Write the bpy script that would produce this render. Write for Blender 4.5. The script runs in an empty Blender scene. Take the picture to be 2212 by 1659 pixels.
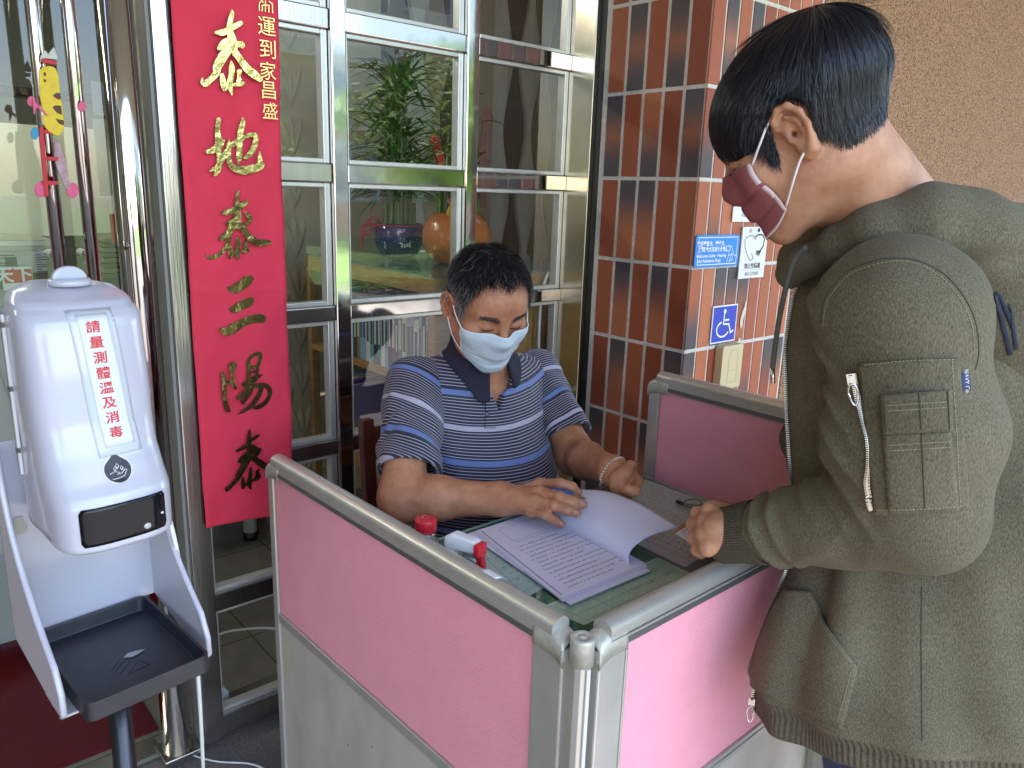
import bpy, math, random
import numpy as np
from mathutils import Vector, Matrix
R = math.radians
sc = bpy.context.scene
col = sc.collection
rng = random.Random(7)

# ---------------------------------------------------------------- camera, sky, sun, exposure
EYE = np.array([0.0, 0.0, 1.42])
PITCH, ROLL, AZ, FOC = R(14.0), R(1.89), R(49.07), 1669.95
FWD = np.array([math.cos(AZ)*math.cos(PITCH), math.sin(AZ)*math.cos(PITCH), -math.sin(PITCH)])
_r0 = np.array([math.sin(AZ), -math.cos(AZ), 0.0]); _u0 = np.cross(_r0, FWD)
RGT = math.cos(ROLL)*_r0 + math.sin(ROLL)*_u0
UPV = math.cos(ROLL)*_u0 - math.sin(ROLL)*_r0
cam = bpy.data.cameras.new('camera'); cam_ob = bpy.data.objects.new('camera', cam); col.objects.link(cam_ob)
cam.sensor_width = 36.0; cam.lens = 27.18; cam.clip_start = 0.02; cam.clip_end = 500
cam_ob.matrix_world = Matrix(((RGT[0], UPV[0], -FWD[0], EYE[0]), (RGT[1], UPV[1], -FWD[1], EYE[1]), (RGT[2], UPV[2], -FWD[2], EYE[2]), (0, 0, 0, 1)))
sc.camera = cam_ob
world = bpy.data.worlds.new('World'); sc.world = world; world.use_nodes = True
wn = world.node_tree; bg = wn.nodes['Background']
sky = wn.nodes.new('ShaderNodeTexSky'); sky.sky_type = 'NISHITA'; sky.sun_disc = False
SUN_EL, SUN_AZ = R(62), R(-62)          # direction towards the sun, azimuth from +X
sky.sun_elevation = SUN_EL; sky.sun_rotation = R(90) - SUN_AZ
wn.links.new(sky.outputs[0], bg.inputs[0]); bg.inputs[1].default_value = 0.15
sun = bpy.data.lights.new('sun', 'SUN'); sun.energy = 3.0; sun.angle = R(0.5); sun.color = (1, 0.95, 0.87)
sun_ob = bpy.data.objects.new('sun', sun); col.objects.link(sun_ob)
sd = Vector((math.cos(SUN_EL)*math.cos(SUN_AZ), math.cos(SUN_EL)*math.sin(SUN_AZ), math.sin(SUN_EL)))
sun_ob.rotation_euler = sd.to_track_quat('Z', 'Y').to_euler()
sc.view_settings.view_transform = 'Standard'; sc.view_settings.look = 'None'
sc.view_settings.exposure = 2.75; sc.view_settings.gamma = 1
sc.render.engine = 'CYCLES'
sc.cycles.use_denoising = True; sc.cycles.denoiser = 'OPENIMAGEDENOISE'
sc.cycles.max_bounces = 8; sc.cycles.diffuse_bounces = 4; sc.cycles.glossy_bounces = 4; sc.cycles.transparent_max_bounces = 12
sc.cycles.sample_clamp_indirect = 6; sc.cycles.caustics_reflective = False; sc.cycles.caustics_refractive = False

# ---------------------------------------------------------------- measuring helpers (turn a sight line into a point at its true depth)
def ray(x, y): return FWD + RGT*(x-1106)/FOC - UPV*(y-829.5)/FOC
def onz(x, y, z): d = ray(x, y); return EYE + d*(z-EYE[2])/d[2]
def ony(x, y, Y): d = ray(x, y); return EYE + d*Y/d[1]
def onx(x, y, X): d = ray(x, y); return EYE + d*X/d[0]
def dep(x, y, D): return EYE + ray(x, y)*D
def unit(v): v = np.asarray(v, float); return v/np.linalg.norm(v)

# ---------------------------------------------------------------- materials
MATS = {}
def srgb(r, g, b):
    return tuple(((c/255)/12.92 if c/255 <= .04045 else ((c/255+.055)/1.055)**2.4) for c in (r, g, b))
def mat(name, color=(.5,.5,.5), rough=.5, metal=0., spec=.5, noise=0., nscale=20., bump=0., bscale=200., sss=0., sheen=0., coat=0., stretch=(1,1,1), trans=0., detail=4.):
    if name in MATS: return MATS[name]
    m = bpy.data.materials.new(name); m.use_nodes = True; MATS[name] = m
    nt = m.node_tree; p = nt.nodes['Principled BSDF']
    p.inputs['Base Color'].default_value = (*color[:3], 1)
    p.inputs['Roughness'].default_value = rough; p.inputs['Metallic'].default_value = metal
    p.inputs['Specular IOR Level'].default_value = spec
    if sss: p.inputs['Subsurface Weight'].default_value = sss; p.inputs['Subsurface Radius'].default_value = (.012,.004,.002); p.inputs['Subsurface Scale'].default_value = 1.0
    if sheen: p.inputs['Sheen Weight'].default_value = sheen; p.inputs['Sheen Roughness'].default_value = .5
    if coat: p.inputs['Coat Weight'].default_value = coat; p.inputs['Coat Roughness'].default_value = .08
    if trans: p.inputs['Transmission Weight'].default_value = trans
    tc = nt.nodes.new('ShaderNodeTexCoord'); mp = nt.nodes.new('ShaderNodeMapping'); mp.inputs['Scale'].default_value = stretch
    nt.links.new(tc.outputs['Object'], mp.inputs['Vector'])
    if noise:
        n = nt.nodes.new('ShaderNodeTexNoise'); n.inputs['Scale'].default_value = nscale; n.inputs['Detail'].default_value = detail
        nt.links.new(mp.outputs[0], n.inputs['Vector'])
        r = nt.nodes.new('ShaderNodeMapRange'); r.inputs[1].default_value = .25; r.inputs[2].default_value = .75
        r.inputs[3].default_value = 1-noise; r.inputs[4].default_value = 1+noise
        nt.links.new(n.outputs['Fac'], r.inputs[0])
        mx = nt.nodes.new('ShaderNodeVectorMath'); mx.operation = 'SCALE'; mx.inputs[0].default_value = color[:3]
        nt.links.new(r.outputs[0], mx.inputs['Scale']); nt.links.new(mx.outputs[0], p.inputs['Base Color'])
    if bump:
        b = nt.nodes.new('ShaderNodeTexNoise'); b.inputs['Scale'].default_value = bscale; b.inputs['Detail'].default_value = 3
        nt.links.new(mp.outputs[0], b.inputs['Vector'])
        bp = nt.nodes.new('ShaderNodeBump'); bp.inputs['Strength'].default_value = min(1, bump); bp.inputs['Distance'].default_value = .002*max(1, bump)
        nt.links.new(b.outputs['Fac'], bp.inputs['Height']); nt.links.new(bp.outputs[0], p.inputs['Normal'])
    return m
def glass_mat(name, tint=(1,1,1), ior=1.5, boost=1.0):
    m = bpy.data.materials.new(name); m.use_nodes = True; MATS[name] = m; nt = m.node_tree
    nt.nodes.remove(nt.nodes['Principled BSDF']); out = nt.nodes['Material Output']
    lw = nt.nodes.new('ShaderNodeLayerWeight'); lw.inputs[0].default_value = .5      # facing: the same from both sides of the sheet
    pw = nt.nodes.new('ShaderNodeMath'); pw.operation = 'POWER'; pw.inputs[1].default_value = 5
    nt.links.new(lw.outputs['Facing'], pw.inputs[0]); F0 = 2*((ior-1)/(ior+1))**2*boost
    mu = nt.nodes.new('ShaderNodeMath'); mu.operation = 'MULTIPLY_ADD'; mu.use_clamp = True; mu.inputs[1].default_value = 1-F0; mu.inputs[2].default_value = F0; nt.links.new(pw.outputs[0], mu.inputs[0])
    tr = nt.nodes.new('ShaderNodeBsdfTransparent'); tr.inputs[0].default_value = (*tint, 1)
    gl = nt.nodes.new('ShaderNodeBsdfGlossy'); gl.inputs['Roughness'].default_value = 0.0
    mx = nt.nodes.new('ShaderNodeMixShader')
    nt.links.new(mu.outputs[0], mx.inputs[0]); nt.links.new(tr.outputs[0], mx.inputs[1]); nt.links.new(gl.outputs[0], mx.inputs[2])
    nt.links.new(mx.outputs[0], out.inputs[0]); return m
def attr_mat(name, attr='col', rough=.5, spec=.5, metal=0., bump=0., bscale=300., noise=0., nscale=30., sheen=0., sss=0., coat=0.):
    m = mat(name, (.5,.5,.5), rough, metal, spec, 0, 20, bump, bscale, sss, sheen, coat); nt = m.node_tree; p = nt.nodes['Principled BSDF']
    a = nt.nodes.new('ShaderNodeAttribute'); a.attribute_name = attr
    if noise:
        n = nt.nodes.new('ShaderNodeTexNoise'); n.inputs['Scale'].default_value = nscale; n.inputs['Detail'].default_value = 5
        tc = nt.nodes.new('ShaderNodeTexCoord'); nt.links.new(tc.outputs['Object'], n.inputs['Vector'])
        r = nt.nodes.new('ShaderNodeMapRange'); r.inputs[1].default_value = .25; r.inputs[2].default_value = .75; r.inputs[3].default_value = 1-noise; r.inputs[4].default_value = 1+noise
        nt.links.new(n.outputs['Fac'], r.inputs[0])
        mx = nt.nodes.new('ShaderNodeVectorMath'); mx.operation = 'SCALE'
        nt.links.new(a.outputs['Color'], mx.inputs[0]); nt.links.new(r.outputs[0], mx.inputs['Scale']); nt.links.new(mx.outputs[0], p.inputs['Base Color'])
    else: nt.links.new(a.outputs['Color'], p.inputs['Base Color'])
    return m

# ---------------------------------------------------------------- object bookkeeping
def tag(o, label=None, cat=None, group=None, kind=None):
    if label: o['label'] = label
    if cat: o['category'] = cat
    if group: o['group'] = group
    if kind: o['kind'] = kind
    return o
def thing(name, label, cat, loc=(0,0,0), rotz=0., group=None):
    o = bpy.data.objects.new(name, None); col.objects.link(o); o.empty_display_size = .05
    o.location = tuple(float(v) for v in loc); o.rotation_euler = (0, 0, rotz)
    return tag(o, label, cat, group)
def mesh_obj(name, verts, faces, m, parent=None, smooth=False, attrs=None, world_space=True, bevel=0.):
    me = bpy.data.meshes.new(name)
    verts = np.asarray(verts, float)
    if parent is not None and world_space:
        inv = np.array((Matrix.Translation(parent.location) @ Matrix.Rotation(parent.rotation_euler[2], 4, 'Z')).inverted()) if parent.parent is None else np.array(PW[parent.name].inverted())
        verts = verts @ inv[:3,:3].T + inv[:3,3]
    faces = faces.tolist() if isinstance(faces, np.ndarray) else faces
    me.from_pydata(verts.tolist(), [], faces)
    me.update()
    if smooth: me.polygons.foreach_set('use_smooth', [True]*len(me.polygons))
    for k, (dom, v) in (attrs or {}).items():
        v = np.asarray(v, np.float32)
        if v.ndim == 2:
            if v.shape[1] == 3: v = np.concatenate([v, np.ones((len(v), 1), np.float32)], 1)
            a = me.color_attributes.new(k, 'FLOAT_COLOR', dom); a.data.foreach_set('color', v.ravel())
        else:
            a = me.attributes.new(k, 'FLOAT', dom); a.data.foreach_set('value', v)
    if m is not None:
        for mm in (m if isinstance(m, (list, tuple)) else [m]): me.materials.append(mm)
    o = bpy.data.objects.new(name, me); col.objects.link(o)
    if parent is not None: o.parent = parent
    if bevel:
        b = o.modifiers.new('bevel', 'BEVEL'); b.width = bevel; b.segments = 2; b.limit_method = 'ANGLE'; b.angle_limit = R(35)
        if hasattr(b, 'harden_normals'): b.harden_normals = False
    if parent is None: PW[o.name] = Matrix.Identity(4)
    else:
        if parent.name not in PW: PW[parent.name] = Matrix.Translation(parent.location) @ Matrix.Rotation(parent.rotation_euler[2], 4, 'Z')
        PW[o.name] = PW[parent.name]
    return o
PW = {}
class MB:
    """collects shapes for one mesh"""
    def __init__(s): s.v = []; s.f = []; s.c = []; s.n = 0
    def add(s, v, f, c=None):
        v = np.asarray(v, float); s.v.append(v); s.f += [tuple(i+s.n for i in q) for q in f]
        s.c.append(np.tile(np.array(c if c is not None else (1,1,1), float), (len(v), 1)) if c is None or np.ndim(c) == 1 else np.asarray(c)); s.n += len(v); return s
    def box(s, lo, hi, c=None, M=None):
        x0,y0,z0 = lo; x1,y1,z1 = hi
        v = np.array([(x0,y0,z0),(x1,y0,z0),(x1,y1,z0),(x0,y1,z0),(x0,y0,z1),(x1,y0,z1),(x1,y1,z1),(x0,y1,z1)], float)
        if M is not None: v = v@M[:3,:3].T + M[:3,3]
        return s.add(v, [(0,3,2,1),(4,5,6,7),(0,1,5,4),(1,2,6,5),(2,3,7,6),(3,0,4,7)], c)
    def tube(s, pts, r, n=10, c=None, caps=True, closed=False):
        pts = np.asarray(pts, float); k = len(pts); rr = np.broadcast_to(np.asarray(r, float), (k,))
        t = np.gradient(pts, axis=0)
        if closed: t = np.roll(pts, -1, 0)-np.roll(pts, 1, 0)
        t /= np.linalg.norm(t, axis=1)[:,None]+1e-12
        a = np.array([0,0,1.]) if abs(t[0][2]) < .9 else np.array([1.,0,0]); u = unit(np.cross(t[0], a)); V = []
        for i in range(k):
            u = u-t[i]*(u@t[i]); u = unit(u); w = np.cross(t[i], u)
            an = np.arange(n)*2*math.pi/n
            V.append(pts[i]+rr[i]*(np.cos(an)[:,None]*u+np.sin(an)[:,None]*w))
        V = np.concatenate(V); F = []
        for i in range(k if closed else k-1):
            j = (i+1) % k
            for a_ in range(n): b = (a_+1) % n; F.append((i*n+a_, i*n+b, j*n+b, j*n+a_))
        if caps and not closed: F += [tuple(range(n))[::-1], tuple((k-1)*n+a_ for a_ in range(n))]
        return s.add(V, F, c)
    def lathe(s, prof, centre, n=32, c=None, M=None):
        V = []; cx, cy, cz = centre
        for r_, z in prof:
            for a in range(n): an = a*2*math.pi/n; V.append((r_*math.cos(an), r_*math.sin(an), z))
        F = [(i*n+a, i*n+(a+1)%n, (i+1)*n+(a+1)%n, (i+1)*n+a) for i in range(len(prof)-1) for a in range(n)]
        V = np.array(V)
        if M is not None: V = V@np.asarray(M)[:3,:3].T
        return s.add(V+np.array([cx,cy,cz]), F, c)
    def prism(s, poly, o, ex, ey, t, c=None):
        """polygon in plane (o, ex, ey) given thickness t along ex x ey"""
        o, ex, ey = (np.asarray(a, float) for a in (o, ex, ey)); nz = np.cross(ex, ey); nz /= np.linalg.norm(nz)
        p = np.array([o+ex*a+ey*b for a, b in poly]); k = len(p)
        F = [tuple(range(k))[::-1], tuple(range(k, 2*k))] + [(i, (i+1)%k, k+(i+1)%k, k+i) for i in range(k)]
        return s.add(np.concatenate([p, p+nz*t]), F, c)
    def quad(s, p, c=None): return s.add(p, [(0,1,2,3)], c)
    def build(s, name, m, parent=None, smooth=False, bevel=0., color=False):
        return mesh_obj(name, np.concatenate(s.v), s.f, m, parent, smooth, {'col': ('POINT', np.concatenate(s.c))} if color else None, bevel=bevel)
def grid_sheet(fn, nu, nv, thick=0.):
    """fn(u,v) -> point; returns verts, faces (closed if thick)"""
    P = np.array([[fn(i/(nu-1), j/(nv-1)) for j in range(nv)] for i in range(nu)], float)
    du = np.gradient(P, axis=0); dv = np.gradient(P, axis=1); N = np.cross(du, dv); N /= np.linalg.norm(N, axis=2)[:,:,None]+1e-12
    idx = lambda i, j: i*nv+j
    F = [(idx(i,j), idx(i+1,j), idx(i+1,j+1), idx(i,j+1)) for i in range(nu-1) for j in range(nv-1)]
    V = P.reshape(-1, 3)
    if thick:
        k = nu*nv; V2 = (P-N*thick).reshape(-1, 3); F2 = [tuple(q+k for q in f[::-1]) for f in F]
        rim = [idx(i,0) for i in range(nu)]+[idx(nu-1,j) for j in range(1,nv)]+[idx(i,nv-1) for i in range(nu-2,-1,-1)]+[idx(0,j) for j in range(nv-2,0,-1)]
        F3 = [(rim[(a+1)%len(rim)], rim[a], rim[a]+k, rim[(a+1)%len(rim)]+k) for a in range(len(rim))]
        V = np.concatenate([V, V2]); F = F+F2+F3
    return V, F
def spline(pts, n):
    """Catmull-Rom through pts"""
    p = np.asarray(pts, float); p = np.vstack([2*p[0]-p[1], p, 2*p[-1]-p[-2]]); k = len(p)-3; out = []
    for t in np.linspace(0, k-1e-6, n):
        i = int(t); u = t-i; a, b, c, d = p[i:i+4]
        out.append(.5*((2*b)+(-a+c)*u+(2*a-5*b+4*c-d)*u*u+(-a+3*b-3*c+d)*u**3))
    return np.array(out)
_fonts = {}
def text_mesh(s, size, o, ex, ey, lift=0., extrude=0., bold=0., sx=1., align='CENTER'):
    """writing as triangles; o is the centre, ex/ey unit directions"""
    cu = bpy.data.curves.new('t', 'FONT'); cu.body = s; cu.size = size; cu.align_x = align; cu.align_y = 'CENTER'
    cu.offset = bold; cu.resolution_u = 3; cu.space_line = 1.0
    ob = bpy.data.objects.new('t', cu); col.objects.link(ob)
    bpy.context.view_layer.update()
    me = bpy.data.meshes.new_from_object(ob.evaluated_get(bpy.context.evaluated_depsgraph_get()))
    v = np.array([tuple(x.co) for x in me.vertices]) if len(me.vertices) else np.zeros((0,3)); f = [tuple(p.vertices) for p in me.polygons]
    bpy.data.objects.remove(ob); bpy.data.curves.remove(cu); bpy.data.meshes.remove(me)
    if not len(v): return np.zeros((0,3)), []
    ex, ey = unit(ex), unit(ey); nz = unit(np.cross(ex, ey))
    if align == 'CENTER' and len(s) == 1:
        c0 = (v.min(0)+v.max(0))/2; v = v-c0
    return np.asarray(o, float)+v[:,:1]*ex*sx+v[:,1:2]*ey+nz*lift, f
def extrude_flat(v, f, nz, t):
    """give flat writing a little thickness"""
    k = len(v); from collections import Counter
    cnt = Counter(); dirn = {}
    for q in f:
        for a, b in zip(q, q[1:]+q[:1]): cnt[(min(a,b), max(a,b))] += 1; dirn[(min(a,b), max(a,b))] = (a, b)
    side = [(dirn[e][0], dirn[e][1], dirn[e][1]+k, dirn[e][0]+k) for e, n in cnt.items() if n == 1]
    return np.concatenate([v, v+np.asarray(nz)*t]), [q[::-1] for q in f]+[tuple(a+k for a in q) for q in f]+side
# ================================================================ materials of the place
STEEL = mat('polished_steel', (.62,.60,.57), .07, 1.0, noise=.05, nscale=6, bump=.32, bscale=6)
STEEL_B = mat('brushed_steel', (.50,.48,.46), .22, 1.0, noise=.12, nscale=30, bump=.1, bscale=40, stretch=(8,8,.3))
BEAD = mat('glazing_bead', (.62,.60,.56), .35, .6, noise=.08)
GLASS = glass_mat('clear_glass', (.93,.95,.93), 1.5, 1.0)
GLASS_IN = glass_mat('tinted_glass', (.86,.90,.86), 1.5, .75)
BLACKM = mat('black_gap', (.01,.01,.01), .5)
ALU = mat('aluminium', (.58,.56,.50), .36, .55, noise=.06, nscale=18, bump=.1, bscale=300)
ALU_CAP = mat('worn_cap_plastic', (.50,.49,.42), .38, .25, noise=.18, nscale=60, bump=.3, bscale=120)
# ================================================================ ground and surroundings
g = MB(); g.quad([(-60,-60,-.012),(60,-60,-.012),(60,1.86,-.012),(-60,1.86,-.012)])
pave = g.build('pavement', mat('granite_paving', (.15,.13,.115), .6, noise=.45, nscale=160, bump=.3, bscale=200)); tag(pave, kind='structure')
def tile_floor_mat():
    m = mat('floor_tiles', (.24,.215,.175), .25, noise=.14, nscale=14, detail=8); nt = m.node_tree; p = nt.nodes['Principled BSDF']
    br = nt.nodes.new('ShaderNodeTexBrick'); br.offset = 0; br.inputs['Scale'].default_value = 1.0
    br.inputs['Brick Width'].default_value = .30; br.inputs['Row Height'].default_value = .30; br.inputs['Mortar Size'].default_value = .0022
    tc = nt.nodes.new('ShaderNodeTexCoord'); mp = nt.nodes.new('ShaderNodeMapping'); mp.inputs['Location'].default_value = (-.24,-.11,0)
    nt.links.new(tc.outputs['Object'], mp.inputs['Vector']); nt.links.new(mp.outputs[0], br.inputs['Vector'])
    mx = nt.nodes.new('ShaderNodeMix'); mx.data_type = 'RGBA'; src = p.inputs['Base Color'].links[0].from_socket
    nt.links.new(br.outputs['Fac'], mx.inputs['Factor']); nt.links.new(src, mx.inputs[6]); mx.inputs[7].default_value = (.06,.05,.04,1)
    nt.links.new(mx.outputs[2], p.inputs['Base Color']); return m
g = MB(); g.box((-6,1.84,-.05),(6,8,0.0)); fl = g.build('interior_floor', tile_floor_mat()); tag(fl, kind='structure')
g = MB(); g.box((-3.0,-40,-.012),(24,-6,0.0)); lawn = g.build('lawn', mat('lawn_green', (.10,.20,.03), .8, noise=.5, nscale=30)); tag(lawn, kind='structure')
g = MB(); g.box((-4,1.93,.0),(.47,3.08,.008)); tag(g.build('entrance_mat', mat('red_loop_mat', (.13,.003,.006), .98, spec=.1, noise=.6, nscale=260, bump=1.5, bscale=350)), 'dark red looped entrance mat on the floor inside the glass door', 'mat')
# porch roof, building over the porch
g = MB(); g.box((-7,-1.2,3.05),(8,1.70,3.25)); tag(g.build('porch_ceiling', mat('porch_paint', (.42,.41,.38), .8)), kind='structure')
g = MB(); g.box((-2.4,-1.2,0),(-2.25,1.7,3.05)); tag(g.build('side_light_blocker', mat('light_blocker_paint', (.30,.26,.22), .9)), kind='structure')  # unseen wall added to cut the sky light coming from the left
g = MB(); g.box((-7,1.83,2.62),(1.9,2.05,3.6)); tag(g.build('lintel_wall', mat('stucco_brown', (.42,.29,.19), .9)), kind='structure')
# opposite brick building and trees: stand across the yard, seen mirrored in steel and glass
def opposite():
    t = thing('brick_building', 'pink brick building with white windows seen mirrored in the window glass', 'building', (9,-17,0))
    m = mat('pink_brick', (.52,.27,.18), .85); nt = m.node_tree; p = nt.nodes['Principled BSDF']
    br = nt.nodes.new('ShaderNodeTexBrick'); br.inputs['Scale'].default_value = 1; br.inputs['Brick Width'].default_value = .42; br.inputs['Row Height'].default_value = .14; br.inputs['Mortar Size'].default_value = .012
    br.inputs['Color1'].default_value = (.50,.24,.15,1); br.inputs['Color2'].default_value = (.60,.33,.22,1); br.inputs['Mortar'].default_value = (.6,.52,.44,1)
    tc = nt.nodes.new('ShaderNodeTexCoord'); mp = nt.nodes.new('ShaderNodeMapping'); mp.inputs['Rotation'].default_value = (R(90),0,0)
    nt.links.new(tc.outputs['Object'], mp.inputs[0]); nt.links.new(mp.outputs[0], br.inputs['Vector']); nt.links.new(br.outputs['Color'], p.inputs['Base Color'])
    b = MB(); b.box((9,-22,0),(40,-16,4.6)); b.build('wall', m, t)
    b = MB(); b.box((8.8,-22,4.6),(40,-15.8,5.0)); b.box((12,-24,5.0),(40,-17,13)); b.build('upper_wall', mat('white_wall', (.78,.78,.76), .7), t)
    wf = mat('white_frame', (.8,.8,.8), .4); wg = mat('dark_pane', (.10,.13,.16), .05, spec=1)
    for i in range(9):
        for zz in (1.0, 2.9, 6.4, 9.4):
            if zz > 5 and i < 1: continue
            x = 10.0+i*3.2; y = -16 if zz < 5 else -17
            b = MB(); b.box((x,y+.001,zz),(x+1.8,y+.07,zz+1.6)); w = b.build('window', wf, t)
            b = MB(); b.box((x+.12,y+.06,zz+.12),(x+.84,y+.085,zz+1.48)); b.box((x+.96,y+.06,zz+.12),(x+1.68,y+.085,zz+1.48)); b.build('pane', wg, w)
opposite()
def tree(x, y, h, r, label, sd, dark):
    rg = random.Random(sd); t = thing('garden_tree', label, 'tree', (x,y,0), 0, 'garden trees across the yard')
    b = MB(); b.tube(spline([(x,y,0),(x+.05,y,h*.3),(x-.1,y+.05,h*.6)], 8), np.linspace(.13,.06,8)); 
    for k in range(5):
        a = rg.uniform(0,6.28); b.tube([(x,y,h*.4),(x+r*.6*math.cos(a),y+r*.6*math.sin(a),h*rg.uniform(.6,.85))], [.05,.02], 6)
    b.build('trunk', mat('bark', (.12,.08,.05), .9), t)
    V=[];F=[];n=0; C_=[]
    for k in range(2600):
        a=rg.uniform(0,6.28); u=rg.uniform(-1,1); q=rg.random()**.4; rr=r*q*(1+.3*math.sin(3*a+sd)+.2*math.sin(5*u+sd))
        c=np.array([x+rr*math.cos(a)*math.sqrt(1-u*u),y+rr*math.sin(a)*math.sqrt(1-u*u),h*.68+u*q*h*.34])
        d=unit(np.array([rg.gauss(0,1) for _ in range(3)])); e=unit(np.cross(d,[.3,.5,.8])); s=rg.uniform(.07,.13)
        V+=[c-d*s,c-e*s*.5,c+d*s,c+e*s*.5]; F.append((n,n+1,n+2,n+3)); n+=4
        g_=rg.uniform(.6,1.3); C_+=[(dark[0]*g_,dark[1]*g_,dark[2]*g_)]*4
    mesh_obj('crown', V, F, attr_mat('leaf_mass', rough=.6), t, attrs={'col':('POINT',C_)})
tree(7.2,-6.5,3.4,1.5,'bright green garden tree mirrored in the steel post behind the seated man',1,(.20,.34,.03))
tree(9.6,-9.5,4.2,1.9,'darker green garden tree mirrored beside the brighter one',2,(.07,.17,.03))
tree(6.4,-12.5,3.0,1.4,'yellow green garden tree mirrored in the glass door column',3,(.24,.36,.04))
tree(-5.5,-12.0,3.2,1.6,'rounded green garden tree standing across the lawn, left of the others',4,(.12,.24,.03))
# ================================================================ steel framed window (between the door and the brick pillar)
YF = 1.80
RZ = [(1.781,1.827),(1.426,1.472),(1.078,1.117),(.713,.753),(.360,.408)]
def window_wall():
    t = thing('steel_window', 'polished steel window grid with clear panes behind the seated man', 'window', (.55,YF,0))
    def post(x0,x1,y0=YF,z1=2.62,d=.055,m=STEEL):
        b = MB(); b.box((x0,y0,0),(x1,y0+d,z1)); return b.build('post', m, t, bevel=.0035)
    post(.543,.594,YF-.012,d=.07,m=STEEL_B); post(.953,.995); post(1.363,1.405)
    bays = [(.594,.953),(.995,1.363),(1.405,1.766)]
    for x0,x1 in bays:
        zz = [2.62]+[z for r_ in RZ for z in (r_[1],r_[0])]+[.06]
        for z0,z1 in RZ:
            b = MB(); b.box((x0+.0005,YF+.006,z0),(x1-.0005,YF+.05,z1)); b.build('rail', STEEL_B if x0 < .9 else STEEL, t, bevel=.003)
        b = MB(); b.box((x0+.0005,YF+.004,0.0),(x1-.0005,YF+.09,.06)); b.build('sill', STEEL_B, t, bevel=.003)
        for k in range(0, len(zz), 2):
            a, c = zz[k+1], zz[k]          # pane from a (bottom) to c (top)
            b = MB(); w = .012; y0, y1 = YF+.016, YF+.046
            b.box((x0+.001,y0,a),(x0+w,y1,c)); b.box((x1-w-.006,y0,a),(x1-.001,y1,c)); b.box((x0+w,y0+.001,a),(x1-w-.006,y1-.001,a+w)); b.box((x0+w,y0+.001,c-w),(x1-w-.006,y1-.001,c))
            bd = b.build('glazing_bead', BEAD, t, bevel=.002)
            b = MB(); b.quad([(x0+w-.002,YF+.031,a+w-.002),(x1-w-.004,YF+.031,a+w-.002),(x1-w-.004,YF+.031,c-w+.002),(x0+w-.002,YF+.031,c-w+.002)]); b.build('pane', GLASS, t)
    b = MB(); b.box((1.766,1.712,0),(1.86,YF+.05,2.62)); b.build('jamb', mat('gold_steel', (.66,.57,.43), .20, 1.0, noise=.08, nscale=25, bump=.25, bscale=12), t, bevel=.002)
window_wall()
b = MB(); b.box((1.785,1.655,0),(1.86,1.7105,2.62)); tag(b.build('joint_gap', BLACKM), 'black strip filling the gap between the gold steel jamb and the tiled pillar', 'seam')  # plain black box set into the gap beside the jamb
# ================================================================ glass entrance door, left
def door():
    t = thing('glass_door', 'frameless glass entrance door with long steel pull bars at the left', 'door', (-.2,YF,0))
    b = MB(); b.tube([(.483,1.815,.0),(.483,1.815,2.62)], .034, 28, caps=True); b.build('door_column', STEEL, t, smooth=True)
    b = MB(); b.box((.440,1.775,.0),(.53,1.86,.012)); b.build('foot_plate', STEEL_B, t, bevel=.002)
    b = MB(); b.box((-1.2,1.84,.0),(.45,1.90,.004)); b.build('threshold', STEEL_B, t)
    for x,y in ((.315,1.70),(.372,1.70)):
        b = MB(); b.tube([(x,y,.98),(x,y,2.35)], .0125, 18); b.build('pull_bar', STEEL, t, smooth=True)
    for z in (1.27,2.2):
        b = MB(); b.tube([(.315,1.70,z),(.315,1.80,z)], .008, 12); b.tube([(.372,1.70,z),(.372,1.80,z)], .008, 12); b.build('bar_bracket', STEEL, t, smooth=True)
    b = MB(); b.quad([(-1.2,1.80,.01),(.44,1.80,.01),(.44,1.80,2.62),(-1.2,1.80,2.62)]); b.build('pane', GLASS_IN, t)
    b = MB(); b.box((.535,1.80,0.0),(.5425,1.86,2.62)); b.build('closing_strip', mat('grey_strip', (.25,.24,.22), .5), t)
door()
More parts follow.
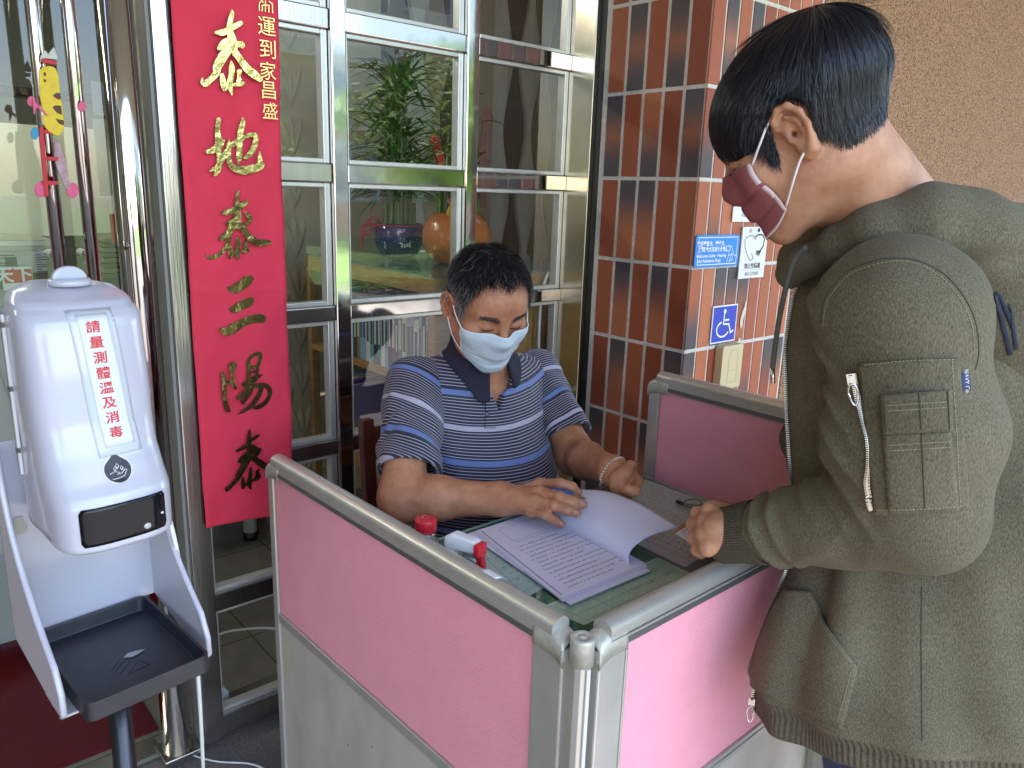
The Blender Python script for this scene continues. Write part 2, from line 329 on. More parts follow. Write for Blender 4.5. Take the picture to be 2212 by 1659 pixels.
# ================================================================ brick tiled pillar and stucco wall
XP, YP, XE = 1.77, 1.303, 2.30
def pillar():
    t = thing('brick_pillar', 'red brick tiled pillar with pale grout behind the booth', 'pillar', (XP,YP,0))
    gm = mat('grout', (.62,.57,.50), .9, noise=.15, nscale=80, bump=.4, bscale=300)
    b = MB(); b.box((XP,YP,0),(XE,1.673,3.05)); b.build('grout_core', gm, t)
    tm = attr_mat('glazed_tile', rough=.55, bump=.15, bscale=500, noise=.06, nscale=60)
    zj = [1.467+.2360*k for k in range(-7,8)]
    pal = [srgb(156,84,52), srgb(150,76,48), srgb(136,66,42), srgb(172,100,66)]; dark = srgb(74,66,68)
    rg = random.Random(3)
    # rows from the top in view: pattern of flashed tiles on the face turned to the window (t top dark, b bottom dark, m both)
    PAT = {1: 'nmnmn', 0: 'mnbnm', -1: 'nttnn', -2: 'ntntn', -3: 'ntnnt', -4: 'tnntn', 2: 'nnnnn'}      # flashed tiles, far to near
    for face, n, pitch, tw in (('side',5,.0705,.0575),('front',9,.0588,.0495)):
        b = MB()
        for r_, z in enumerate(zj):
            z0, z1 = z+.006, z+.236-.006
            for k in range(n):
                base = np.array(pal[rg.choice([0,0,1,2,3])]); q = rg.random(); fl = None
                if q < .20: fl = 't'
                elif q < .32: fl = 'b'
                elif q < .42: fl = 'm'
                if face == 'side' and round((z-1.467)/.236) in PAT: fl = {'n': None}.get(PAT[round((z-1.467)/.236)][4-k], PAT[round((z-1.467)/.236)][4-k]); base = np.array(pal[3] if fl else pal[(k+r_)%3])
                if face == 'front': base = base*1.12
                for s_ in range(8):
                    a, c = z0+(z1-z0)*s_/8, z0+(z1-z0)*(s_+1)/8
                    def cc(z_):
                        u = (z_-z0)/(z1-z0); w = 0
                        if fl in ('t','m'): w = max(w, min(1, max(0, (u-.35)/.45)))
                        if fl in ('b','m'): w = max(w, min(1, max(0, (.65-u)/.45)))
                        return base*(1-w)+np.array(dark)*w
                    ca, cb = cc(a), cc(c)
                    if face == 'side':
                        y1 = YP+.008+k*pitch+.001; y0 = y1+tw
                        v = [(XP-.0025,y0,a),(XP-.0025,y1,a),(XP-.0025,y1,c),(XP-.0025,y0,c)]
                        if s_ == 0: b.quad([(XP+.001,y0+.001,a-.001),(XP+.001,y1-.001,a-.001),(XP-.0025,y1,a),(XP-.0025,y0,a)], ca)
                        if s_ == 7: b.quad([(XP-.0025,y0,c),(XP-.0025,y1,c),(XP+.001,y1-.001,c+.001),(XP+.001,y0+.001,c+.001)], cb)
                        b.quad([(XP+.001,y0+.001,a),(XP-.0025,y0,a),(XP-.0025,y0,c),(XP+.001,y0+.001,c)], [ca,ca,cb,cb]); b.quad([(XP-.0025,y1,a),(XP+.001,y1-.001,a),(XP+.001,y1-.001,c),(XP-.0025,y1,c)], [ca,ca,cb,cb])
                    else:
                        x0 = XP-.003+k*pitch; x1 = x0+tw
                        if x1 > XE: continue
                        v = [(x0,YP-.0025,a),(x1,YP-.0025,a),(x1,YP-.0025,c),(x0,YP-.0025,c)]
                        if s_ == 0: b.quad([(x0-.001,YP+.001,a-.001),(x1+.001,YP+.001,a-.001),(x1,YP-.0025,a),(x0,YP-.0025,a)], ca)
                        if s_ == 7: b.quad([(x0,YP-.0025,c),(x1,YP-.0025,c),(x1+.001,YP+.001,c+.001),(x0-.001,YP+.001,c+.001)], cb)
                        b.quad([(x0-.001,YP+.001,a),(x0,YP-.0025,a),(x0,YP-.0025,c),(x0-.001,YP+.001,c)], [ca,ca,cb,cb]); b.quad([(x1,YP-.0025,a),(x1+.001,YP+.001,a),(x1+.001,YP+.001,c),(x1,YP-.0025,c)], [ca,ca,cb,cb])
                    b.quad(v, [ca,ca,cb,cb])
        b.build('tile_face', tm, t, color=True)
pillar()
def stucco():
    m = mat('pebble_stucco', (.40,.26,.17), .85); nt = m.node_tree; p = nt.nodes['Principled BSDF']
    tc = nt.nodes.new('ShaderNodeTexCoord'); n = nt.nodes.new('ShaderNodeTexNoise'); n.inputs['Scale'].default_value = 210; n.inputs['Detail'].default_value = 3; nt.links.new(tc.outputs['Object'], n.inputs['Vector'])
    cr = nt.nodes.new('ShaderNodeValToRGB'); cr.color_ramp.elements[0].position = .36; cr.color_ramp.elements[0].color = (*srgb(84,58,40),1); cr.color_ramp.elements[1].position = .56; cr.color_ramp.elements[1].color = (*srgb(172,130,96),1)
    nt.links.new(n.outputs['Fac'], cr.inputs[0]); nt.links.new(cr.outputs[0], p.inputs['Base Color'])
    bp = nt.nodes.new('ShaderNodeBump'); bp.inputs['Strength'].default_value = .9; bp.inputs['Distance'].default_value = .003; nt.links.new(n.outputs['Fac'], bp.inputs['Height']); nt.links.new(bp.outputs[0], p.inputs['Normal'])
    b = MB(); b.box((XE,YP-.006,0),(7.5,1.75,3.05)); tag(b.build('stucco_wall', m, bevel=.003), 'brown pebble textured stucco wall to the right of the tiled pillar', 'wall')
stucco()
# ================================================================ room behind the glass
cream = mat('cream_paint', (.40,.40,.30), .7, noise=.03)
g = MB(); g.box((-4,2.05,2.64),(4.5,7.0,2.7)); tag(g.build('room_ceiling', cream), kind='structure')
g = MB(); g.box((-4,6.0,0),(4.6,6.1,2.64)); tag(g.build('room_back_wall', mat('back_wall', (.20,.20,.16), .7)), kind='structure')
g = MB(); g.box((-4.0,1.9,0),(-3.9,6.0,2.64)); tag(g.build('room_side_wall', cream), kind='structure')
g = MB(); g.box((3.2,1.9,0),(3.3,6.0,2.64)); tag(g.build('room_right_wall', cream), kind='structure')
# lit ceiling strip of the room
def lit(name, label, lo, hi, strength, power=0):
    m = bpy.data.materials.new(name); m.use_nodes = True; p = m.node_tree.nodes['Principled BSDF']; p.inputs['Emission Color'].default_value = (1,.97,.88,1); p.inputs['Emission Strength'].default_value = strength; p.inputs['Base Color'].default_value = (.8,.8,.75,1)
    b = MB(); b.box(lo, hi); return tag(b.build('ceiling_lamp', m), label, 'lamp')
lit('lamp_glow', 'long lit strip lamp under the ceiling inside the glass door', (-2.2,3.35,2.56),(.3,3.45,2.6), 5.0)
# leaf relief panel seen in the left bay
def relief():
    x0,x1,z0,z1,Y = .75,1.85,.2,2.4,3.05; nx, nz_ = 200, 400
    X, Z = np.meshgrid(np.linspace(x0,x1,nx), np.linspace(z0,z1,nz_), indexing='ij'); H = np.zeros_like(X)
    pw, ph = .17, .20
    for i in range(-1, 9):
        for j in range(-1, 13):
            cx = x0+i*pw*.5; cz = z0+(j+(i%2)*.5)*ph
            for sgn, ang in ((-1,.30),(1,.30),(0,0)):
                dx = X-cx-sgn*.022; dz = Z-cz
                u = dx*math.cos(sgn*ang)-dz*math.sin(sgn*ang); v = dx*math.sin(sgn*ang)+dz*math.cos(sgn*ang)
                e = np.abs(u)/.017+(v/.088)**2; H = np.maximum(H, .022*np.clip(1-e, 0, 1)**.6)
    V = np.stack([X, Y-H, Z], -1).reshape(-1,3)
    F = [(i*nz_+j,(i+1)*nz_+j,(i+1)*nz_+j+1,i*nz_+j+1) for i in range(nx-1) for j in range(nz_-1)]
    o = mesh_obj('relief_panel', V, F, mat('relief_paint', (.62,.56,.38), .55, noise=.05), None, True)
    b = MB(); tag(o, 'grey green wall panel embossed with pointed leaves beside the red banner', 'panel')
relief()
# waved slat partition seen in the middle and right bays
def waved():
    t = thing('wavy_screen', 'tall cream screen with brown wavy bands behind the potted plants', 'screen', (2.1,3.0,0))
    b = MB(); b.box((1.86,2.99,.0),(3.19,3.01,2.5)); b.build('backing', mat('screen_cream', (.74,.68,.53), .6), t)
    cols = [(.19,.15,.10),(.82,.81,.73),(.55,.45,.31),(.19,.16,.11),(.80,.79,.70),(.60,.53,.39),(.82,.82,.75)]
    for k in range(15):
        cx = 1.90+k*.092; ph = k*math.pi; n = 90; zs = np.linspace(.1,2.45,n); c = cols[k % 7]; straight = (k % 7 in (5,6))
        w = np.full(n,.046) if straight else .040+.024*np.sin(zs*2*math.pi/.62+ph)
        y = 2.985-.004*(k%3)
        V = np.concatenate([np.stack([cx-w,np.full(n,y),zs],1),np.stack([cx+w,np.full(n,y),zs],1),np.stack([cx-w,np.full(n,y+.003),zs],1),np.stack([cx+w,np.full(n,y+.003),zs],1)])
        F = [(i,n+i,n+i+1,i+1) for i in range(n-1)]+[(2*n+i,i,i+1,2*n+i+1) for i in range(n-1)]+[(n+i,3*n+i,3*n+i+1,n+i+1) for i in range(n-1)]
        mesh_obj('wavy_band', V, F, mat('band%d'%(k%7), c, .6, noise=.04), t)
waved()
# ================================================================ red couplet banner with brushed gold characters
def banner():
    YB = 1.772
    t = thing('couplet_banner', 'long red cloth couplet with gold brushed characters hanging on the steel door post', 'banner', (.69,YB,.6))
    def f(u, v):
        x0, x1 = .578, .800+.012*v
        z = .604+v*1.55; x = x0+(x1-x0)*u
        return (x, YB+.004*math.sin(v*9+u*3)+.003*math.sin(u*7+v*23)+.0012*math.sin(u*15-v*61)-.0025*math.exp(-((v-.37)/.006)**2), z-.014*(u)*(1-v)+.004)
    V, F = grid_sheet(f, 24, 240, .0012)
    mesh_obj('cloth', V, F, mat('red_cloth', (.74,.045,.085), .7, spec=.2, noise=.06, nscale=9, bump=.15, bscale=700), t, True)
    gold = mat('gold_foil', (.52,.43,.16), .22, 1.0, noise=.25, nscale=40, bump=.9, bscale=55)
    n = [0]
    def stroke(b, pts, org, sc_):
        p = spline([(q[0],q[1],q[2]) for q in pts], 7*len(pts)); L = []; Rr = []; d = np.gradient(p[:,:2], axis=0); d /= np.linalg.norm(d, axis=1)[:,None]+1e-9
        nn = np.stack([-d[:,1], d[:,0]], 1); r_ = np.maximum(p[:,2:3], 4)
        left, right = p[:,:2]+nn*r_, p[:,:2]-nn*r_
        def cap(c, r, a0, sgn): return [c+r*np.array([math.cos(a0+sgn*k*math.pi/6), math.sin(a0+sgn*k*math.pi/6)]) for k in range(1,6)]
        a1 = math.atan2(nn[-1][1], nn[-1][0]); a0 = math.atan2(-nn[0][1], -nn[0][0])
        poly = list(left)+cap(p[-1,:2], r_[-1,0], a1, -1)+list(right[::-1])+cap(p[0,:2], r_[0,0], a0, -1)
        n[0] += 1; y = YB-.0092-.00022*(n[0]%9)
        P = np.array([ony((org[0]+q[0]*sc_)*S_, (org[1]+q[1]*sc_)*S_, y) for q in poly]); k = len(left)
        # ribbon strip + caps as fans
        pl = np.array([ony((org[0]+q[0]*sc_)*S_, (org[1]+q[1]*sc_)*S_, y) for q in left]); pr_ = np.array([ony((org[0]+q[0]*sc_)*S_, (org[1]+q[1]*sc_)*S_, y) for q in right])
        b.add(np.concatenate([pl, pr_]), [(i, i+1, k+i+1, k+i) for i in range(k-1)])
        for c_, r__ in ((p[0], r_[0,0]), (p[-1], r_[-1,0])):
            y -= .00007
            ring = [ony((org[0]+(c_[0]+r__*math.cos(a*math.pi/8))*sc_)*S_, (org[1]+(c_[1]+r__*math.sin(a*math.pi/8))*sc_)*S_, y) for a in range(16)]
            b.add(ring, [tuple(range(16))[::-1]])
    CH = [
     ((480,0),.1446,[[(690,170,12),(690,250,38),(650,420,46),(660,560,56),(700,700,70),(720,850,66),(720,950,26)],[(415,560,24),(520,562,56),(620,520,50),(740,450,50),(845,400,40)],[(470,830,38),(560,760,74),(660,700,66)],[(780,760,50),(850,770,56),(868,790,46)],[(600,880,84),(520,1000,84),(440,1150,76),(420,1260,60),(330,1370,52),(235,1445,56),(180,1420,32),(178,1345,6)],[(740,900,56),(830,1020,56),(950,1180,66),(1080,1290,70),(1180,1370,44)],[(680,1060,12),(690,1180,50),(680,1300,46),(655,1450,54),(675,1560,34),(690,1640,10)],[(520,1300,36),(540,1430,50),(560,1550,26),(640,1450,40)],[(820,1240,46),(810,1330,28),(830,1430,66),(880,1440,34)],[(725,1470,28),(800,1450,40)]]),
     ((500,270),.12056,[[(390,240,46),(370,400,52),(370,550,56),(395,700,85),(380,850,66),(400,1000,52),(400,1200,60),(345,1340,50),(300,1400,22)],[(165,910,42),(260,880,62),(400,780,80),(475,690,44)],[(215,1300,26),(330,1240,46),(450,1100,46),(520,970,62),(600,850,56)],[(600,665,16),(600,760,46),(590,900,54),(600,1050,54),(640,1180,56),(760,1270,76),(920,1290,88),(1100,1260,88),(1250,1210,80)],[(1275,1180,64),(1240,1050,46),(1240,900,8)],[(885,185,6),(890,300,50),(850,450,60),(830,600,60),(820,800,60),(815,1000,60),(800,1120,36),(795,1180,6)],[(640,780,46),(740,720,56),(860,640,46),(980,580,42),(1120,555,50),(1165,630,52),(1140,750,60),(1080,900,56),(980,1005,50),(920,1030,26)]]),
     ((500,460),.1266,[[(765,125,12),(745,220,34),(725,400,38),(740,560,68),(740,700,80),(740,820,80),(780,890,26)],[(475,570,42),(560,550,62),(680,500,48),(820,425,66),(920,355,40)],[(525,790,20),(600,740,46),(700,690,56)],[(880,540,8),(950,620,44),(985,680,50),(950,770,38),(860,820,40)],[(640,840,82),(580,950,64),(560,1100,52),(530,1230,42),(400,1380,42),(260,1450,42),(160,1440,26),(125,1390,5)],[(560,960,56),(480,1030,54),(405,1090,36)],[(830,860,50),(920,980,62),(1030,1090,70),(1150,1160,68),(1280,1160,66),(1390,1150,26)],[(740,1035,12),(760,1150,50),(750,1300,50),(745,1400,54),(760,1480,22)],[(600,1235,30),(610,1340,54),(590,1440,36)],[(650,1380,34),(740,1330,44)],[(915,1145,36),(910,1240,40),(920,1320,48)],[(825,1325,18),(950,1322,34)]]),
     ((530,660),.12056,[[(315,490,12),(450,520,100),(600,450,104),(740,345,104),(800,305,66)],[(350,920,12),(460,940,82),(620,850,92),(760,790,98),(815,755,62)],[(155,1340,12),(300,1400,92),(480,1310,100),(700,1190,84),(900,1130,92),(1040,1135,86)]]),
     ((530,860),.12056,[[(220,575,16),(245,680,50),(260,850,50),(265,1050,46),(290,1250,46),(330,1355,52),(368,1390,26)],[(440,440,76),(420,550,50),(430,700,42),(440,830,46),(488,910,36)],[(330,470,8),(420,450,50)],[(300,780,26),(400,820,36)],[(760,400,46),(770,560,46),(760,700,46),(790,850,72),(800,950,54),(760,1060,46),(645,1215,40)],[(745,380,32),(800,275,36),(900,212,36),(990,205,44),(1000,290,42),(955,450,36),(930,600,36)],[(780,480,32),(940,480,32)],[(800,585,16),(930,575,16)],[(1030,640,16),(900,710,62),(780,800,62),(645,850,40)],[(565,1120,50),(680,1000,46),(790,900,54),(900,870,46),(1050,855,54),(1160,895,46),(1208,1000,46),(1170,1120,42),(1080,1240,46),(960,1310,44),(885,1330,26)],[(1030,900,46),(980,1050,46),(900,1180,50),(820,1285,44),(650,1400,26),(525,1472,4)]]),
     ((540,1050),.12056,[[(695,205,18),(700,280,36),(680,400,38),(690,520,54),(700,650,62),(690,780,80)],[(720,430,32),(800,370,36),(885,322,22)],[(435,640,26),(520,600,36),(640,540,46),(740,560,62),(840,620,62),(915,612,30)],[(485,860,30),(560,800,62),(680,750,90),(800,720,62),(875,655,50)],[(620,860,82),(560,1000,64),(480,1130,62),(450,1220,46),(360,1320,42),(260,1430,40),(212,1455,26),(206,1385,6)],[(800,800,62),(900,880,68),(1010,950,68),(1120,1010,66)],[(730,965,8),(720,1060,36),(710,1200,42),(690,1330,50),(720,1420,22)],[(560,1205,26),(560,1300,36),(565,1400,36)],[(600,1350,30),(660,1290,26)],[(900,1025,18),(850,1080,36),(880,1170,54),(800,1240,36),(745,1260,18)]])]
    for org, sc_, strokes in CH:
        b = MB()
        for s in strokes: stroke(b, s, org, sc_)
        b.build('gold_character', gold, t)
    gold2 = mat('gold_print', (.80,.60,.22), .35, .8)
    # top seal character (partly above the frame) drawn as lines, the rest as tall writing
    b = MB()
    def line(pts, w=7):
        for a, c in zip(pts, pts[1:]): stroke(b, [(a[0],a[1],w),((a[0]+c[0])/2,(a[1]+c[1])/2,w),(c[0],c[1],w)], (480,0), .1446)
    line([(1165,180),(1165,60),(1200,10)],9); line([(1215,190),(1215,90),(1330,90),(1330,210)],9); line([(1270,195),(1270,20)],9); line([(1395,220),(1390,70),(1340,25)],9); line([(1210,10),(1230,40)],9)
    b.build('gold_seal_character', gold2, t)
    for ch, (x, y), h in (('運',(1294,455),300),('到',(1310,845),300),('家',(1316,1225),280),('昌',(1330,1560),290),('盛',(1352,1915),270)):
        c = ony((480+x*.1446)*S_, (y*.1446)*S_, YB-.0095); sz = h*.1446*S_*1.05*np.linalg.norm(c-EYE)/FOC*.95
        v, f_ = text_mesh(ch, sz, c, (1,0,0), (0,0,1), bold=.0, sx=1.0)
        mesh_obj('gold_seal_character', v, f_, gold2, t)
S_ = 2212/2560
banner()
# ================================================================ booth partitions
FAB = mat('pink_fabric', (.90,.37,.44), .9, spec=.2, noise=.035, nscale=14, bump=.9, bscale=330)
MET = mat('dented_metal_sheet', (.58,.53,.45), .5, .2, noise=.14, nscale=12, bump=.8, bscale=26, stretch=(1,1,.5))
def _rust():
    nt = MET.node_tree; p = nt.nodes['Principled BSDF']; tc = nt.nodes.new('ShaderNodeTexCoord'); vo = nt.nodes.new('ShaderNodeTexVoronoi'); vo.inputs['Scale'].default_value = 16; nt.links.new(tc.outputs['Object'], vo.inputs['Vector'])
    n = nt.nodes.new('ShaderNodeTexNoise'); n.inputs['Scale'].default_value = 90; nt.links.new(tc.outputs['Object'], n.inputs['Vector'])
    ad = nt.nodes.new('ShaderNodeMath'); ad.operation = 'MULTIPLY_ADD'; ad.inputs[1].default_value = .10; nt.links.new(n.outputs['Fac'], ad.inputs[0]); nt.links.new(vo.outputs['Distance'], ad.inputs[2])
    cr = nt.nodes.new('ShaderNodeValToRGB'); cr.color_ramp.elements[0].position = .085; cr.color_ramp.elements[0].color = (1,1,1,1); cr.color_ramp.elements[1].position = .115; cr.color_ramp.elements[1].color = (0,0,0,1); nt.links.new(ad.outputs[0], cr.inputs[0])
    mx = nt.nodes.new('ShaderNodeMix'); mx.data_type = 'RGBA'; src = p.inputs['Base Color'].links[0].from_socket; nt.links.new(cr.outputs[0], mx.inputs['Factor']); nt.links.new(src, mx.inputs[6]); mx.inputs[7].default_value = (.20,.08,.02,1); nt.links.new(mx.outputs[2], p.inputs['Base Color'])
_rust()
def partition(name, label, p0, p1, ztop, zmid, cap0=True, cap1=True, wide0=.03, wide1=.03, zbot=0.03):
    p0 = np.array([*p0,0.]); p1 = np.array([*p1,0.]); L = np.linalg.norm(p1-p0); a = math.atan2(p1[1]-p0[1], p1[0]-p0[0])
    t = thing(name, label, 'partition', p0, a); PW[t.name] = Matrix.Translation(t.location) @ Matrix.Rotation(a, 4, 'Z')
    def lb(b, nm, m, **k):
        for i in range(len(b.v)): b.v[i] = b.v[i]@np.array(PW[t.name])[:3,:3].T+np.array(PW[t.name])[:3,3]
        return b.build(nm, m, t, **k)
    T = .0155
    # top rail with rounded crown
    pr = [(-T,0),(-T-.0015,.006),(-T-.0015,.030)]+[((-T-.0015)*math.cos(q*math.pi/12), .030+.013*math.sin(q*math.pi/12)) for q in range(1,12)]+[(T+.0015,.030),(T+.0015,.006),(T,0)]
    b = MB(); b.prism([(x,z) for x,z in pr], (.02,0,ztop-.043), (0,1,0), (0,0,1), L-.04); lb(b, 'top_rail', ALU)
    b = MB(); b.box((.02,-T-.003,ztop-.040),(L-.02,-T-.0012,ztop-.031)); b.box((.02,-T-.003,ztop-.026),(L-.02,-T-.0012,ztop-.0235)); b.box((.02,T+.0012,ztop-.040),(L-.02,T+.003,ztop-.031)); lb(b, 'rail_groove', mat('rail_shadow_gap', (.20,.195,.19), .4, .6), bevel=.0006)
    for x0, w in ((0,wide0),(L-wide1,wide1)):
        b = MB(); b.box((x0,-T,zbot),(x0+w,T,ztop-.041)); lb(b, 'stile', ALU, bevel=.003)
        b = MB(); xs = x0+w-.006 if x0 == 0 else x0; b.box((xs+.001,-T-.0025,zbot),(xs+.0055,-T-.0002,ztop-.05)); lb(b, 'stile_lip', ALU, bevel=.001)
    b = MB(); b.box((wide0,-.010,zmid+.011),(L-wide1,.010,ztop-.044)); lb(b, 'fabric_panel', FAB, bevel=.002)
    b = MB(); b.box((wide0,-T+.001,zmid-.011),(L-wide1,T-.001,zmid+.0105)); b.box((wide0,-T-.0015,zmid-.003),(L-wide1,-T+.0008,zmid+.003)); lb(b, 'mid_rail', ALU, bevel=.002)
    b = MB(); b.box((wide0,-.0095,zbot+.03),(L-wide1,.0095,zmid-.0115)); lo = lb(b, 'metal_panel', MET)
    b = MB(); b.box((wide0,-T+.001,zbot),(L-wide1,T-.001,zbot+.0295)); lb(b, 'bottom_rail', ALU, bevel=.002)
    for side, on in ((0,cap0),(1,cap1)):
        if not on: continue
        x0 = -.003 if side == 0 else L-.055; x1 = x0+.058
        def fcap(u, v):
            x = x0+(x1-x0)*u; e = (1-u) if side == 0 else u; drop = .012*max(0, (e-.55)/.45)**2
            ang = math.pi*v; return (x, -(T+.0035)*math.cos(ang)*(1 if .0 < v < 1 else 1), ztop-.030-drop+.0165*math.sin(ang)**.8-(.018 if v in (0,1) else 0))
        V, F = grid_sheet(fcap, 12, 15, .003); M_ = np.array(PW[t.name]); V = V@M_[:3,:3].T+M_[:3,3]
        mesh_obj('end_cap', V, F, ALU_CAP, t, True)
        b = MB(); b.box((x0 if side == 0 else L-.0015, -T-.0035, ztop-.052),(x0+.0045 if side == 0 else L+.003, T+.0035, ztop-.034)); lb(b, 'cap_lip', ALU_CAP, bevel=.0015)
    b = MB()
    for x in (.08, L-.08): b.box((x-.02,-.09,0),(x+.02,.09,.03))
    lb(b, 'foot', ALU, bevel=.004)
    return t
ZT = .86
partition('booth_partition', 'low pink partition on the left side of the desk, running back to the window', (.678,.643), (.648,1.525), ZT, .475, wide0=.058, wide1=.022)
partition('booth_partition', 'low pink partition in front of the desk, under the hand of the standing person', (.698,.623), (1.42,.633), ZT, .475, wide0=.058, wide1=.022)
partition('booth_partition', 'higher mauve partition at the right end of the desk', (1.395,.58), (1.395,1.105), 1.03, .56)
b = MB()
pc = (.676,.620)
b.lathe([(0,ZT-.044),(.0125,ZT-.044),(.0125,.02),(0,.02)][::-1], (pc[0],pc[1],0), 8); 
cp = thing('corner_post', 'round capped aluminium corner post joining the two low pink partitions', 'post', (pc[0],pc[1],0))
b.build('post_tube', ALU, cp, bevel=.001)
b = MB(); b.lathe([(0,ZT-.047),(.0166,ZT-.047),(.0166,ZT-.012),(.0172,ZT-.009),(.015,ZT-.0075),(.009,ZT-.0072),(.0085,ZT-.0082),(.005,ZT-.0082),(.0045,ZT-.0068),(0,ZT-.0066)], (pc[0],pc[1],0), 36); o = b.build('post_cap', ALU_CAP, cp, smooth=True)
b = MB(); b.box((pc[0]-.0035,pc[1]-.0155,.03),(pc[0]+.0035,pc[1]-.012,ZT-.05)); b.build('cover_strip', mat('pale_strip', (.70,.69,.64), .3, .2), cp, bevel=.001)
# blob of clear tape on the left top rail
b = MB(); tp = onz(1062,1237,ZT+.001); 
V, F = grid_sheet(lambda u,v: (tp[0]+(v-.5)*.036, tp[1]+(u-.5)*.035+.004*math.sin(9*v), ZT-.043+.030+.0138*math.sin(max(.05,min(.95,v))*math.pi)+.0006), 8, 10, .0006)
tag(mesh_obj('tape_patch', V, F, mat('whitish_tape', (.75,.74,.78), .25, spec=.7), None, True), 'crinkled patch of whitish tape stuck over the left partition rail', 'tape')
# ================================================================ desk
ZD = .780
def desk():
    t = thing('reception_desk', 'green topped desk under glass inside the pink booth', 'desk', (1.03,.87,0))
    X0,X1,Y0,Y1 = .700,1.366,.642,1.100
    def rr(x0,x1,y0,y1,r):
        P=[]
        for cx,cy,a in ((x1-r,y1-r,0),(x0+r,y1-r,90),(x0+r,y0+r,180),(x1-r,y0+r,270)):
            P += [(cx+r*math.cos(R(a+k*15)), cy+r*math.sin(R(a+k*15))) for k in range(7)]
        return P
    b = MB(); b.prism(rr(X0,X1,Y0,Y1,.02), (0,0,ZD-.032), (1,0,0), (0,1,0), .024); b.build('board', mat('grey_laminate', (.48,.46,.40), .4), t)
    b = MB(); b.prism(rr(X0+.002,X1-.002,Y0+.002,Y1-.002,.02), (0,0,ZD-.0078), (1,0,0), (0,1,0), .0016); b.build('green_mat', mat('green_felt', (.006,.125,.085), .55), t)
    b = MB(); b.prism(rr(X0,X1,Y0,Y1,.022), (0,0,ZD-.0052), (1,0,0), (0,1,0), .0050); b.v[0] = b.v[0][len(b.v[0])//2:]; b.f = [tuple(range(len(b.v[0])))]; b.build('glass_top', glass_mat('desk_glass', (.90,.97,.93), 1.45, 1.0), t)
    b = MB()
    rim = rr(X0,X1,Y0,Y1,.022); rim = [(x,y,ZD-.0026) for x,y in rim]; b.tube(rim, .0027, 6, closed=True); b.build('glass_edge', mat('green_glass_edge', (.25,.42,.34), .15, spec=.8), t)
    for x in (X0+.03,X1-.03):
        for y in (Y0+.03,Y1-.03):
            b = MB(); b.box((x-.02,y-.02,0),(x+.02,y+.02,ZD-.033)); b.build('leg', ALU, t, bevel=.003)
desk()
INK = mat('black_ink', (.05,.05,.055), .6); PAPER = mat('white_paper', (.72,.71,.86), .75, noise=.01)
def sheet_on(name, label, cat, corners, z, m, lines=None, group=None, t=.0003):
    """flat sheet with measured corners, listed round; lines: list of (u0,v0,u1,v1,width) marks"""
    P = [onz(x, y, z) for x, y in corners]; c = sum(P)/4
    th = thing(name, label, cat, c, 0, group)
    b = MB(); a = np.array(P); b.add(np.concatenate([a-(0,0,t), a]), [(3,2,1,0),(4,5,6,7)]+[(i,(i+1)%4,4+(i+1)%4,4+i) for i in range(4)]); 
    if (np.cross(P[1]-P[0], P[2]-P[1]))[2] < 0: b.f = [q[::-1] for q in b.f]
    b.build('sheet', m, th)
    q = lambda u, v: (P[0]*(1-u)+P[1]*u)*(1-v)+(P[3]*(1-u)+P[2]*u)*v
    if lines:
        k = MB()
        for u0,v0,u1,v1,w in lines:
            A, B = q(u0,v0), q(u1,v1); d = unit(B-A); n = np.cross(d, (0,0,1))*w/2; k.add([A-n+(0,0,.00012), B-n+(0,0,.00012), B+n+(0,0,.00012), A+n+(0,0,.00012)], [(0,1,2,3)])
        k.build('printing', INK, th)
    return th, q
rg = random.Random(5)
def text_rows(u0, u1, vs, w=.0022, ch=.012, gap=.006, rag=.25):
    L = []
    for v in vs:
        u = u0; end = u1-rag*(u1-u0)*rg.random()**2
        while u < end:
            c = ch*rg.uniform(.5,1)
            if rg.random() < .88: L.append((u,v,u+c,v+rg.uniform(-.001,.001),w*rg.uniform(.5,1)))
            u += c+gap*rg.uniform(.6,1.6)
    return L
def grid_lines(u0,u1,v0,v1,nu,nv,w=.0006):
    return [(u0+(u1-u0)*i/nu,v0,u0+(u1-u0)*i/nu,v1,w) for i in range(nu+1)]+[(u0,v0+(v1-v0)*j/nv,u1,v0+(v1-v0)*j/nv,w) for j in range(nv+1)]
# sheets lying under the glass
ZG = ZD-.0056
sheet_on('form_sheet', 'white table form under the desk glass beside the mauve partition', 'paper', [(1396,1036),(1640,1125),(1480,1225),(1240,1108)], ZG, mat('form_white', (.70,.72,.72), .7), grid_lines(.06,.94,.38,.9,9,8,.0007)+text_rows(.1,.9,[.08,.13,.18,.24,.3],.002,.03,.02)+text_rows(.08,.92,[.42,.49,.55,.62,.68,.75,.82],.0025,.03,.02,.1))
sheet_on('form_sheet', 'pale green printed sheet under the glass behind the front partition', 'paper', [(1168,1312),(1420,1204),(1500,1242),(1262,1350)], ZG, mat('form_green', (.50,.62,.50), .7), grid_lines(.06,.94,.1,.9,4,3,.0006)+text_rows(.45,.9,[.3,.38,.6,.68],.002,.014,.008))
sheet_on('form_sheet', 'pale blue printed sheet under the glass along the left partition', 'paper', [(1000,1176),(1062,1175),(1178,1268),(1120,1300)], ZG, mat('form_blue', (.55,.66,.66), .7), grid_lines(.3,.9,.1,.92,1,4,.0006)+text_rows(.5,.9,[.5,.62,.74],.0025,.05,.03))
sheet_on('note_sheet', 'narrow yellow slip under the glass beside the paper stack', 'paper', [(1040,1150),(1066,1166),(1094,1196),(1060,1176)], ZG-.0003, mat('form_yellow', (.72,.70,.38), .7))
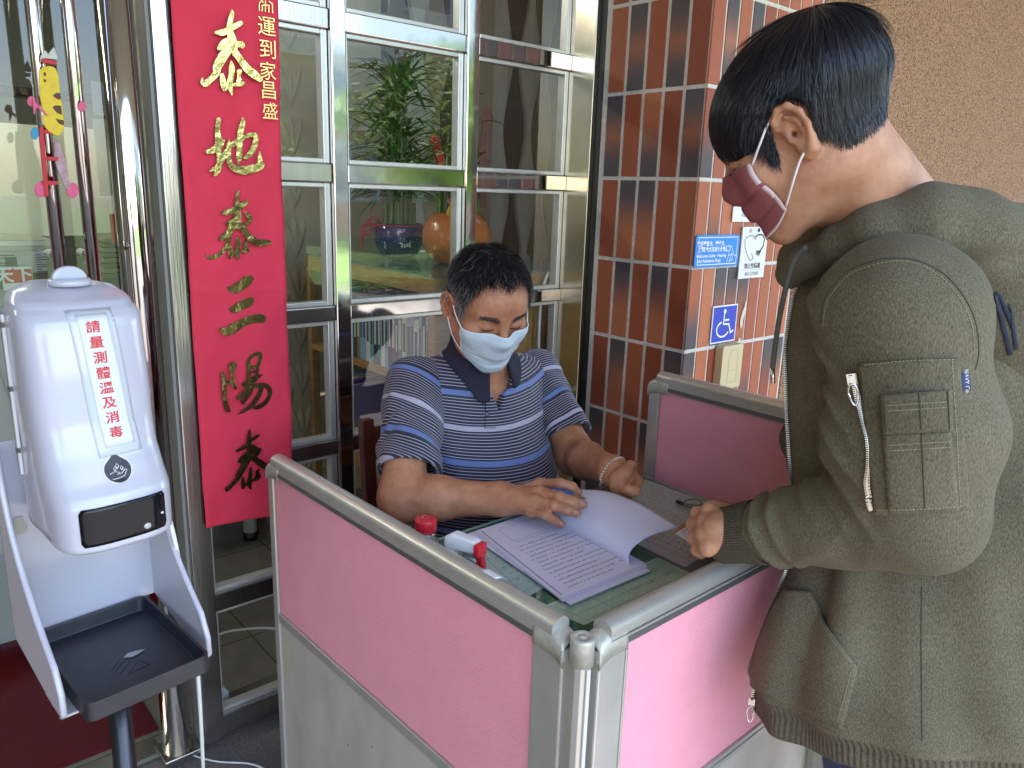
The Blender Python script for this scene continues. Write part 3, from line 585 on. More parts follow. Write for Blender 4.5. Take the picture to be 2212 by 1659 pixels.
# loose documents
doc = thing('document_stack', 'stack of printed white documents lying on the desk in front of the seated man', 'papers', onz(1200,1220,ZD))
def flat(corners, z, m, nm, t=.0006):
    P = np.array([onz(x, y, z) for x, y in corners]); b = MB(); b.add(np.concatenate([P-(0,0,t), P]), [(3,2,1,0),(4,5,6,7)]+[(i,(i+1)%4,4+(i+1)%4,4+i) for i in range(4)])
    if (np.cross(P[1]-P[0], P[2]-P[1]))[2] < 0: b.f = [q[::-1] for q in b.f]
    b.build(nm, m, doc); return lambda u, v: (P[0]*(1-u)+P[1]*u)*(1-v)+(P[3]*(1-u)+P[2]*u)*v
flat([(1010,1152),(1232,1306),(1404,1233),(1190,1100)], ZD+.0010, PAPER, 'lower_sheet')
flat([(1022,1150),(1216,1300),(1399,1224),(1180,1100)], ZD+.0022, mat('white_paper_b', (.66,.66,.84), .75), 'lower_sheet')
flat([(1026,1148),(1213,1297),(1397,1221),(1182,1100)], ZD+.0032, mat('white_paper_c', (.70,.69,.85), .75), 'lower_sheet')
q = flat([(1029,1146),(1211,1294),(1395,1217),(1178,1098)], ZD+.0045, PAPER, 'top_sheet')
k = MB()
def mark(u0,v0,u1,v1,w):
    A, B = q(u0,v0), q(u1,v1); d = unit(B-A); n = np.cross(d, (0,0,1))*w/2; z = np.array((0,0,.00018)); k.add([A-n+z, B-n+z, B+n+z, A+n+z], [(0,1,2,3)])
for i, u in enumerate(np.linspace(.36,.93,13)):
    v = .14+.05*rg.random(); end = .93 if i % 3 else .7
    while v < end:
        c = .0105*rg.uniform(.8,1.05)
        if rg.random() < .9: mark(u, v, u+rg.uniform(-.002,.002), v+c, .0034*rg.uniform(.55,1)); mark(u+rg.uniform(-.006,.006), v+c*.3, u+rg.uniform(-.006,.006), v+c*.7, .0022*rg.uniform(.4,1))
        v += c+.0085
for a in ((.08,.22,.08,.88),(.08,.22,.30,.22),(.30,.22,.30,.88),(.27,.22,.27,.88)): mark(*a, .0006)
for v in np.linspace(.05,.98,60): mark(.02+.0, v*.0+.035, .98, .035, .0005) if v < .06 else None
k.build('printing', INK, doc); k = MB()
mark(.03,.045,.97,.045,.0022); k.build('faded_border', mat('mauve_ink', (.35,.22,.38), .6), doc)
# lifted page: fold along one edge, free edge raised and curling over
fold = [(1360,1220,.7845),(1290,1179,.7845),(1215,1139,.7845),(1180,1110,.7845)]
r1 = [(1358,1203,.797),(1288,1162,.800),(1212,1120,.800),(1180,1096,.798)]
r2 = [(1369,1182,.811),(1300,1136,.820),(1225,1097,.820),(1186,1080,.814)]
r3 = [(1405,1157,.822),(1340,1106,.836),(1262,1071,.836),(1206,1066,.826)]
r4 = [(1469.6,1137,.828),(1376,1084,.842),(1308,1060.5,.842),(1242,1057,.832)]
G = np.array([[onz(*p) for p in row] for row in (fold,r1,r2,r3,r4)])
rows = np.array([spline(G[:,j], 25) for j in range(4)]); page = np.array([spline(rows[:,i], 25) for i in range(25)])
def fp(u, v): return page[int(round(u*24)), int(round(v*24))]
V, F = grid_sheet(fp, 25, 25, .0003); mesh_obj('lifted_page', V, F, PAPER, doc, True)
# ================================================================ small things on the desk
REDP = mat('red_plastic', (.62,.02,.03), .3, spec=.6); WHP = mat('white_plastic', (.80,.80,.82), .3, spec=.6)
def spray():
    c = onx(1018,1200,.735); x, y = c[0], c[1]; z0 = ZD
    t = thing('spray_bottle', 'white trigger spray bottle with red nozzle standing behind the left partition', 'bottle', (x,y,z0))
    ztop = onx(1006,1140,.735)[2]
    b = MB(); b.lathe([(0,z0),(.024,z0),(.026,z0+.004),(.026,z0+.045),(.02,z0+.055),(.010,z0+.062),(.010,z0+.070),(0,z0+.070)], (x,y,0), 24); b.build('bottle_body', mat('clear_pet', (.8,.85,.85), .1, spec=.7, trans=.8), t, smooth=True)
    d = unit(np.array([.25,-1,0])); s = np.array([-d[1],d[0],0])   # nozzle points towards the front partition
    prof = [(-.028,ztop-.040),(-.016,ztop-.040),(-.012,ztop-.028),(.020,ztop-.024),(.030,ztop-.022),(.030,ztop-.004),(.022,ztop-.001),(-.020,ztop),(-.034,ztop-.008),(-.036,ztop-.022)]
    b = MB(); b.prism([(p[0],p[1]) for p in prof], np.array([x,y,0])-s*.010, d, (0,0,1), .020); b.build('trigger_head', WHP, t, bevel=.003)
    b = MB(); b.prism([(.0305,ztop-.024),(.0305,ztop-.003),(.041,ztop-.003),(.041,ztop-.024)], np.array([x,y,0])-s*.0115, d, (0,0,1), .023)
    b.prism([(.024,ztop-.052),(.020,ztop-.0245),(.030,ztop-.0245),(.036,ztop-.052)], np.array([x,y,0])-s*.005, d, (0,0,1), .010); b.build('nozzle', REDP, t, bevel=.0015)
spray()
def capbottle():
    c = onx(920,1118,.728); x, y, zt = c; z0 = ZD
    t = thing('alcohol_bottle', 'clear bottle with ribbed red screw cap standing behind the left partition', 'bottle', (x,y,z0))
    b = MB(); b.lathe([(0,z0),(.022,z0),(.024,z0+.004),(.024,zt-.045),(.017,zt-.034),(.0165,zt-.022),(0,zt-.022)], (x,y,0), 28); b.build('bottle_body', mat('clear_pet2', (.8,.85,.85), .1, spec=.7, trans=.8), t, smooth=True)
    b = MB(); n = 60
    for r_, za, zb in ((.0195,zt-.020,zt-.001),): 
        V = []
        for z, k in ((za,1),(zb-.003,1),(zb,.93),(zb+.0005,.3),(zb+.0005,.01)):
            for a in range(n): rr_ = r_*k*(1+(.012 if a % 2 and k == 1 else 0)); V.append((x+rr_*math.cos(a*2*math.pi/n), y+rr_*math.sin(a*2*math.pi/n), z))
        F = [(i*n+a, i*n+(a+1)%n, (i+1)*n+(a+1)%n, (i+1)*n+a) for i in range(4) for a in range(n)]; b.add(V, F)
    b.lathe([(.017,zt-.026),(.0185,zt-.026),(.0185,zt-.0215),(.017,zt-.0215)], (x,y,0), 36); b.build('screw_cap', REDP, t, smooth=True)
    v, f_ = text_mesh('D', .022, (x,y,zt+.0008), (.75,-.66,0), (.66,.75,0)); mesh_obj('cap_letter', v, f_, mat('pale_red', (.75,.25,.25), .4), t)
capbottle()
def pen(name, label, a, c, r_, parts, tip_len=.012):
    a, c = np.array(a), np.array(c); d = c-a; t = thing(name, label, 'pen', a)
    for nm, u0, u1, r0, r1, m in parts:
        b = MB(); P = [a+d*(u0+(u1-u0)*k/4) for k in range(5)]; b.tube(P, np.linspace(r0,r1,5), 14); b.build(nm, m, t, smooth=False)
# black capped clear pen lying on the glass
pa, pb = onz(1462,1083,ZD+.0045), onz(1535,1112,ZD+.0045)
pen('clear_pen', 'thin clear pen with black cap lying on the glass beside the rubber band', pa, pb, .003, [('cap',0,.22,.0042,.0042,mat('black_plastic', (.015,.015,.018), .3)),('barrel',.22,.93,.0036,.0036,mat('grey_clear', (.5,.5,.52), .1, trans=.6)),('tip',.93,1,.003,.001,STEEL)])
cen = onz(1497,1085,ZD+.001); pts = [cen+np.array([.0195*math.cos(a)*1.0-.002*math.sin(a), .0165*math.sin(a)+.002*math.cos(2*a), .0005]) for a in np.linspace(0,2*math.pi,40)[:-1]]
b = MB(); b.tube(pts, .0012, 6, closed=True); tag(b.build('rubber_band', mat('teal_rubber', (.02,.16,.16), .5), smooth=True), 'thin teal rubber band ring lying on the white form', 'rubber band')
# ================================================================ chair behind the seated man
def chair():
    t = thing('wooden_chair', 'dark red wooden chair behind the seated man', 'chair', (1.02,1.50,0))
    m = mat('red_wood', (.10,.022,.012), .3, spec=.5, noise=.25, nscale=8, stretch=(6,6,1))
    yb, yf = 1.66, 1.30; cpt = ony(790,905,yb); xl, xr, zt = cpt[0], cpt[0]+.36, cpt[2]
    for x in (xl, xr):
        b = MB(); pts = [(x,yb-.02,0),(x,yb-.03,.45),(x,yb,zt)]
        V = np.array([(p[0]+sx*.017, p[1]+sy*.014, p[2]) for p in pts for sx, sy in ((-1,-1),(1,-1),(1,1),(-1,1))]); F = [(0,3,2,1),(8,9,10,11)]+[(i*4+a,i*4+(a+1)%4,(i+1)*4+(a+1)%4,(i+1)*4+a) for i in range(2) for a in range(4)]
        b.add(V, F); b.build('back_post', m, t, bevel=.004)
        b = MB(); b.box((x-.017,yf-.014,0),(x+.017,yf+.014,.42)); b.build('leg', m, t, bevel=.004)
    b = MB(); b.box((xl-.02,yf-.03,.42),(xr+.02,yb-.05,.455)); b.build('seat', m, t, bevel=.008)
    for z in (zt-.07,.74,.62): b = MB(); b.box((xl+.015,yb-.024,z),(xr-.015,yb-.006,z+.05)); b.build('back_rail', m, t, bevel=.004)
chair()
# ================================================================ signs on the pillar
def plate(name, label, cat, tl, br, m, y=None, t=.003, r=.006, dz=0):
    y = YP-.0055 if y is None else y; a, c = ony(*tl, y), ony(*br, y); x0, x1, z0, z1 = a[0], c[0], c[2]+dz, a[2]+dz
    th = thing(name, label, cat, ((x0+x1)/2, y, (z0+z1)/2)); P = []
    for cx,cz,an in ((x1-r,z1-r,0),(x0+r,z1-r,90),(x0+r,z0+r,180),(x1-r,z0+r,270)): P += [(cx+r*math.cos(R(an+k*18)), cz+r*math.sin(R(an+k*18))) for k in range(6)]
    b = MB(); b.prism(P, (0,y,0), (1,0,0), (0,0,1), t); b.build('plate', m, th)
    return th, (x0,x1,z0,z1,y-t)
def put(th, box, nm, s, u, v, size, m, sx=1., lift=.0006, align='CENTER', bold=0.):
    x0,x1,z0,z1,y = box; vv, ff = text_mesh(s, size, (x0+(x1-x0)*u, y-lift, z0+(z1-z0)*v), (1,0,0), (0,0,1), sx=sx, align=align, bold=bold)
    if len(vv): mesh_obj(nm, vv, ff, m, th)
def stripes(th, box, nm, lines, m, w, lift=.0006):
    x0,x1,z0,z1,y = box; b = MB()
    for pts in lines:
        p = [(x0+(x1-x0)*u, y-lift-.0003*(k%2), z0+(z1-z0)*v) for k, (u, v) in enumerate(pts)]
        for i, (A, B) in enumerate(zip(p, p[1:])):
            A = np.array(A); B = np.array(B); A[1] = B[1] = y-lift-.00012*(i%3); d = unit(B-A); n = np.array([-d[2],0,d[0]])*w/2; A = A-d*w*.4; B = B+d*w*.4
            b.add([A-n,B-n,B+n,A+n], [(0,1,2,3)])
    b.build(nm, m, th)
SW = mat('sign_white', (.80,.80,.80), .45); SK = mat('sign_black', (.02,.02,.02), .5)
th, bx = plate('guide_dog_sign', 'blue rounded sign welcoming guide dogs, on the pillar', 'sign', (1503,508), (1591,573), mat('sign_blue', (.012,.22,.66), .4), r=.010)
stripes(th, bx, 'border', [[(.06,.08),(.06,.92),(.94,.92),(.94,.08),(.06,.08)]], SW, .0022)
put(th, bx, 'lettering', '歡迎導盲犬、導聾犬、', .36, .72, .0150, SW, bold=.0004, sx=.92); put(th, bx, 'lettering', '肢體輔助犬及其幼犬進入', .385, .54, .0150, SW, bold=.0004, sx=.84)
put(th, bx, 'lettering', 'Welcome Guide · Hearing', .365, .35, .0130, SW, bold=.0003); put(th, bx, 'lettering', 'and Assistance Dogs', .325, .20, .0130, SW, bold=.0003)
stripes(th, bx, 'dog_outline', [[(.66,.52),(.67,.60),(.74,.66),(.82,.62),(.84,.50),(.88,.36),(.96,.30)],[(.66,.52),(.70,.48),(.76,.50),(.76,.40),(.73,.12)],[(.74,.66),(.79,.55),(.76,.48)],[(.76,.32),(.84,.40),(.86,.22),(.78,.14),(.84,.40)]], SW, .0018)
th, bx = plate('harassment_notice', 'white notice with a heart of two figures curving off the pillar', 'notice', (1603,490), (1646,598), mat('notice_white', (.74,.73,.70), .5), t=.004, r=.002)
def arc(cx, cz, rx, rz, a0, a1, n=14): return [(cx+rx*math.cos(R(a0+(a1-a0)*k/n)), cz+rz*math.sin(R(a0+(a1-a0)*k/n))) for k in range(n+1)]
greyp = mat('heart_grey', (.42,.36,.36), .5)
stripes(th, bx, 'heart_left', [arc(.33,.72,.22,.11,20,200)+[(.16,.58),(.28,.44),(.40,.34),(.5,.40),(.42,.48)]], greyp, .0045)
stripes(th, bx, 'heart_right', [arc(.68,.74,.20,.11,160,-20)+[(.86,.62),(.74,.52),(.60,.52)],[(.74,.52),(.66,.45)],[(.78,.54),(.72,.45)],[(.70,.53),(.60,.47)]], SK, .0045)
for u, v, m_ in ((.30,.925,greyp),(.62,.935,SK)):
    b = MB(); x0,x1,z0,z1,y = bx; b.lathe([(0,0),(.0062,0),(.0062,.0008),(0,.0008)], (x0+(x1-x0)*u, y-.0008, z0+(z1-z0)*v), 18, M=np.array([[1,0,0,0],[0,0,1,0],[0,1,0,0],[0,0,0,1.]])); b.build('head_dot', m_, th)
put(th, bx, 'lettering', '禁止性騷擾', .5, .235, .0170, SK, bold=.0002); put(th, bx, 'lettering', '082-373000', .5, .085, .0150, mat('pen_grey', (.15,.15,.17), .6))
stripes(th, bx, 'rule', [[(.05,.165),(.95,.165)]], greyp, .0008)
th, bx = plate('white_notice', 'white plate partly hidden behind the red face mask', 'notice', (1590,375), (1666,479), SW, r=.002)
put(th, bx, 'lettering', '違者罰', .12, .60, .020, SK, bold=.0006, align='LEFT'); put(th, bx, 'lettering', '金門縣衛生局 關心您', .20, .22, .0120, SK, align='LEFT', bold=.0002); put(th, bx, 'lettering', '民眾防疫專線：', .20, .13, .0095, SK, align='LEFT')
th, bx = plate('wheelchair_sign', 'small square blue wheelchair access sign with white border', 'sign', (1540,662), (1585,735), SW, r=.001, t=.002)
b = MB(); x0,x1,z0,z1,y = bx; b.box((x0+.004,y-.0006,z0+.004),(x1-.004,y-.0001,z1-.004)); b.build('blue_field', mat('deep_blue', (.004,.035,.42), .4), th); bx = (x0,x1,z0,z1,y-.0007)
stripes(th, bx, 'wheelchair_figure', [[(.46,.76),(.46,.50),(.68,.48),(.78,.24),(.88,.29)],[(.46,.60),(.66,.60)],arc(.45,.36,.25,.20,110,330)], SW, .0052, .0004)
x0,x1,z0,z1,y = bx; b = MB(); b.lathe([(0,0),(.0068,0),(.0068,.0008),(0,.0008)], (x0+(x1-x0)*.47, y-.0012, z0+(z1-z0)*.84), 18, M=np.array([[1,0,0,0],[0,0,1,0],[0,1,0,0],[0,0,0,1.]])); b.build('figure_head', SW, th)
th, bx = plate('door_bell', 'yellowed plastic door bell button box on the pillar', 'doorbell', (1547,746), (1581,830), mat('yellowed_plastic', (.58,.48,.27), .45), t=.026, r=.006)
stripes(th, bx, 'bell_relief', [arc(.55,.66,.22,.24,180,0)+[(.77,.15),(.33,.15),(.33,.66)],[(.33,.42),(.77,.42)]], mat('bell_line', (.40,.31,.15), .5), .0012)
P = [(0,.0),(.006,.01),(.004,.02),(.009,.03),(.012,.045),(.010,.055),(.013,.062),(.008,.066),(.006,.052),(.001,.045),(-.004,.03),(-.006,.015)]
c = ony(1602,690,YP-.0052); b = MB(); b.prism([(p[0]*1.3,p[1]*1.3-.03) for p in P], (c[0],YP-.0052,c[2]), (1,0,0), (0,0,1), .0008); b.lathe([(0,0),(.006,0),(.006,.001),(0,.001)], (c[0]-.002,YP-.0062,c[2]-.062), 12, M=np.array([[1,0,0,0],[0,0,1,0],[0,1,0,0],[0,0,0,1.]]))
tag(b.build('glue_patch', mat('dry_glue', (.66,.60,.46), .7)), 'flaking cream glue patch left on the tiles beside the wheelchair sign', 'glue patch')
# ================================================================ hand sanitizer and temperature dispenser on its stand
def local_obj(nm, V, F, m, t, smooth=False, bevel=0., attrs=None): return mesh_obj(nm, V, F, m, t, smooth, attrs, world_space=False, bevel=bevel)
def lob(b, nm, m, t, smooth=False, bevel=0.): return local_obj(nm, np.concatenate(b.v), b.f, m, t, smooth, bevel)
def dispenser():
    O = np.array([.188,1.072,.85]); t = thing('sanitizer_dispenser', 'white automatic sanitizer and temperature dispenser with red writing, on a black pole', 'dispenser', O, R(6.5)); t.scale = (1.08,1.05,.985)
    wm = mat('glossy_white_plastic', (.50,.49,.56), .22, spec=.6, coat=.4, noise=.02); wm2 = mat('grey_white_plastic', (.50,.48,.51), .35, spec=.5)
    cx = .001
    zs = np.concatenate([np.linspace(.150,.165,5), np.linspace(.17,.225,8), np.linspace(.232,.30,12), np.linspace(.31,.42,10), np.linspace(.424,.457,14)])
    def prof(z):
        f = float(np.interp(z, [.15,.16,.215,.235,.265,.30,.36,.42,.438,.450,.457], [.135,.150,.149,.136,.120,.112,.108,.100,.086,.058,.025]))
        w = float(np.interp(z, [.15,.16,.22,.27,.33,.42,.440,.451,.457], [.058,.0615,.0625,.0615,.0625,.0620,.058,.049,.026]))
        return w, f
    V = []; n = 0; M_ = 64
    for z in zs:
        w, f = prof(z); y0 = -.004; y1 = -f; cyy = (y0+y1)/2; hy = (y0-y1)/2; p = 4.5 if z < .43 else 3.2
        if z < .16: w -= .006*((.16-z)/.01)**2; hy -= .006*((.16-z)/.01)**2
        for a in range(M_):
            an = a*2*math.pi/M_; c_, s_ = math.cos(an), math.sin(an); k = (abs(c_)**p+abs(s_)**p)**(-1/p)
            x = w*k*c_; y = hy*k*s_; bow = .006*(1-(x/w)**2) if s_ < 0 else 0
            # the underside of the nose slopes up towards the back
            zz = z+(max(0,(y+hy)/(2*hy))*.020 if z < .17 else 0)-(.022*max(0,(x/w+1)/2)*0)
            V.append((cx+x, cyy+y-bow, zz))
    F = [(i*M_+a, i*M_+(a+1)%M_, (i+1)*M_+(a+1)%M_, (i+1)*M_+a) for i in range(len(zs)-1) for a in range(M_)]
    V.append((cx, -.06, .157)); V.append((cx, -.03, .4585)); k = len(V)
    F += [((a+1)%M_, a, k-2) for a in range(M_)]+[((len(zs)-1)*M_+a, (len(zs)-1)*M_+(a+1)%M_, k-1) for a in range(M_)]
    local_obj('housing', V, F, wm, t, True)
    # front surface position for stickers
    def fy(x, z): w, f = prof(z); k = abs((x-cx)/w); hy=(f-.004)/2; return -(.004+hy) - hy*(max(0,1-k**4.5))**(1/4.5) - .006*(1-k*k)
    def patch(nm, x0, x1, z0, z1, m, lift, nu=10, nv=24, skew=0., rnd=0.):
        def f_(u, v):
            z = z0+(z1-z0)*v; xa = x0+(x1-x0)*u+skew*(.5-v)
            if rnd:
                e = max(0, abs(v-.5)*2-(1-2*rnd))/(2*rnd) if rnd else 0; s = 1-(1-math.sqrt(max(0,1-min(1,e)**2)))*rnd*1.0; xa = (x0+x1)/2+(xa-(x0+x1)/2)*s
            return (xa, fy(xa, z)-lift, z)
        V, F = grid_sheet(f_, nu, nv, .0004); local_obj(nm, V, F, m, t, True)
    patch('screen', cx-.044, cx+.044, .168, .214, mat('screen_black', (.006,.006,.008), .08, spec=.35), .0012, 14, 10, rnd=.06)
    for nm, x, z, r_, m in (('sensor_lens', .022, .177, .0042, mat('lens_grey', (.45,.46,.42), .15)), ('indicator', .040, .187, .0016, WHP), ('reset_hole', .008,.172,.0006,BLACKM)):
        b = MB(); b.lathe([(0,.0),(r_,.0),(r_*.8,.0012),(0,.0016)][::-1], (x, fy(x,z)-.0014, z), 20, M=np.array([[1,0,0,0],[0,0,-1,0],[0,1,0,0],[0,0,0,1.]])); lob(b, nm, m, t, True)
    patch('label_tape', -.015, .030, .262, .432, mat('clear_tape', (.52,.54,.59), .12, spec=.7), .0008, skew=.010)
    patch('paper_label', -.007, .0235, .272, .427, mat('label_white', (.66,.68,.72), .5), .0016, skew=.010)
    red = mat('red_writing', (.62,.03,.03), .5)
    for i, ch in enumerate('請量測體溫及消毒'):
        z = .413-.0178*i; x = .007+.0026-.0011*i*.9+.0012*i
        x = .0055+.0011*i*.0+(.010*(.5-(z-.272)/.155))*1.0+.001
        v, f_ = text_mesh(ch, .0148, (x, fy(x,z)-.0024, z), (1,0,0), (0,.10,1), bold=.0002); local_obj('red_character', v, f_, red, t)
    # drop shaped sticker
    P = [(0,.017)]+[(.0135*math.sin(a), -.0135*math.cos(a)*1.0-.001) for a in np.linspace(2.2,-2.2,24)]
    for s_, m, l_ in ((1.07, mat('silver_rim', (.6,.58,.52), .3, .6), .0006),(1.0, mat('sticker_black', (.012,.012,.018), .25), .0010)):
        b = MB(); pp = [(.004+a*s_, .248+c_*s_) for a, c_ in P]; V = [(x, fy(x,z)-l_, z) for x, z in pp]; b.add(V, [tuple(range(len(V)))]); lob(b, 'drop_sticker', m, t)
    b = MB()
    for pts in ([(-.009,-.001),(-.004,.001),(.001,-.001),(-.002,-.0025),(.003,-.002),(.007,.0015),(.0088,.001),(.005,-.005),(-.001,-.0065),(-.008,-.0068)], [(0,.0035),(-.0016,.006),(0,.009),(.0016,.006),(0,.0035)], [(.004,.001),(.0025,.003),(.004,.0055),(.0055,.003),(.004,.001)], [(-.003,.0015),(-.0042,.0035),(-.003,.006),(-.0015,.0035),(-.003,.0015)]):
        q = [(.004+x, fy(.004+x,.245+z)-.0014, .245+z) for x, z in pts]; b.tube(q, .0004, 5)
    lob(b, 'hand_symbol', SW, t)
    # knob on top
    b = MB(); b.lathe([(0,.4535),(.021,.4535),(.0215,.458),(.020,.461),(0,.4615)][::-1], (.004,-.045,0), 32)
    lob(b, 'knob_ring', wm, t, True)
    V, F = grid_sheet(lambda u,v: (.004+.0185*math.cos(math.pi*u)*1, -.045+.004*(v-.5)*2*(1), .460+.0165*math.sin(math.pi*u)*1), 20, 3, .0); b = MB()
    b.prism([(.0175*math.cos(math.pi*k/20), .0155*math.sin(math.pi*k/20)) for k in range(21)], (.004,-.041,.4605), (1,0,0), (0,0,1), .008); lob(b, 'knob', wm, t, bevel=.0025)
    # seam and level window on the left flank
    xs = cx-.0640
    b = MB(); b.box((xs-.0016,-.047,.232),(xs+.002,-.041,.425)); lob(b, 'level_window', mat('clear_strip', (.62,.60,.60), .15, spec=.7), t, bevel=.0012)
    b = MB(); b.box((xs-.0010,-.0405,.232),(xs+.002,-.0375,.425)); 
    for z in (.26,.335,.41): b.box((xs-.0022,-.0475,z),(xs+.001,-.040,z+.006))
    lob(b, 'level_slot', mat('slot_dark', (.10,.09,.09), .4), t)
    # stand: back plate, cheeks, tray, pole
    def cheek(x, sgn, nm):
        top = .262; fr = [(-.016,top)]+[(-(.016+.136*u**1.7), top-(top-.012)*u**.75+.0) for u in np.linspace(.05,.93,20)]+[(-.150,-.004),(-.151,-.028),(-.145,-.034)]
        P = [(.004,top)]+fr+[(-.12,-.034),(.004,-.002)]
        b = MB(); b.prism([(y, z) for y, z in P], (x,0,0), (0,1,0), (0,0,1), .0035); lob(b, nm, wm2, t, bevel=.001)
        e = np.array([(x+.00175, y-.001, z) for y, z in fr]); b = MB(); b.tube(e, .0036, 8); lob(b, 'cheek_edge', wm, t, True)
    cheek(-.080, -1, 'left_cheek'); cheek(.080, 1, 'right_cheek')
    b = MB(); b.box((-.080,.0005,-.004),(.083,.004,.262)); lob(b, 'back_plate', wm, t, bevel=.001)
    b = MB(); V = [(-.0795,-.095,-.0275),(-.0795,-.146,-.0345),(.083,-.146,-.0345),(.083,-.095,-.0275)]; V = np.array(V); b.add(np.concatenate([V-(0,0,.003), V]), [(0,1,2,3),(7,6,5,4)]+[(i,4+i,4+(i+1)%4,(i+1)%4) for i in range(4)]); lob(b, 'bracket_floor', wm2, t)
    b = MB(); b.prism([(-.006,0),(.006,0),(.004,.012),(-.004,.012)], (-.062,.0000,.15), (1,0,0), (0,0,1), .001); b.lathe([(0,0),(.0085,0),(.0085,.001),(0,.001)], (-.062,.000,.146), 16, M=np.array([[1,0,0,0],[0,0,1,0],[0,1,0,0],[0,0,0,1.]])); lob(b, 'keyhole', mat('keyhole_grey', (.45,.44,.38), .5), t)
    tr = mat('tray_black', (.018,.020,.026), .38, spec=.5, noise=.3, nscale=40, bump=.1, bscale=300)
    def rrp(hx, y0, y1, r):
        P = []
        for px,py,a in ((hx-r,y1-r,0),(-hx+r,y1-r,90),(-hx+r,y0+r,180),(hx-r,y0+r,270)): P += [(px+r*math.cos(R(a+k*18)), py+r*math.sin(R(a+k*18))) for k in range(6)]
        return P
    hx, ya, yb = .067, -.190, -.004; outer = rrp(hx,ya,yb,.010); inner = rrp(hx-.0035,ya+.0035,yb-.0035,.008); low = rrp(hx-.006,ya+.006,yb-.006,.008); K = len(outer)
    L = [[(x,y,-.024) for x,y in outer],[(x,y,.0) for x,y in outer],[(x,y,.0) for x,y in inner],[(x,y,-.019) for x,y in low]]
    V = np.array(sum(L, [])); F = [(i*K+a, i*K+(a+1)%K, (i+1)*K+(a+1)%K, (i+1)*K+a) for i in range(3) for a in range(K)]+[tuple(range(3*K,4*K)), tuple(range(K))[::-1]]
    # tray hangs a little lower at the front
    V[:,2] += (V[:,1]+.1)*.02
    tr_o = local_obj('drip_tray', V, F, tr, t, False, .0008)
    b = MB(); zf = -.0185
    for pts in ([(.012,-.118),(-.006,-.138),(.018,-.136),(.012,-.118)],[(.006,-.112),(-.012,-.130)],[(0,-.108),(-.016,-.124)],[(-.004,-.104),(-.018,-.118)]): b.tube([(x,y,zf+(y+.1)*.02) for x,y in pts], .0005, 5)
    lob(b, 'tray_mark', mat('tray_line', (.05,.05,.06), .4), tr_o)
    b = MB(); b.add([(x*.9+.012,y-.105,zf+.0006) for x,y in ((-.012,.002),(-.004,.008),(.006,.006),(.016,.002),(.006,-.002),(-.004,-.004))], [(5,4,3,2,1,0)]); lob(b, 'dried_gel', mat('dried_gel', (.35,.36,.38), .3), tr_o)
    b = MB(); b.tube([(0,-.075,-.035),(0,-.075,-.848)], .013, 24); lob(b, 'pole', mat('pole_black', (.010,.011,.013), .25, spec=.6), t, True)
    b = MB(); b.lathe([(0,0),(.14,0),(.14,.006),(.03,.012),(0,.012)], (0,-.075,-.849), 40); lob(b, 'base_plate', tr, t, True)
dispenser()
def cord(name, label, pts, r_, m, cat='cable'):
    b = MB(); b.tube(spline(pts, 50), r_, 10); return tag(b.build(name, m, smooth=True), label, cat)
WC = mat('white_cable', (.78,.77,.72), .4)
cord('power_cord', 'white power cord hanging down from the dispenser beside the steel post', [dep(362,1105,1.02), dep(378,1170,1.03), dep(394,1250,1.06), dep(410,1340,1.10), dep(424,1420,1.14), dep(432,1520,1.2), dep(438,1640,1.28), dep(440,1700,1.33)], .0030, WC)
cord('floor_cable', 'thin white cable looping on the paving at the foot of the door column', [onz(412,1568,.03), onz(396,1590,.004), onz(398,1618,.0), onz(420,1632,-.008), onz(470,1645,-.008), onz(540,1650,-.008), onz(585,1668,-.008), onz(640,1700,-.008)], .0022, WC)
cord('indoor_cable', 'pale cable lying across the tiled floor inside the window below the banner', [onz(440,1395,.004), onz(480,1368,.004), onz(540,1358,.004), onz(592,1358,.004), onz(640,1370,.004)], .004, WC)
cord('wall_cable', 'white flexible cable hanging behind the glass to the right of the seated man', [ony(1186,588,1.87), ony(1174,620,1.87), ony(1166,680,1.87), ony(1163,780,1.87), ony(1165,900,1.87), ony(1168,1000,1.87)], .005, WC)
cord('wall_cable', 'thinner white cable hanging just right of the thicker one behind the glass', [ony(1190,590,1.875), ony(1197,640,1.875), ony(1200,700,1.875), ony(1195,800,1.875), ony(1190,930,1.875), ony(1190,1010,1.875)], .0033, WC)
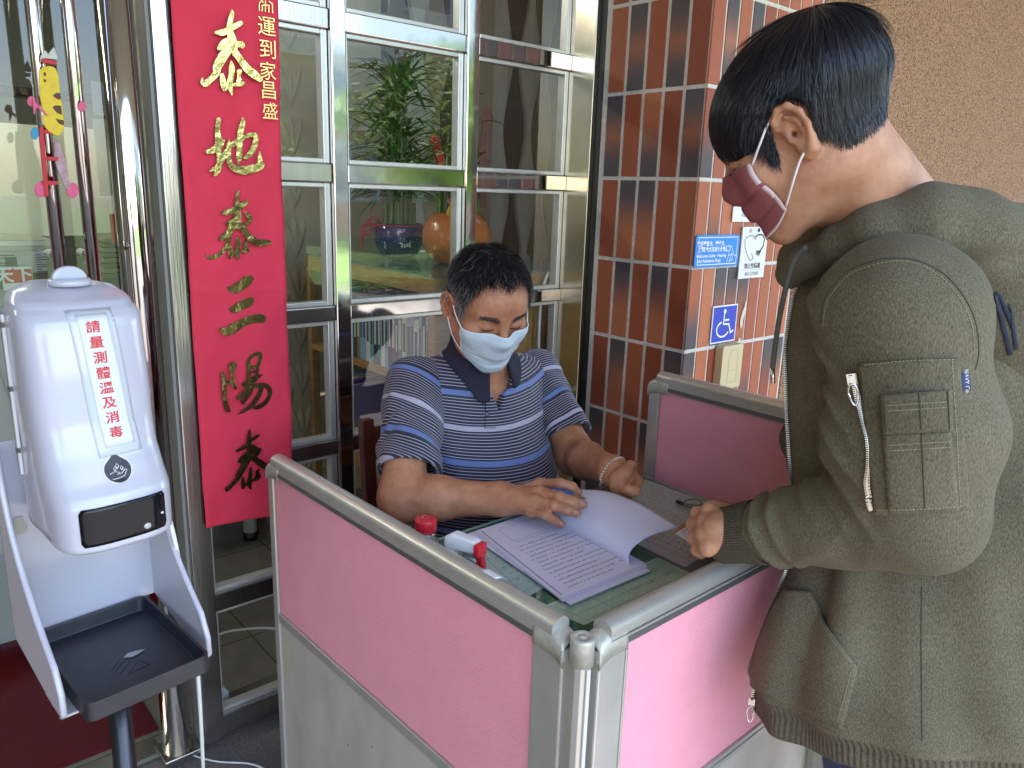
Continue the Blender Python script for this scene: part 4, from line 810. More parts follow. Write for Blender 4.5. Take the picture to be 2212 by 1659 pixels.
# ================================================================ bookcase with books and plants behind the glass
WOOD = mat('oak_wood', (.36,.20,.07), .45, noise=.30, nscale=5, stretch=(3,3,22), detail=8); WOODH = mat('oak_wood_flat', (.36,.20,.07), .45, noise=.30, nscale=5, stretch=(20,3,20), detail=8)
CX, CY0, CY1, CZ = 1.328, 1.90, 2.745, 1.166
def bookcase():
    t = thing('bookcase', 'oak bookcase with glass top standing behind the window', 'bookcase', (CX,CY0,0)); X1 = 2.15
    b = MB(); b.box((CX,CY0,CZ-.058),(X1,CY1,CZ-.006)); b.build('top_board', WOODH, t, bevel=.002)
    b = MB(); b.box((CX+.002,CY0+.002,CZ-.0055),(X1-.002,CY1-.002,CZ)); b.build('glass_sheet', mat('top_glass', (.10,.19,.16), .06, spec=.8), t)
    for y0, y1 in ((CY0,CY0+.03),(CY1-.03,CY1)):
        b = MB(); b.box((CX,y0,0),(CX+.03,y1,CZ-.0585)); b.build('upright', WOOD, t, bevel=.002)
    b = MB(); b.box((CX+.0305,CY0+.002,0),(X1,CY0+.025,CZ-.0585)); b.build('end_panel', WOOD, t)
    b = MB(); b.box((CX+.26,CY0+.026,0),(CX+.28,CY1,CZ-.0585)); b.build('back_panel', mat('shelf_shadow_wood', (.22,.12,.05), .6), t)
    for z in shelves: b = MB(); b.box((CX+.001,CY0+.031,z-.022),(CX+.259,CY1-.031,z)); b.build('shelf', WOODH, t, bevel=.001)
shelves = [onx(765,775,CX)[2], onx(700,955,CX)[2]-.0, .12]
bookcase()
bc = [('pale blue',(.25,.42,.55)),('teal',(.05,.22,.28)),('cream',(.60,.56,.44)),('dark grey',(.05,.05,.06)),('white',(.68,.68,.66)),('purple',(.17,.09,.24)),('olive',(.22,.25,.12)),('light violet',(.35,.32,.5)),('navy',(.03,.06,.2)),('aqua',(.15,.45,.5))]
rb = random.Random(11)
ORD = 'first second third fourth fifth sixth seventh eighth ninth tenth eleventh twelfth thirteenth fourteenth fifteenth sixteenth seventeenth eighteenth nineteenth twentieth'.split()
ORD += ['twenty '+o_ for o_ in ORD[:9]]+['thirtieth']+['thirty '+o_ for o_ in ORD[:9]]+['fortieth']
cnt_b = {}
def book(y, w, h, d, z, c, lean=0., where='in the upper bookcase row'):
    cnt_b[where] = cnt_b.get(where, 0)+1
    nm, colr = c; o = thing('book', nm+' book, '+ORD[cnt_b[where]-1]+' of those '+where+(' counted from the far end' if 'leaning' in where else ' from the window end'), 'book', (CX+.02,y,z), 0, 'books standing '+where)
    M_ = np.array(Matrix.Rotation(lean, 4, 'X')); M_[:3,3] = (0,0,0)
    b = MB(); b.box((.0,0,.0),(d,w,h), M=M_); lob(b, 'cover', mat('book_'+nm.replace(' ','_'), colr, .5), o, bevel=.001)
    b = MB(); b.box((-.0006,w*.25,h*.35),(-.0001,w*.75,h*.8), M=M_); lob(b, 'spine_title', mat('spine_ink_%d'%(sum(colr) > .8), (.08,.08,.1) if sum(colr) > .8 else (.6,.6,.55), .6), o)
y = CY0+.05
while y < CY1-.10:
    w = rb.uniform(.014,.030); book(y, w, rb.uniform(.185,.225), .15, shelves[0]+.0005, rb.choice(bc)); y += w+.0012
y = CY0+.05
while y < CY0+.34:
    w = rb.uniform(.006,.016); book(y, w, rb.uniform(.20,.26), .18, shelves[1]+.0005, rb.choice(bc), 0, 'on the lower shelf'); y += w+.001
for k in range(9): book(CY1-.10-k*.020, .010, rb.uniform(.26,.29), .17, shelves[1]+.003, rb.choice(bc), R(11), 'leaning on the lower shelf')
for k in range(10): book(CY0+.06+k*.03, .022, rb.uniform(.22,.27), .18, shelves[2]+.0005, bc[(k*3)%10], 0, 'on the bottom shelf')
def leaf(b, base, d, L, w, droop, c, n=7):
    d = unit(d); side = unit(np.cross(d, (0,0,1))+1e-6); V = []
    for i in range(n):
        u = i/(n-1); p = np.array(base)+d*L*u-np.array([0,0,1])*droop*L*u*u; ww = w*math.sin(math.pi*min(1,u*.93+.07))**.8*(1 if i < n-1 else .05)
        V += [p-side*ww, p+np.array([0,0,-ww*.25]), p+side*ww]
    b.add(V, [(i*3+j, i*3+j+1, i*3+j+4, i*3+j+3) for i in range(n-1) for j in (0,1)], c)
LEAF = attr_mat('plant_leaf', rough=.4, spec=.5)
def pot_plant(name, label, px, py, R0, H0, potm, plant_label, seed, tall, cl, nstalk, tiers, nleaf, spread):
    c = onz(px, py, CZ); c[2] = CZ; x, y = c[0], c[1]; rgp = random.Random(seed)
    t = thing(name, label, 'plant pot', c)
    if name == 'blue_pot': pf = [(.0,0),(.55,0),(.68,.05),(.92,.35),(1.0,.62),(.99,.85),(.93,.97),(.96,1.0),(.90,1.0),(.86,.9),(0,.88)]
    else: pf = [(.0,0),(.45,.0),(.72,.1),(.95,.32),(1.0,.52),(.93,.78),(.74,.95),(.62,1.0),(.55,.97),(0,.9)]
    b = MB(); P = spline([(r_*R0, z*H0, 0) for r_, z in pf], 40); b.lathe([(max(0,p[0]), c[2]+p[1]) for p in P][::-1], (x,y,0), 48); b.f = [q[::-1] for q in b.f]; b.build('vessel', potm, t, smooth=True)
    pl = thing('lucky_bamboo', plant_label, 'plant', (x,y,c[2]+H0*.9))
    b = MB()
    for k in range(nstalk):
        a = k*2*math.pi/nstalk*1.0; rr = R0*(.62 if k % 2 else .45); hh = tiers*(1 if k % 2 else 1.5)
        P = [(x+rr*math.cos(a), y+rr*math.sin(a), c[2]+H0*.88), (x+rr*math.cos(a)*.97, y+rr*math.sin(a)*.97, c[2]+H0*.88+hh)]
        n = 9; q = np.array([np.array(P[0])*(1-u)+np.array(P[1])*u for u in np.linspace(0,1,n)]); b.tube(q, [.0068 if i % 3 else .0078 for i in range(n)], 8, c=(.06+.04*rgp.random(),.17+.06*rgp.random(),.02))
    b.build('stalk', attr_mat('bamboo_stalk', rough=.3), pl, smooth=True, color=True); b = MB()
    for k in range(nleaf):
        a = rgp.uniform(0,2*math.pi); z = c[2]+H0+tiers+rgp.random()**1.3*tall; r1 = R0*rgp.uniform(0,.75)*(1-(z-c[2]-H0-tiers)/tall*.7)
        g_ = rgp.uniform(.6,1.5); cc = (cl[0]*g_, cl[1]*g_, cl[2]*g_); e = rgp.uniform(.1,1.3)
        leaf(b, (x+r1*math.cos(a), y+r1*math.sin(a), z), (math.cos(a), math.sin(a)*.8, e), spread*rgp.uniform(.6,1.15), rgp.uniform(.007,.014), rgp.uniform(.15,.8), cc)
    for k in range(7):
        a = rgp.uniform(0,6.28); b.tube([(x+R0*.4*math.cos(a), y+R0*.4*math.sin(a), c[2]+H0+tiers*.6), (x+R0*.3*math.cos(a), y+R0*.3*math.sin(a), c[2]+H0+tiers+tall*rgp.uniform(.6,1.))], [.005,.003], 6, c=cl)
    b.build('leaves', LEAF, pl, color=True)
    return c
def speckled(name, c1, c2, sc_, thr):
    m = mat(name, c1, .12, spec=.7, coat=.5); nt = m.node_tree; p = nt.nodes['Principled BSDF']; n = nt.nodes.new('ShaderNodeTexNoise'); n.inputs['Scale'].default_value = sc_; n.inputs['Detail'].default_value = 2
    tc = nt.nodes.new('ShaderNodeTexCoord'); nt.links.new(tc.outputs['Object'], n.inputs['Vector']); cr = nt.nodes.new('ShaderNodeValToRGB'); cr.color_ramp.elements[0].position = thr; cr.color_ramp.elements[0].color = (*c1,1); cr.color_ramp.elements[1].position = thr+.05; cr.color_ramp.elements[1].color = (*c2,1)
    nt.links.new(n.outputs['Fac'], cr.inputs[0]); nt.links.new(cr.outputs[0], p.inputs['Base Color']); return m
cb = pot_plant('blue_pot', 'glossy speckled dark blue pot standing on the bookcase', 862, 556, .092, .125, speckled('blue_glaze', (.006,.010,.12), (.25,.35,.75), 160, .66), 'dark green lucky bamboo growing from the blue pot', 3, .44, (.018,.075,.012), 26, .09, 300, .21)
co = pot_plant('orange_pot', 'large orange fruit shaped pot with gold characters beside the blue pot', 985, 570, .120, .175, mat('orange_glaze', (.55,.17,.045), .25, spec=.6, noise=.12, nscale=60, bump=.5, bscale=140, coat=.4), 'thin yellow green bamboo growing from the orange pot', 9, .30, (.14,.20,.035), 10, .07, 70, .14)
def pot_text(c, R0, z, s, size, ang, m, label=None):
    a = ang; n = np.array([math.cos(a), math.sin(a), 0]); e = np.array([-math.sin(a), math.cos(a), 0]); p = np.array([c[0],c[1],z])+n*R0
    v, f_ = text_mesh(s, size, p, e, (0,0,1), bold=.001)
    return mesh_obj('pot_character', v, f_, m)
va = math.atan2(EYE[1]-co[1], EYE[0]-co[0])
gm_ = mat('olive_gold', (.16,.12,.02), .3, .6)
for s, z in (('大', .098), ('利', .052)):
    o = pot_text(co, .1125+.002 if s == '大' else .111, CZ+z, s, .042, va-.45, gm_); po = bpy.data.objects['orange_pot']; v0 = po.location; o.parent = po; o.matrix_parent_inverse = Matrix.Translation(po.location).inverted()
vb = math.atan2(EYE[1]-cb[1], EYE[0]-cb[0]); sil = mat('silver_line', (.6,.6,.6), .3, .8)
o = pot_text(cb, .0885, CZ+.065, '福', .045, vb+.25, sil); po = bpy.data.objects['blue_pot']; o.parent = po; o.matrix_parent_inverse = Matrix.Translation(po.location).inverted()
# red cord bow on the blue pot, collar leaves on the orange pot
t = thing('red_bow', 'knotted red cord bow tied round the rim of the blue pot', 'ribbon', (cb[0],cb[1],CZ+.11)); b = MB()
b.tube([(cb[0]+.086*math.cos(a), cb[1]+.086*math.sin(a), CZ+.119) for a in np.linspace(0,2*math.pi,40)[:-1]], .0035, 6, closed=True)
e = np.array([math.cos(vb-1.35), math.sin(vb-1.35),0]); kn = np.array([cb[0],cb[1],CZ+.115])+e*.092
for pts in ([kn, kn+e*.02+(0,0,.012), kn+e*.04+(0,0,-.004), kn+e*.03+(0,0,-.03), kn+e*.008+(0,0,-.012), kn],[kn, kn+e*.03+(0,0,.002), kn+e*.045+(0,0,-.03), kn+e*.05+(0,0,-.085)],[kn, kn+e*.018+(0,0,.018), kn+e*.005+(0,0,.03), kn-e*.02+(0,0,.012)]): b.tube(spline(pts, 20), .0055, 8)
b.build('cord', mat('red_cord', (.50,.02,.03), .5, bump=1, bscale=400), t, smooth=True)
b = MB()
for k in range(9):
    a = k*2*math.pi/9; leaf(b, (co[0]+.05*math.cos(a), co[1]+.05*math.sin(a), CZ+.166), (math.cos(a), math.sin(a), .15), .065, .026, .9, (.07,.08,.03))
tag(b.build('leaf_collar', attr_mat('collar_leaf', rough=.3), color=True), 'dark green ceramic leaf collar round the mouth of the orange pot', 'collar')
# firecracker ornament leaning in the plants
A, B_ = dep(935,295,np.linalg.norm(co-EYE)*.99), dep(968,395,np.linalg.norm(co-EYE)*.985)
t = thing('firecracker_ornament', 'red firecracker ornament with gold characters leaning among the bamboo leaves', 'ornament', B_); b = MB(); b.tube([A*(1-u)+B_*u for u in (0,.04,.1,.5,.96,1)], [.014,.016,.0155,.0155,.0155,.012], 20); b.build('tube', mat('foil_red', (.65,.02,.02), .3, spec=.7), t, smooth=True)
ax = unit(B_-A); vd = unit(EYE-(A+B_)/2); ex_ = unit(np.cross(vd, -ax))*-1; ex_ = unit(np.cross(-ax, vd))
for i, ch in enumerate('招財'):
    v, f_ = text_mesh(ch, .026, A+(B_-A)*(.34+.28*i)+vd*.0175, ex_, -ax, bold=.0006); mesh_obj('gold_writing', v, f_, mat('gold_print', (.8,.6,.22), .35, .8), t)
b = MB()
for k in range(26):
    a = rb.uniform(0,6.28); p = B_+np.array([rb.gauss(0,.018), rb.gauss(0,.018), rb.gauss(-.012,.012)]); leaf(b, p, (math.cos(a), math.sin(a), rb.uniform(-.3,1)), .03, .005, .6, (.6,.01,.015), 4)
b.build('tassel', LEAF, t, color=True)
t = thing('figurine', 'tiny child figurine in a yellow coat standing on the orange pot', 'figurine', co+(0,0,.17)); p = co+np.array([-.055,-.045,.165])
b = MB(); b.lathe([(0,0),(.020,0),(.016,.02),(.009,.036),(0,.038)][::-1], p, 16); b.f = [q[::-1] for q in b.f]; b.build('coat', mat('yellow_glaze', (.65,.42,.03), .2), t, smooth=True)
b = MB(); b.lathe([(0,0),(.008,.003),(.011,.010),(.008,.018),(0,.021)][::-1], p+(0,0,.036), 16); b.f = [q[::-1] for q in b.f]; b.build('head', mat('figurine_skin', (.6,.33,.2), .3), t, smooth=True)
b = MB(); b.lathe([(0,0),(.012,0),(.010,.008),(0,.012)][::-1], p+(0,0,.050), 16); b.f = [q[::-1] for q in b.f]; b.build('hat', mat('foil_red', (.65,.02,.02), .3), t, smooth=True)
# red envelope scroll leaning in the right bay
A = ony(1058,195,2.2); B_ = ony(1036,450,2.2)
t = thing('rolled_calendar', 'faded rolled red paper scroll standing among the plants in the right bay', 'scroll', B_); b = MB(); b.prism([(-.020,0),(.024,0),(.030,.31),(-.012,.36)], (B_[0],2.2,B_[2]), (1,0,0), (0.06,0,1), .004); b.build('paper', mat('faded_red_paper', (.26,.12,.09), .6, noise=.25, nscale=30), t)
# ================================================================ room contents seen through the door
def wallpiece(name, label, cat, Y, x0, y0, x1, y1, m, d=.03):
    a, c = ony(x0, y0, Y), ony(x1, y1, Y); b = MB(); b.box((a[0],Y,c[2]),(c[0],Y+d,a[2])); return tag(b.build(name, m, bevel=.002), label, cat), (a[0],c[0],c[2],a[2],Y)
wallpiece('white_board', 'large pale board on the room wall seen through the glass door', 'board', 4.0, -420, 236, 300, 508, mat('pale_board', (.88,.89,.68), .4))
def slats():
    a, c = ony(-420,143,3.97), ony(300,232,3.97); t = thing('slatted_valance', 'dark brown slatted wood valance above the pale board', 'valance', (a[0],3.97,c[2])); b = MB(); b.box((a[0],3.97,c[2]),(c[0],4.02,a[2])); b.build('backing', mat('slat_dark', (.035,.022,.012), .6), t)
    b = MB(); x = a[0]
    while x < c[0]: b.box((x,3.955,c[2]+.01),(x+.022,3.9695,a[2]-.01)); x += .042
    b.build('slats', mat('slat_brown', (.10,.06,.03), .5), t)
slats()
def clock():
    c = ony(312,166,3.6); t = thing('wall_clock', 'round white wall clock with dark rim between the door column and the post', 'clock', c); Mr = np.array([[1,0,0,0],[0,0,1,0],[0,1,0,0],[0,0,0,1.]])
    b = MB(); b.lathe([(0,0),(.125,0),(.13,.012),(.118,.02),(.117,.010)], c, 36, M=Mr*np.array([[1],[1],[1],[1]])); b.v[0][:,1] = 2*c[1]-b.v[0][:,1]; b.build('rim', mat('clock_rim', (.03,.03,.03), .3), t)
    b = MB(); b.lathe([(0,0),(.117,0),(.117,.004),(0,.004)], c-(0,.0125,0), 36, M=Mr); b.build('face', SW, t)
    b = MB()
    for ang, L in ((50,.06),(200,.09)): a = R(ang); b.tube([c-(0,.016,0), c+np.array([L*math.sin(a),-.016,L*math.cos(a)])], .003, 5)
    b.build('hands', SK, t)
    for h in range(1,13):
        a = R(30*h); v, f_ = text_mesh(str(h), .026, c+np.array([.095*math.sin(a),-.0145,.095*math.cos(a)]), (1,0,0), (0,0,1)); mesh_obj('numeral', v, f_, SK, t)
clock()
# posters taped inside the door glass
_, bx = wallpiece('door_poster', 'white notice with dark print taped high inside the door glass', 'poster', 1.93, 196, 175, 246, 252, mat('poster_grey', (.42,.43,.42), .6), .002)
o = bpy.data.objects['door_poster']
_, bx = wallpiece('door_poster', 'tall pale green sheet of small print taped inside the door glass', 'poster', 1.94, 200, 256, 262, 424, mat('poster_green', (.50,.55,.42), .6), .002)
wallpiece('door_poster', 'blue and red poster taped low inside the door glass', 'poster', 1.95, 266, 300, 288, 520, mat('poster_blue', (.05,.06,.16), .5), .002)
wallpiece('door_poster', 'bright red panel behind the blue poster', 'poster', 1.96, 236, 462, 268, 525, mat('poster_red', (.55,.05,.03), .5), .002)
wallpiece('grey_panel', 'dark grey panel standing behind the gap between door column and post', 'panel', 2.3, 318, 200, 352, 455, mat('grey_panel', (.13,.12,.12), .5), .02)
wallpiece('yellow_poster', 'narrow yellow and black poster deep behind the door column', 'poster', 3.2, 300, 262, 318, 350, mat('poster_yellow', (.55,.45,.03), .5), .01)
def rack():
    t = thing('magazine_rack', 'magazine rack with newspapers behind the glass door', 'rack', ony(60,560,2.6)); Y = 2.6
    a, c = ony(-300,522,Y), ony(108,524,Y)
    for k, (y0, y1, cc) in enumerate(((522,530,(.55,.55,.50)),(536,541,(.40,.40,.37)))):
        a, c = ony(-300,y0,Y), ony(112,y1,Y); b = MB(); b.box((a[0],Y-.02,c[2]),(c[0],Y+.3,a[2])); b.build('rack_shelf', mat('rack_metal%d'%k, cc, .3, .5), t, bevel=.002)
    a, c = ony(-300,640,Y), ony(112,760,Y); b = MB(); b.box((a[0],Y+.02,0),(c[0],Y+.3,a[2])); b.build('rack_body', mat('rack_grey', (.35,.35,.33), .5), t)
rack()
_, bx = wallpiece('newspaper', 'folded newspaper with a photo in the rack behind the door', 'newspaper', 2.56, -60, 545, 104, 588, mat('newsprint', (.50,.49,.45), .8), .012)
x0,x1,z0,z1,Y = bx; th = bpy.data.objects['newspaper']; b = MB(); 
for k in range(22): b.box((x0+.04+(k%2)*.0+(x1-x0)*(.62 if k>10 else 0), Y-.0012, z1-.012-.0068*(k%11)),(x0+.04+(x1-x0)*(.33 if k<=10 else .92)-.02*((k*7)%3), Y-.0004, z1-.0095-.0068*(k%11)))
b.box((x0+(x1-x0)*.42,Y-.0012,z0+.02),(x0+(x1-x0)*.58,Y-.0004,z1-.015)); o = b.build('print', mat('newsprint_ink', (.16,.14,.13), .8)); o.parent = th
_, bx = wallpiece('magazine', 'magazine with red masthead reading two large characters in the rack', 'magazine', 2.54, 2, 577, 74, 625, SW, .012)
x0,x1,z0,z1,Y = bx; th = bpy.data.objects['magazine']; b = MB(); b.box((x0+.004,Y-.0015,z1-.045),(x1-.002,Y-.0004,z1-.004)); o = b.build('masthead', mat('masthead_red', (.55,.02,.02), .5)); o.parent = th
v, f_ = text_mesh('天下', .046, ((x0*.62+x1*.38), Y-.002, z1-.0245), (1,0,0), (0,0,1), bold=.0012); o = mesh_obj('title', v, f_, SW); o.parent = th
def stack_shelf():
    t = thing('paper_shelf', 'brown shelf stacked with flat papers low behind the door column', 'shelf', ony(260,560,2.9)); 
    for k in range(8):
        a, c = ony(225,515+k*11,2.9), ony(300,521+k*11,2.9); b = MB(); b.box((a[0],2.9,c[2]),(c[0]+.25,3.2,a[2])); b.build('shelf_layer', mat('layer%d'%(k%2), ((.20,.15,.11),(.09,.07,.055))[k%2], .6), t)
    a = ony(225,603,2.9); b = MB(); b.box((a[0],2.92,0),(a[0]+.5,3.2,a[2])); b.build('shelf_base', mat('layer1', (.09,.07,.055), .6), t)
stack_shelf()
p0 = onz(541,1163,.0)
t = thing('white_table_leg', 'white round table leg with black foot on the tiled floor below the banner', 'table leg', p0); b = MB(); b.tube([p0+(0,0,.035), p0+(0,0,.62)], .028, 24); b.build('tube', mat('off_white_paint', (.62,.62,.58), .4), t, smooth=True); b = MB(); b.tube([p0, p0+(0,0,.034)], .0285, 24); b.build('rubber_foot', BLACKM, t, smooth=True)
a = onz(470,1540,.0); c = onz(502,1530,.0); b = MB(); b.prism([(0,0),(.055,0),(.055,.07),(.035,.10),(0,.13)], (a[0]-.03,a[1]+.02,.002), (1,0,0), (0,0,1), .05); tag(b.build('door_stop', mat('frosted_plastic', (.62,.64,.66), .3), bevel=.004), 'frosted white plastic block on the sill beside the foot of the post', 'door stop')
# hanging tiger paper ornament on the pull bar
def tiger():
    Y = 1.675; sc2 = .2592
    def Q(px, py, y=Y): return ony((60+px*sc2)*S_, (90+py*sc2)*S_, y)
    t = thing('tiger_ornament', 'yellow striped paper tiger ornament with red ladder and pink balls hanging on the pull bar', 'ornament', Q(250,900))
    def blob(nm, pts, m, y=Y, th=.004):
        P = [Q(*p, y) for p in pts]; b = MB(); k = len(P); P = np.array(P); b.add(np.concatenate([P, P+(0,th,0)]), [tuple(range(k)), tuple(range(k,2*k))[::-1]]+[(i,k+i,k+(i+1)%k,(i+1)%k) for i in range(k)]); b.build(nm, m, t, bevel=.001)
    red = mat('felt_red', (.50,.02,.03), .6); pink = mat('felt_pink', (.65,.10,.20), .6); br = mat('stripe_brown', (.09,.03,.015), .6)
    sp = lambda pts, n=40: [tuple(p) for p in spline(pts+[pts[0]], n)][:-1]
    blob('body', sp([(150,330),(200,292),(290,300),(330,370),(345,500),(385,780),(388,880),(345,962),(280,945),(205,880),(178,780),(190,740),(165,640),(148,480)]), mat('felt_yellow', (.72,.50,.015), .55, noise=.15, nscale=60))
    for q in ([(282,575),(310,548),(355,550),(358,615),(320,605)],[(278,690),(300,668),(360,672),(368,760),(320,740)],[(305,795),(340,805),(385,815),(388,862),(340,845)],[(190,350),(212,350),(215,385),(195,385)],[(190,412),(212,418),(220,448),(196,440)]): blob('stripe', q, br, Y-.002, .003)
    blob('collar', [(170,215),(320,240),(315,280),(175,262)], red, Y-.001); blob('wrapping', [(150,290),(160,190),(200,130),(235,170),(290,100),(325,200),(320,230),(180,215)], mat('clear_wrap', (.42,.40,.33), .25), Y+.001, .002)
    for cx_, cy_, r_ in ((75,630,42),(560,680,42),(165,1480,62),(470,1490,62)): blob('ball', [(cx_+r_*math.cos(a), cy_+r_*1.2*math.sin(a)) for a in np.linspace(0,6.283,19)[:-1]], pink, Y+.002)
    blob('wing', [(80,600),(230,760),(225,775),(130,690),(95,770)], pink, Y-.003, .002)
    blob('ladder', [(150,880),(190,870),(240,1540),(200,1560),(150,1000)], red, Y-.001)
    for y_ in (900,1160,1395): blob('rung', [(165,y_),(330,y_+5),(330,y_+45),(170,y_+42)], red, Y+.0005)
    blob('button', [(105+38*math.cos(a), 940+62*math.sin(a)) for a in np.linspace(0,6.283,17)[:-1]], mat('felt_blue', (.03,.25,.45), .5), Y-.003)
    blob('tail', sp([(300,1030),(330,1010),(400,1200),(445,1450),(420,1480),(370,1400),(300,1200)]), mat('felt_mauve', (.42,.25,.27), .6, noise=.4, nscale=70), Y+.001)
tiger()
# ================================================================ sculpting by distance fields (smooth unions meshed with surface nets)
from mathutils.bvhtree import BVHTree
f32 = np.float32
def cap_(P, a, b, ra, rb=None):
    rb = ra if rb is None else rb; a = np.asarray(a, f32); b = np.asarray(b, f32); ab = b-a; L = float(ab@ab)+1e-12
    t = np.clip(((P-a)@ab)/L, 0, 1); return np.linalg.norm(P-(a+t[:,None]*ab), axis=1)-(ra+(rb-ra)*t)
def ell_(P, c, r, M=None):
    q = P-np.asarray(c, f32)
    if M is not None: q = q@np.asarray(M, f32)
    r = np.asarray(r, f32); k0 = np.linalg.norm(q/r, axis=1)+1e-9; k1 = np.linalg.norm(q/(r*r), axis=1)+1e-9; return k0*(k0-1)/k1
def sm(a, b, k):
    h = np.clip(.5+.5*(b-a)/k, 0, 1); return b*(1-h)+a*h-k*h*(1-h)
def smx(a, b, k): return -sm(-a, -b, k)
def chain_(P, pts, rr, k=.01):
    d = None
    for i in range(len(pts)-1):
        e = cap_(P, pts[i], pts[i+1], rr[i], rr[i+1]); d = e if d is None else sm(d, e, k)
    return d
def vnoise(P, freq, seed=0):
    q = P*freq+seed*17.3; i = np.floor(q).astype(np.int64); f = (q-i).astype(f32); f = f*f*(3-2*f)
    def hsh(a): 
        n = (a[:,0]*374761393+a[:,1]*668265263+a[:,2]*2147483647+seed*144269) & 0xffffffff; n = ((n ^ (n >> 13))*1274126177) & 0xffffffff
        return ((n ^ (n >> 16)) & 0xffff).astype(f32)/65535
    o = np.zeros(len(P), f32)
    for dx in (0,1):
        for dy in (0,1):
            for dz in (0,1):
                w = (f[:,0] if dx else 1-f[:,0])*(f[:,1] if dy else 1-f[:,1])*(f[:,2] if dz else 1-f[:,2]); o += w*hsh(i+np.array([dx,dy,dz]))
    return o*2-1
def mesh_sdf(fn, lo, hi, h, B=12, marg=1.9):
    lo = np.asarray(lo, float); hi = np.asarray(hi, float); n = (np.ceil((hi-lo)/h/B).astype(int))*B+1
    F = np.full(n, 1.0, f32); nb = (n-1)//B; bi = np.stack(np.meshgrid(*[np.arange(k) for k in nb], indexing='ij'), -1).reshape(-1,3)
    cen = (lo+(bi+.5)*B*h).astype(f32); dc = fn(cen); act = bi[np.abs(dc) < B*h*.87*marg]; ins = bi[dc < -B*h*.87*marg]
    for b in ins: s = b*B; F[s[0]:s[0]+B+1, s[1]:s[1]+B+1, s[2]:s[2]+B+1] = -1
    off = np.stack(np.meshgrid(*[np.arange(B+1)]*3, indexing='ij'), -1).reshape(-1,3)
    for c0 in range(0, len(act), 160):
        ch = act[c0:c0+160]; idx = (ch[:,None,:]*B+off[None]).reshape(-1,3); F[idx[:,0],idx[:,1],idx[:,2]] = fn((lo+idx*h).astype(f32))
    S = F < 0; c8 = np.zeros(n-1, np.int8)
    for dx in (0,1):
        for dy in (0,1):
            for dz in (0,1): c8 += S[dx:n[0]-1+dx, dy:n[1]-1+dy, dz:n[2]-1+dz]
    cells = np.argwhere((c8 > 0) & (c8 < 8)); vid = np.full(n-1, -1, np.int64); vid[tuple(cells.T)] = np.arange(len(cells))
    acc = np.zeros((len(cells),3)); cnt = np.zeros(len(cells))
    cn = [(x,y,z) for x in (0,1) for y in (0,1) for z in (0,1)]
    for a in cn:
        for ax in range(3):
            if a[ax]: continue
            b = list(a); b[ax] = 1; va = F[tuple((cells+a).T)]; vb = F[tuple((cells+b).T)]; m = (va < 0) != (vb < 0)
            t = np.where(m, va/(va-vb+1e-12), 0); p = np.tile(np.array(a, float), (len(cells),1)); p[:,ax] += t; acc[m] += p[m]; cnt[m] += 1
    V = lo+(cells+acc/cnt[:,None])*h; Q = []
    for ax in range(3):
        sl0 = [slice(1,n[k]-1) for k in range(3)]; sl0[ax] = slice(0,n[ax]-1); sl1 = list(sl0); sl1[ax] = slice(1,n[ax])
        A, Bv = S[tuple(sl0)], S[tuple(sl1)]; e = np.argwhere(A != Bv); st = A[tuple(e.T)]
        base = e.copy(); o1, o2 = [(1,2),(2,0),(0,1)][ax]; base[:,o1] += 1; base[:,o2] += 1
        def g(d1, d2): c = base.copy(); c[:,o1] -= d1; c[:,o2] -= d2; return vid[tuple(c.T)]
        q = np.stack([g(1,1), g(0,1), g(0,0), g(1,0)], 1); q[~st] = q[~st][:,::-1]; Q.append(q)
    Q = np.concatenate(Q); Q = Q[(Q >= 0).all(1)]
    return V, Q
def smooth_mesh(V, Q, it=2, lam=.5):
    for _ in range(it):
        s = np.zeros_like(V); c = np.zeros(len(V))
        for a, b in ((0,1),(1,2),(2,3),(3,0)):
            np.add.at(s, Q[:,a], V[Q[:,b]]); np.add.at(s, Q[:,b], V[Q[:,a]]); np.add.at(c, Q[:,a], 1); np.add.at(c, Q[:,b], 1)
        V = V*(1-lam)+lam*s/c[:,None]
    return V
def vnormals(V, Q):
    n = np.cross(V[Q[:,2]]-V[Q[:,0]], V[Q[:,3]]-V[Q[:,1]]); N = np.zeros_like(V)
    for k in range(4): np.add.at(N, Q[:,k], n)
    return N/(np.linalg.norm(N, axis=1)[:,None]+1e-12)
def frame(az, pitch, roll=0.):
    """rows of columns: local x = the person's right, y = where the face points, z = up of the head"""
    a, p = R(az), R(pitch); y = np.array([math.cos(a)*math.cos(p), math.sin(a)*math.cos(p), -math.sin(p)]); x = np.array([math.sin(a), -math.cos(a), 0]); z = np.cross(x, y)
    c, s = math.cos(R(roll)), math.sin(R(roll)); x, z = x*c+z*s, z*c-x*s
    return np.stack([x, y, z], 1)
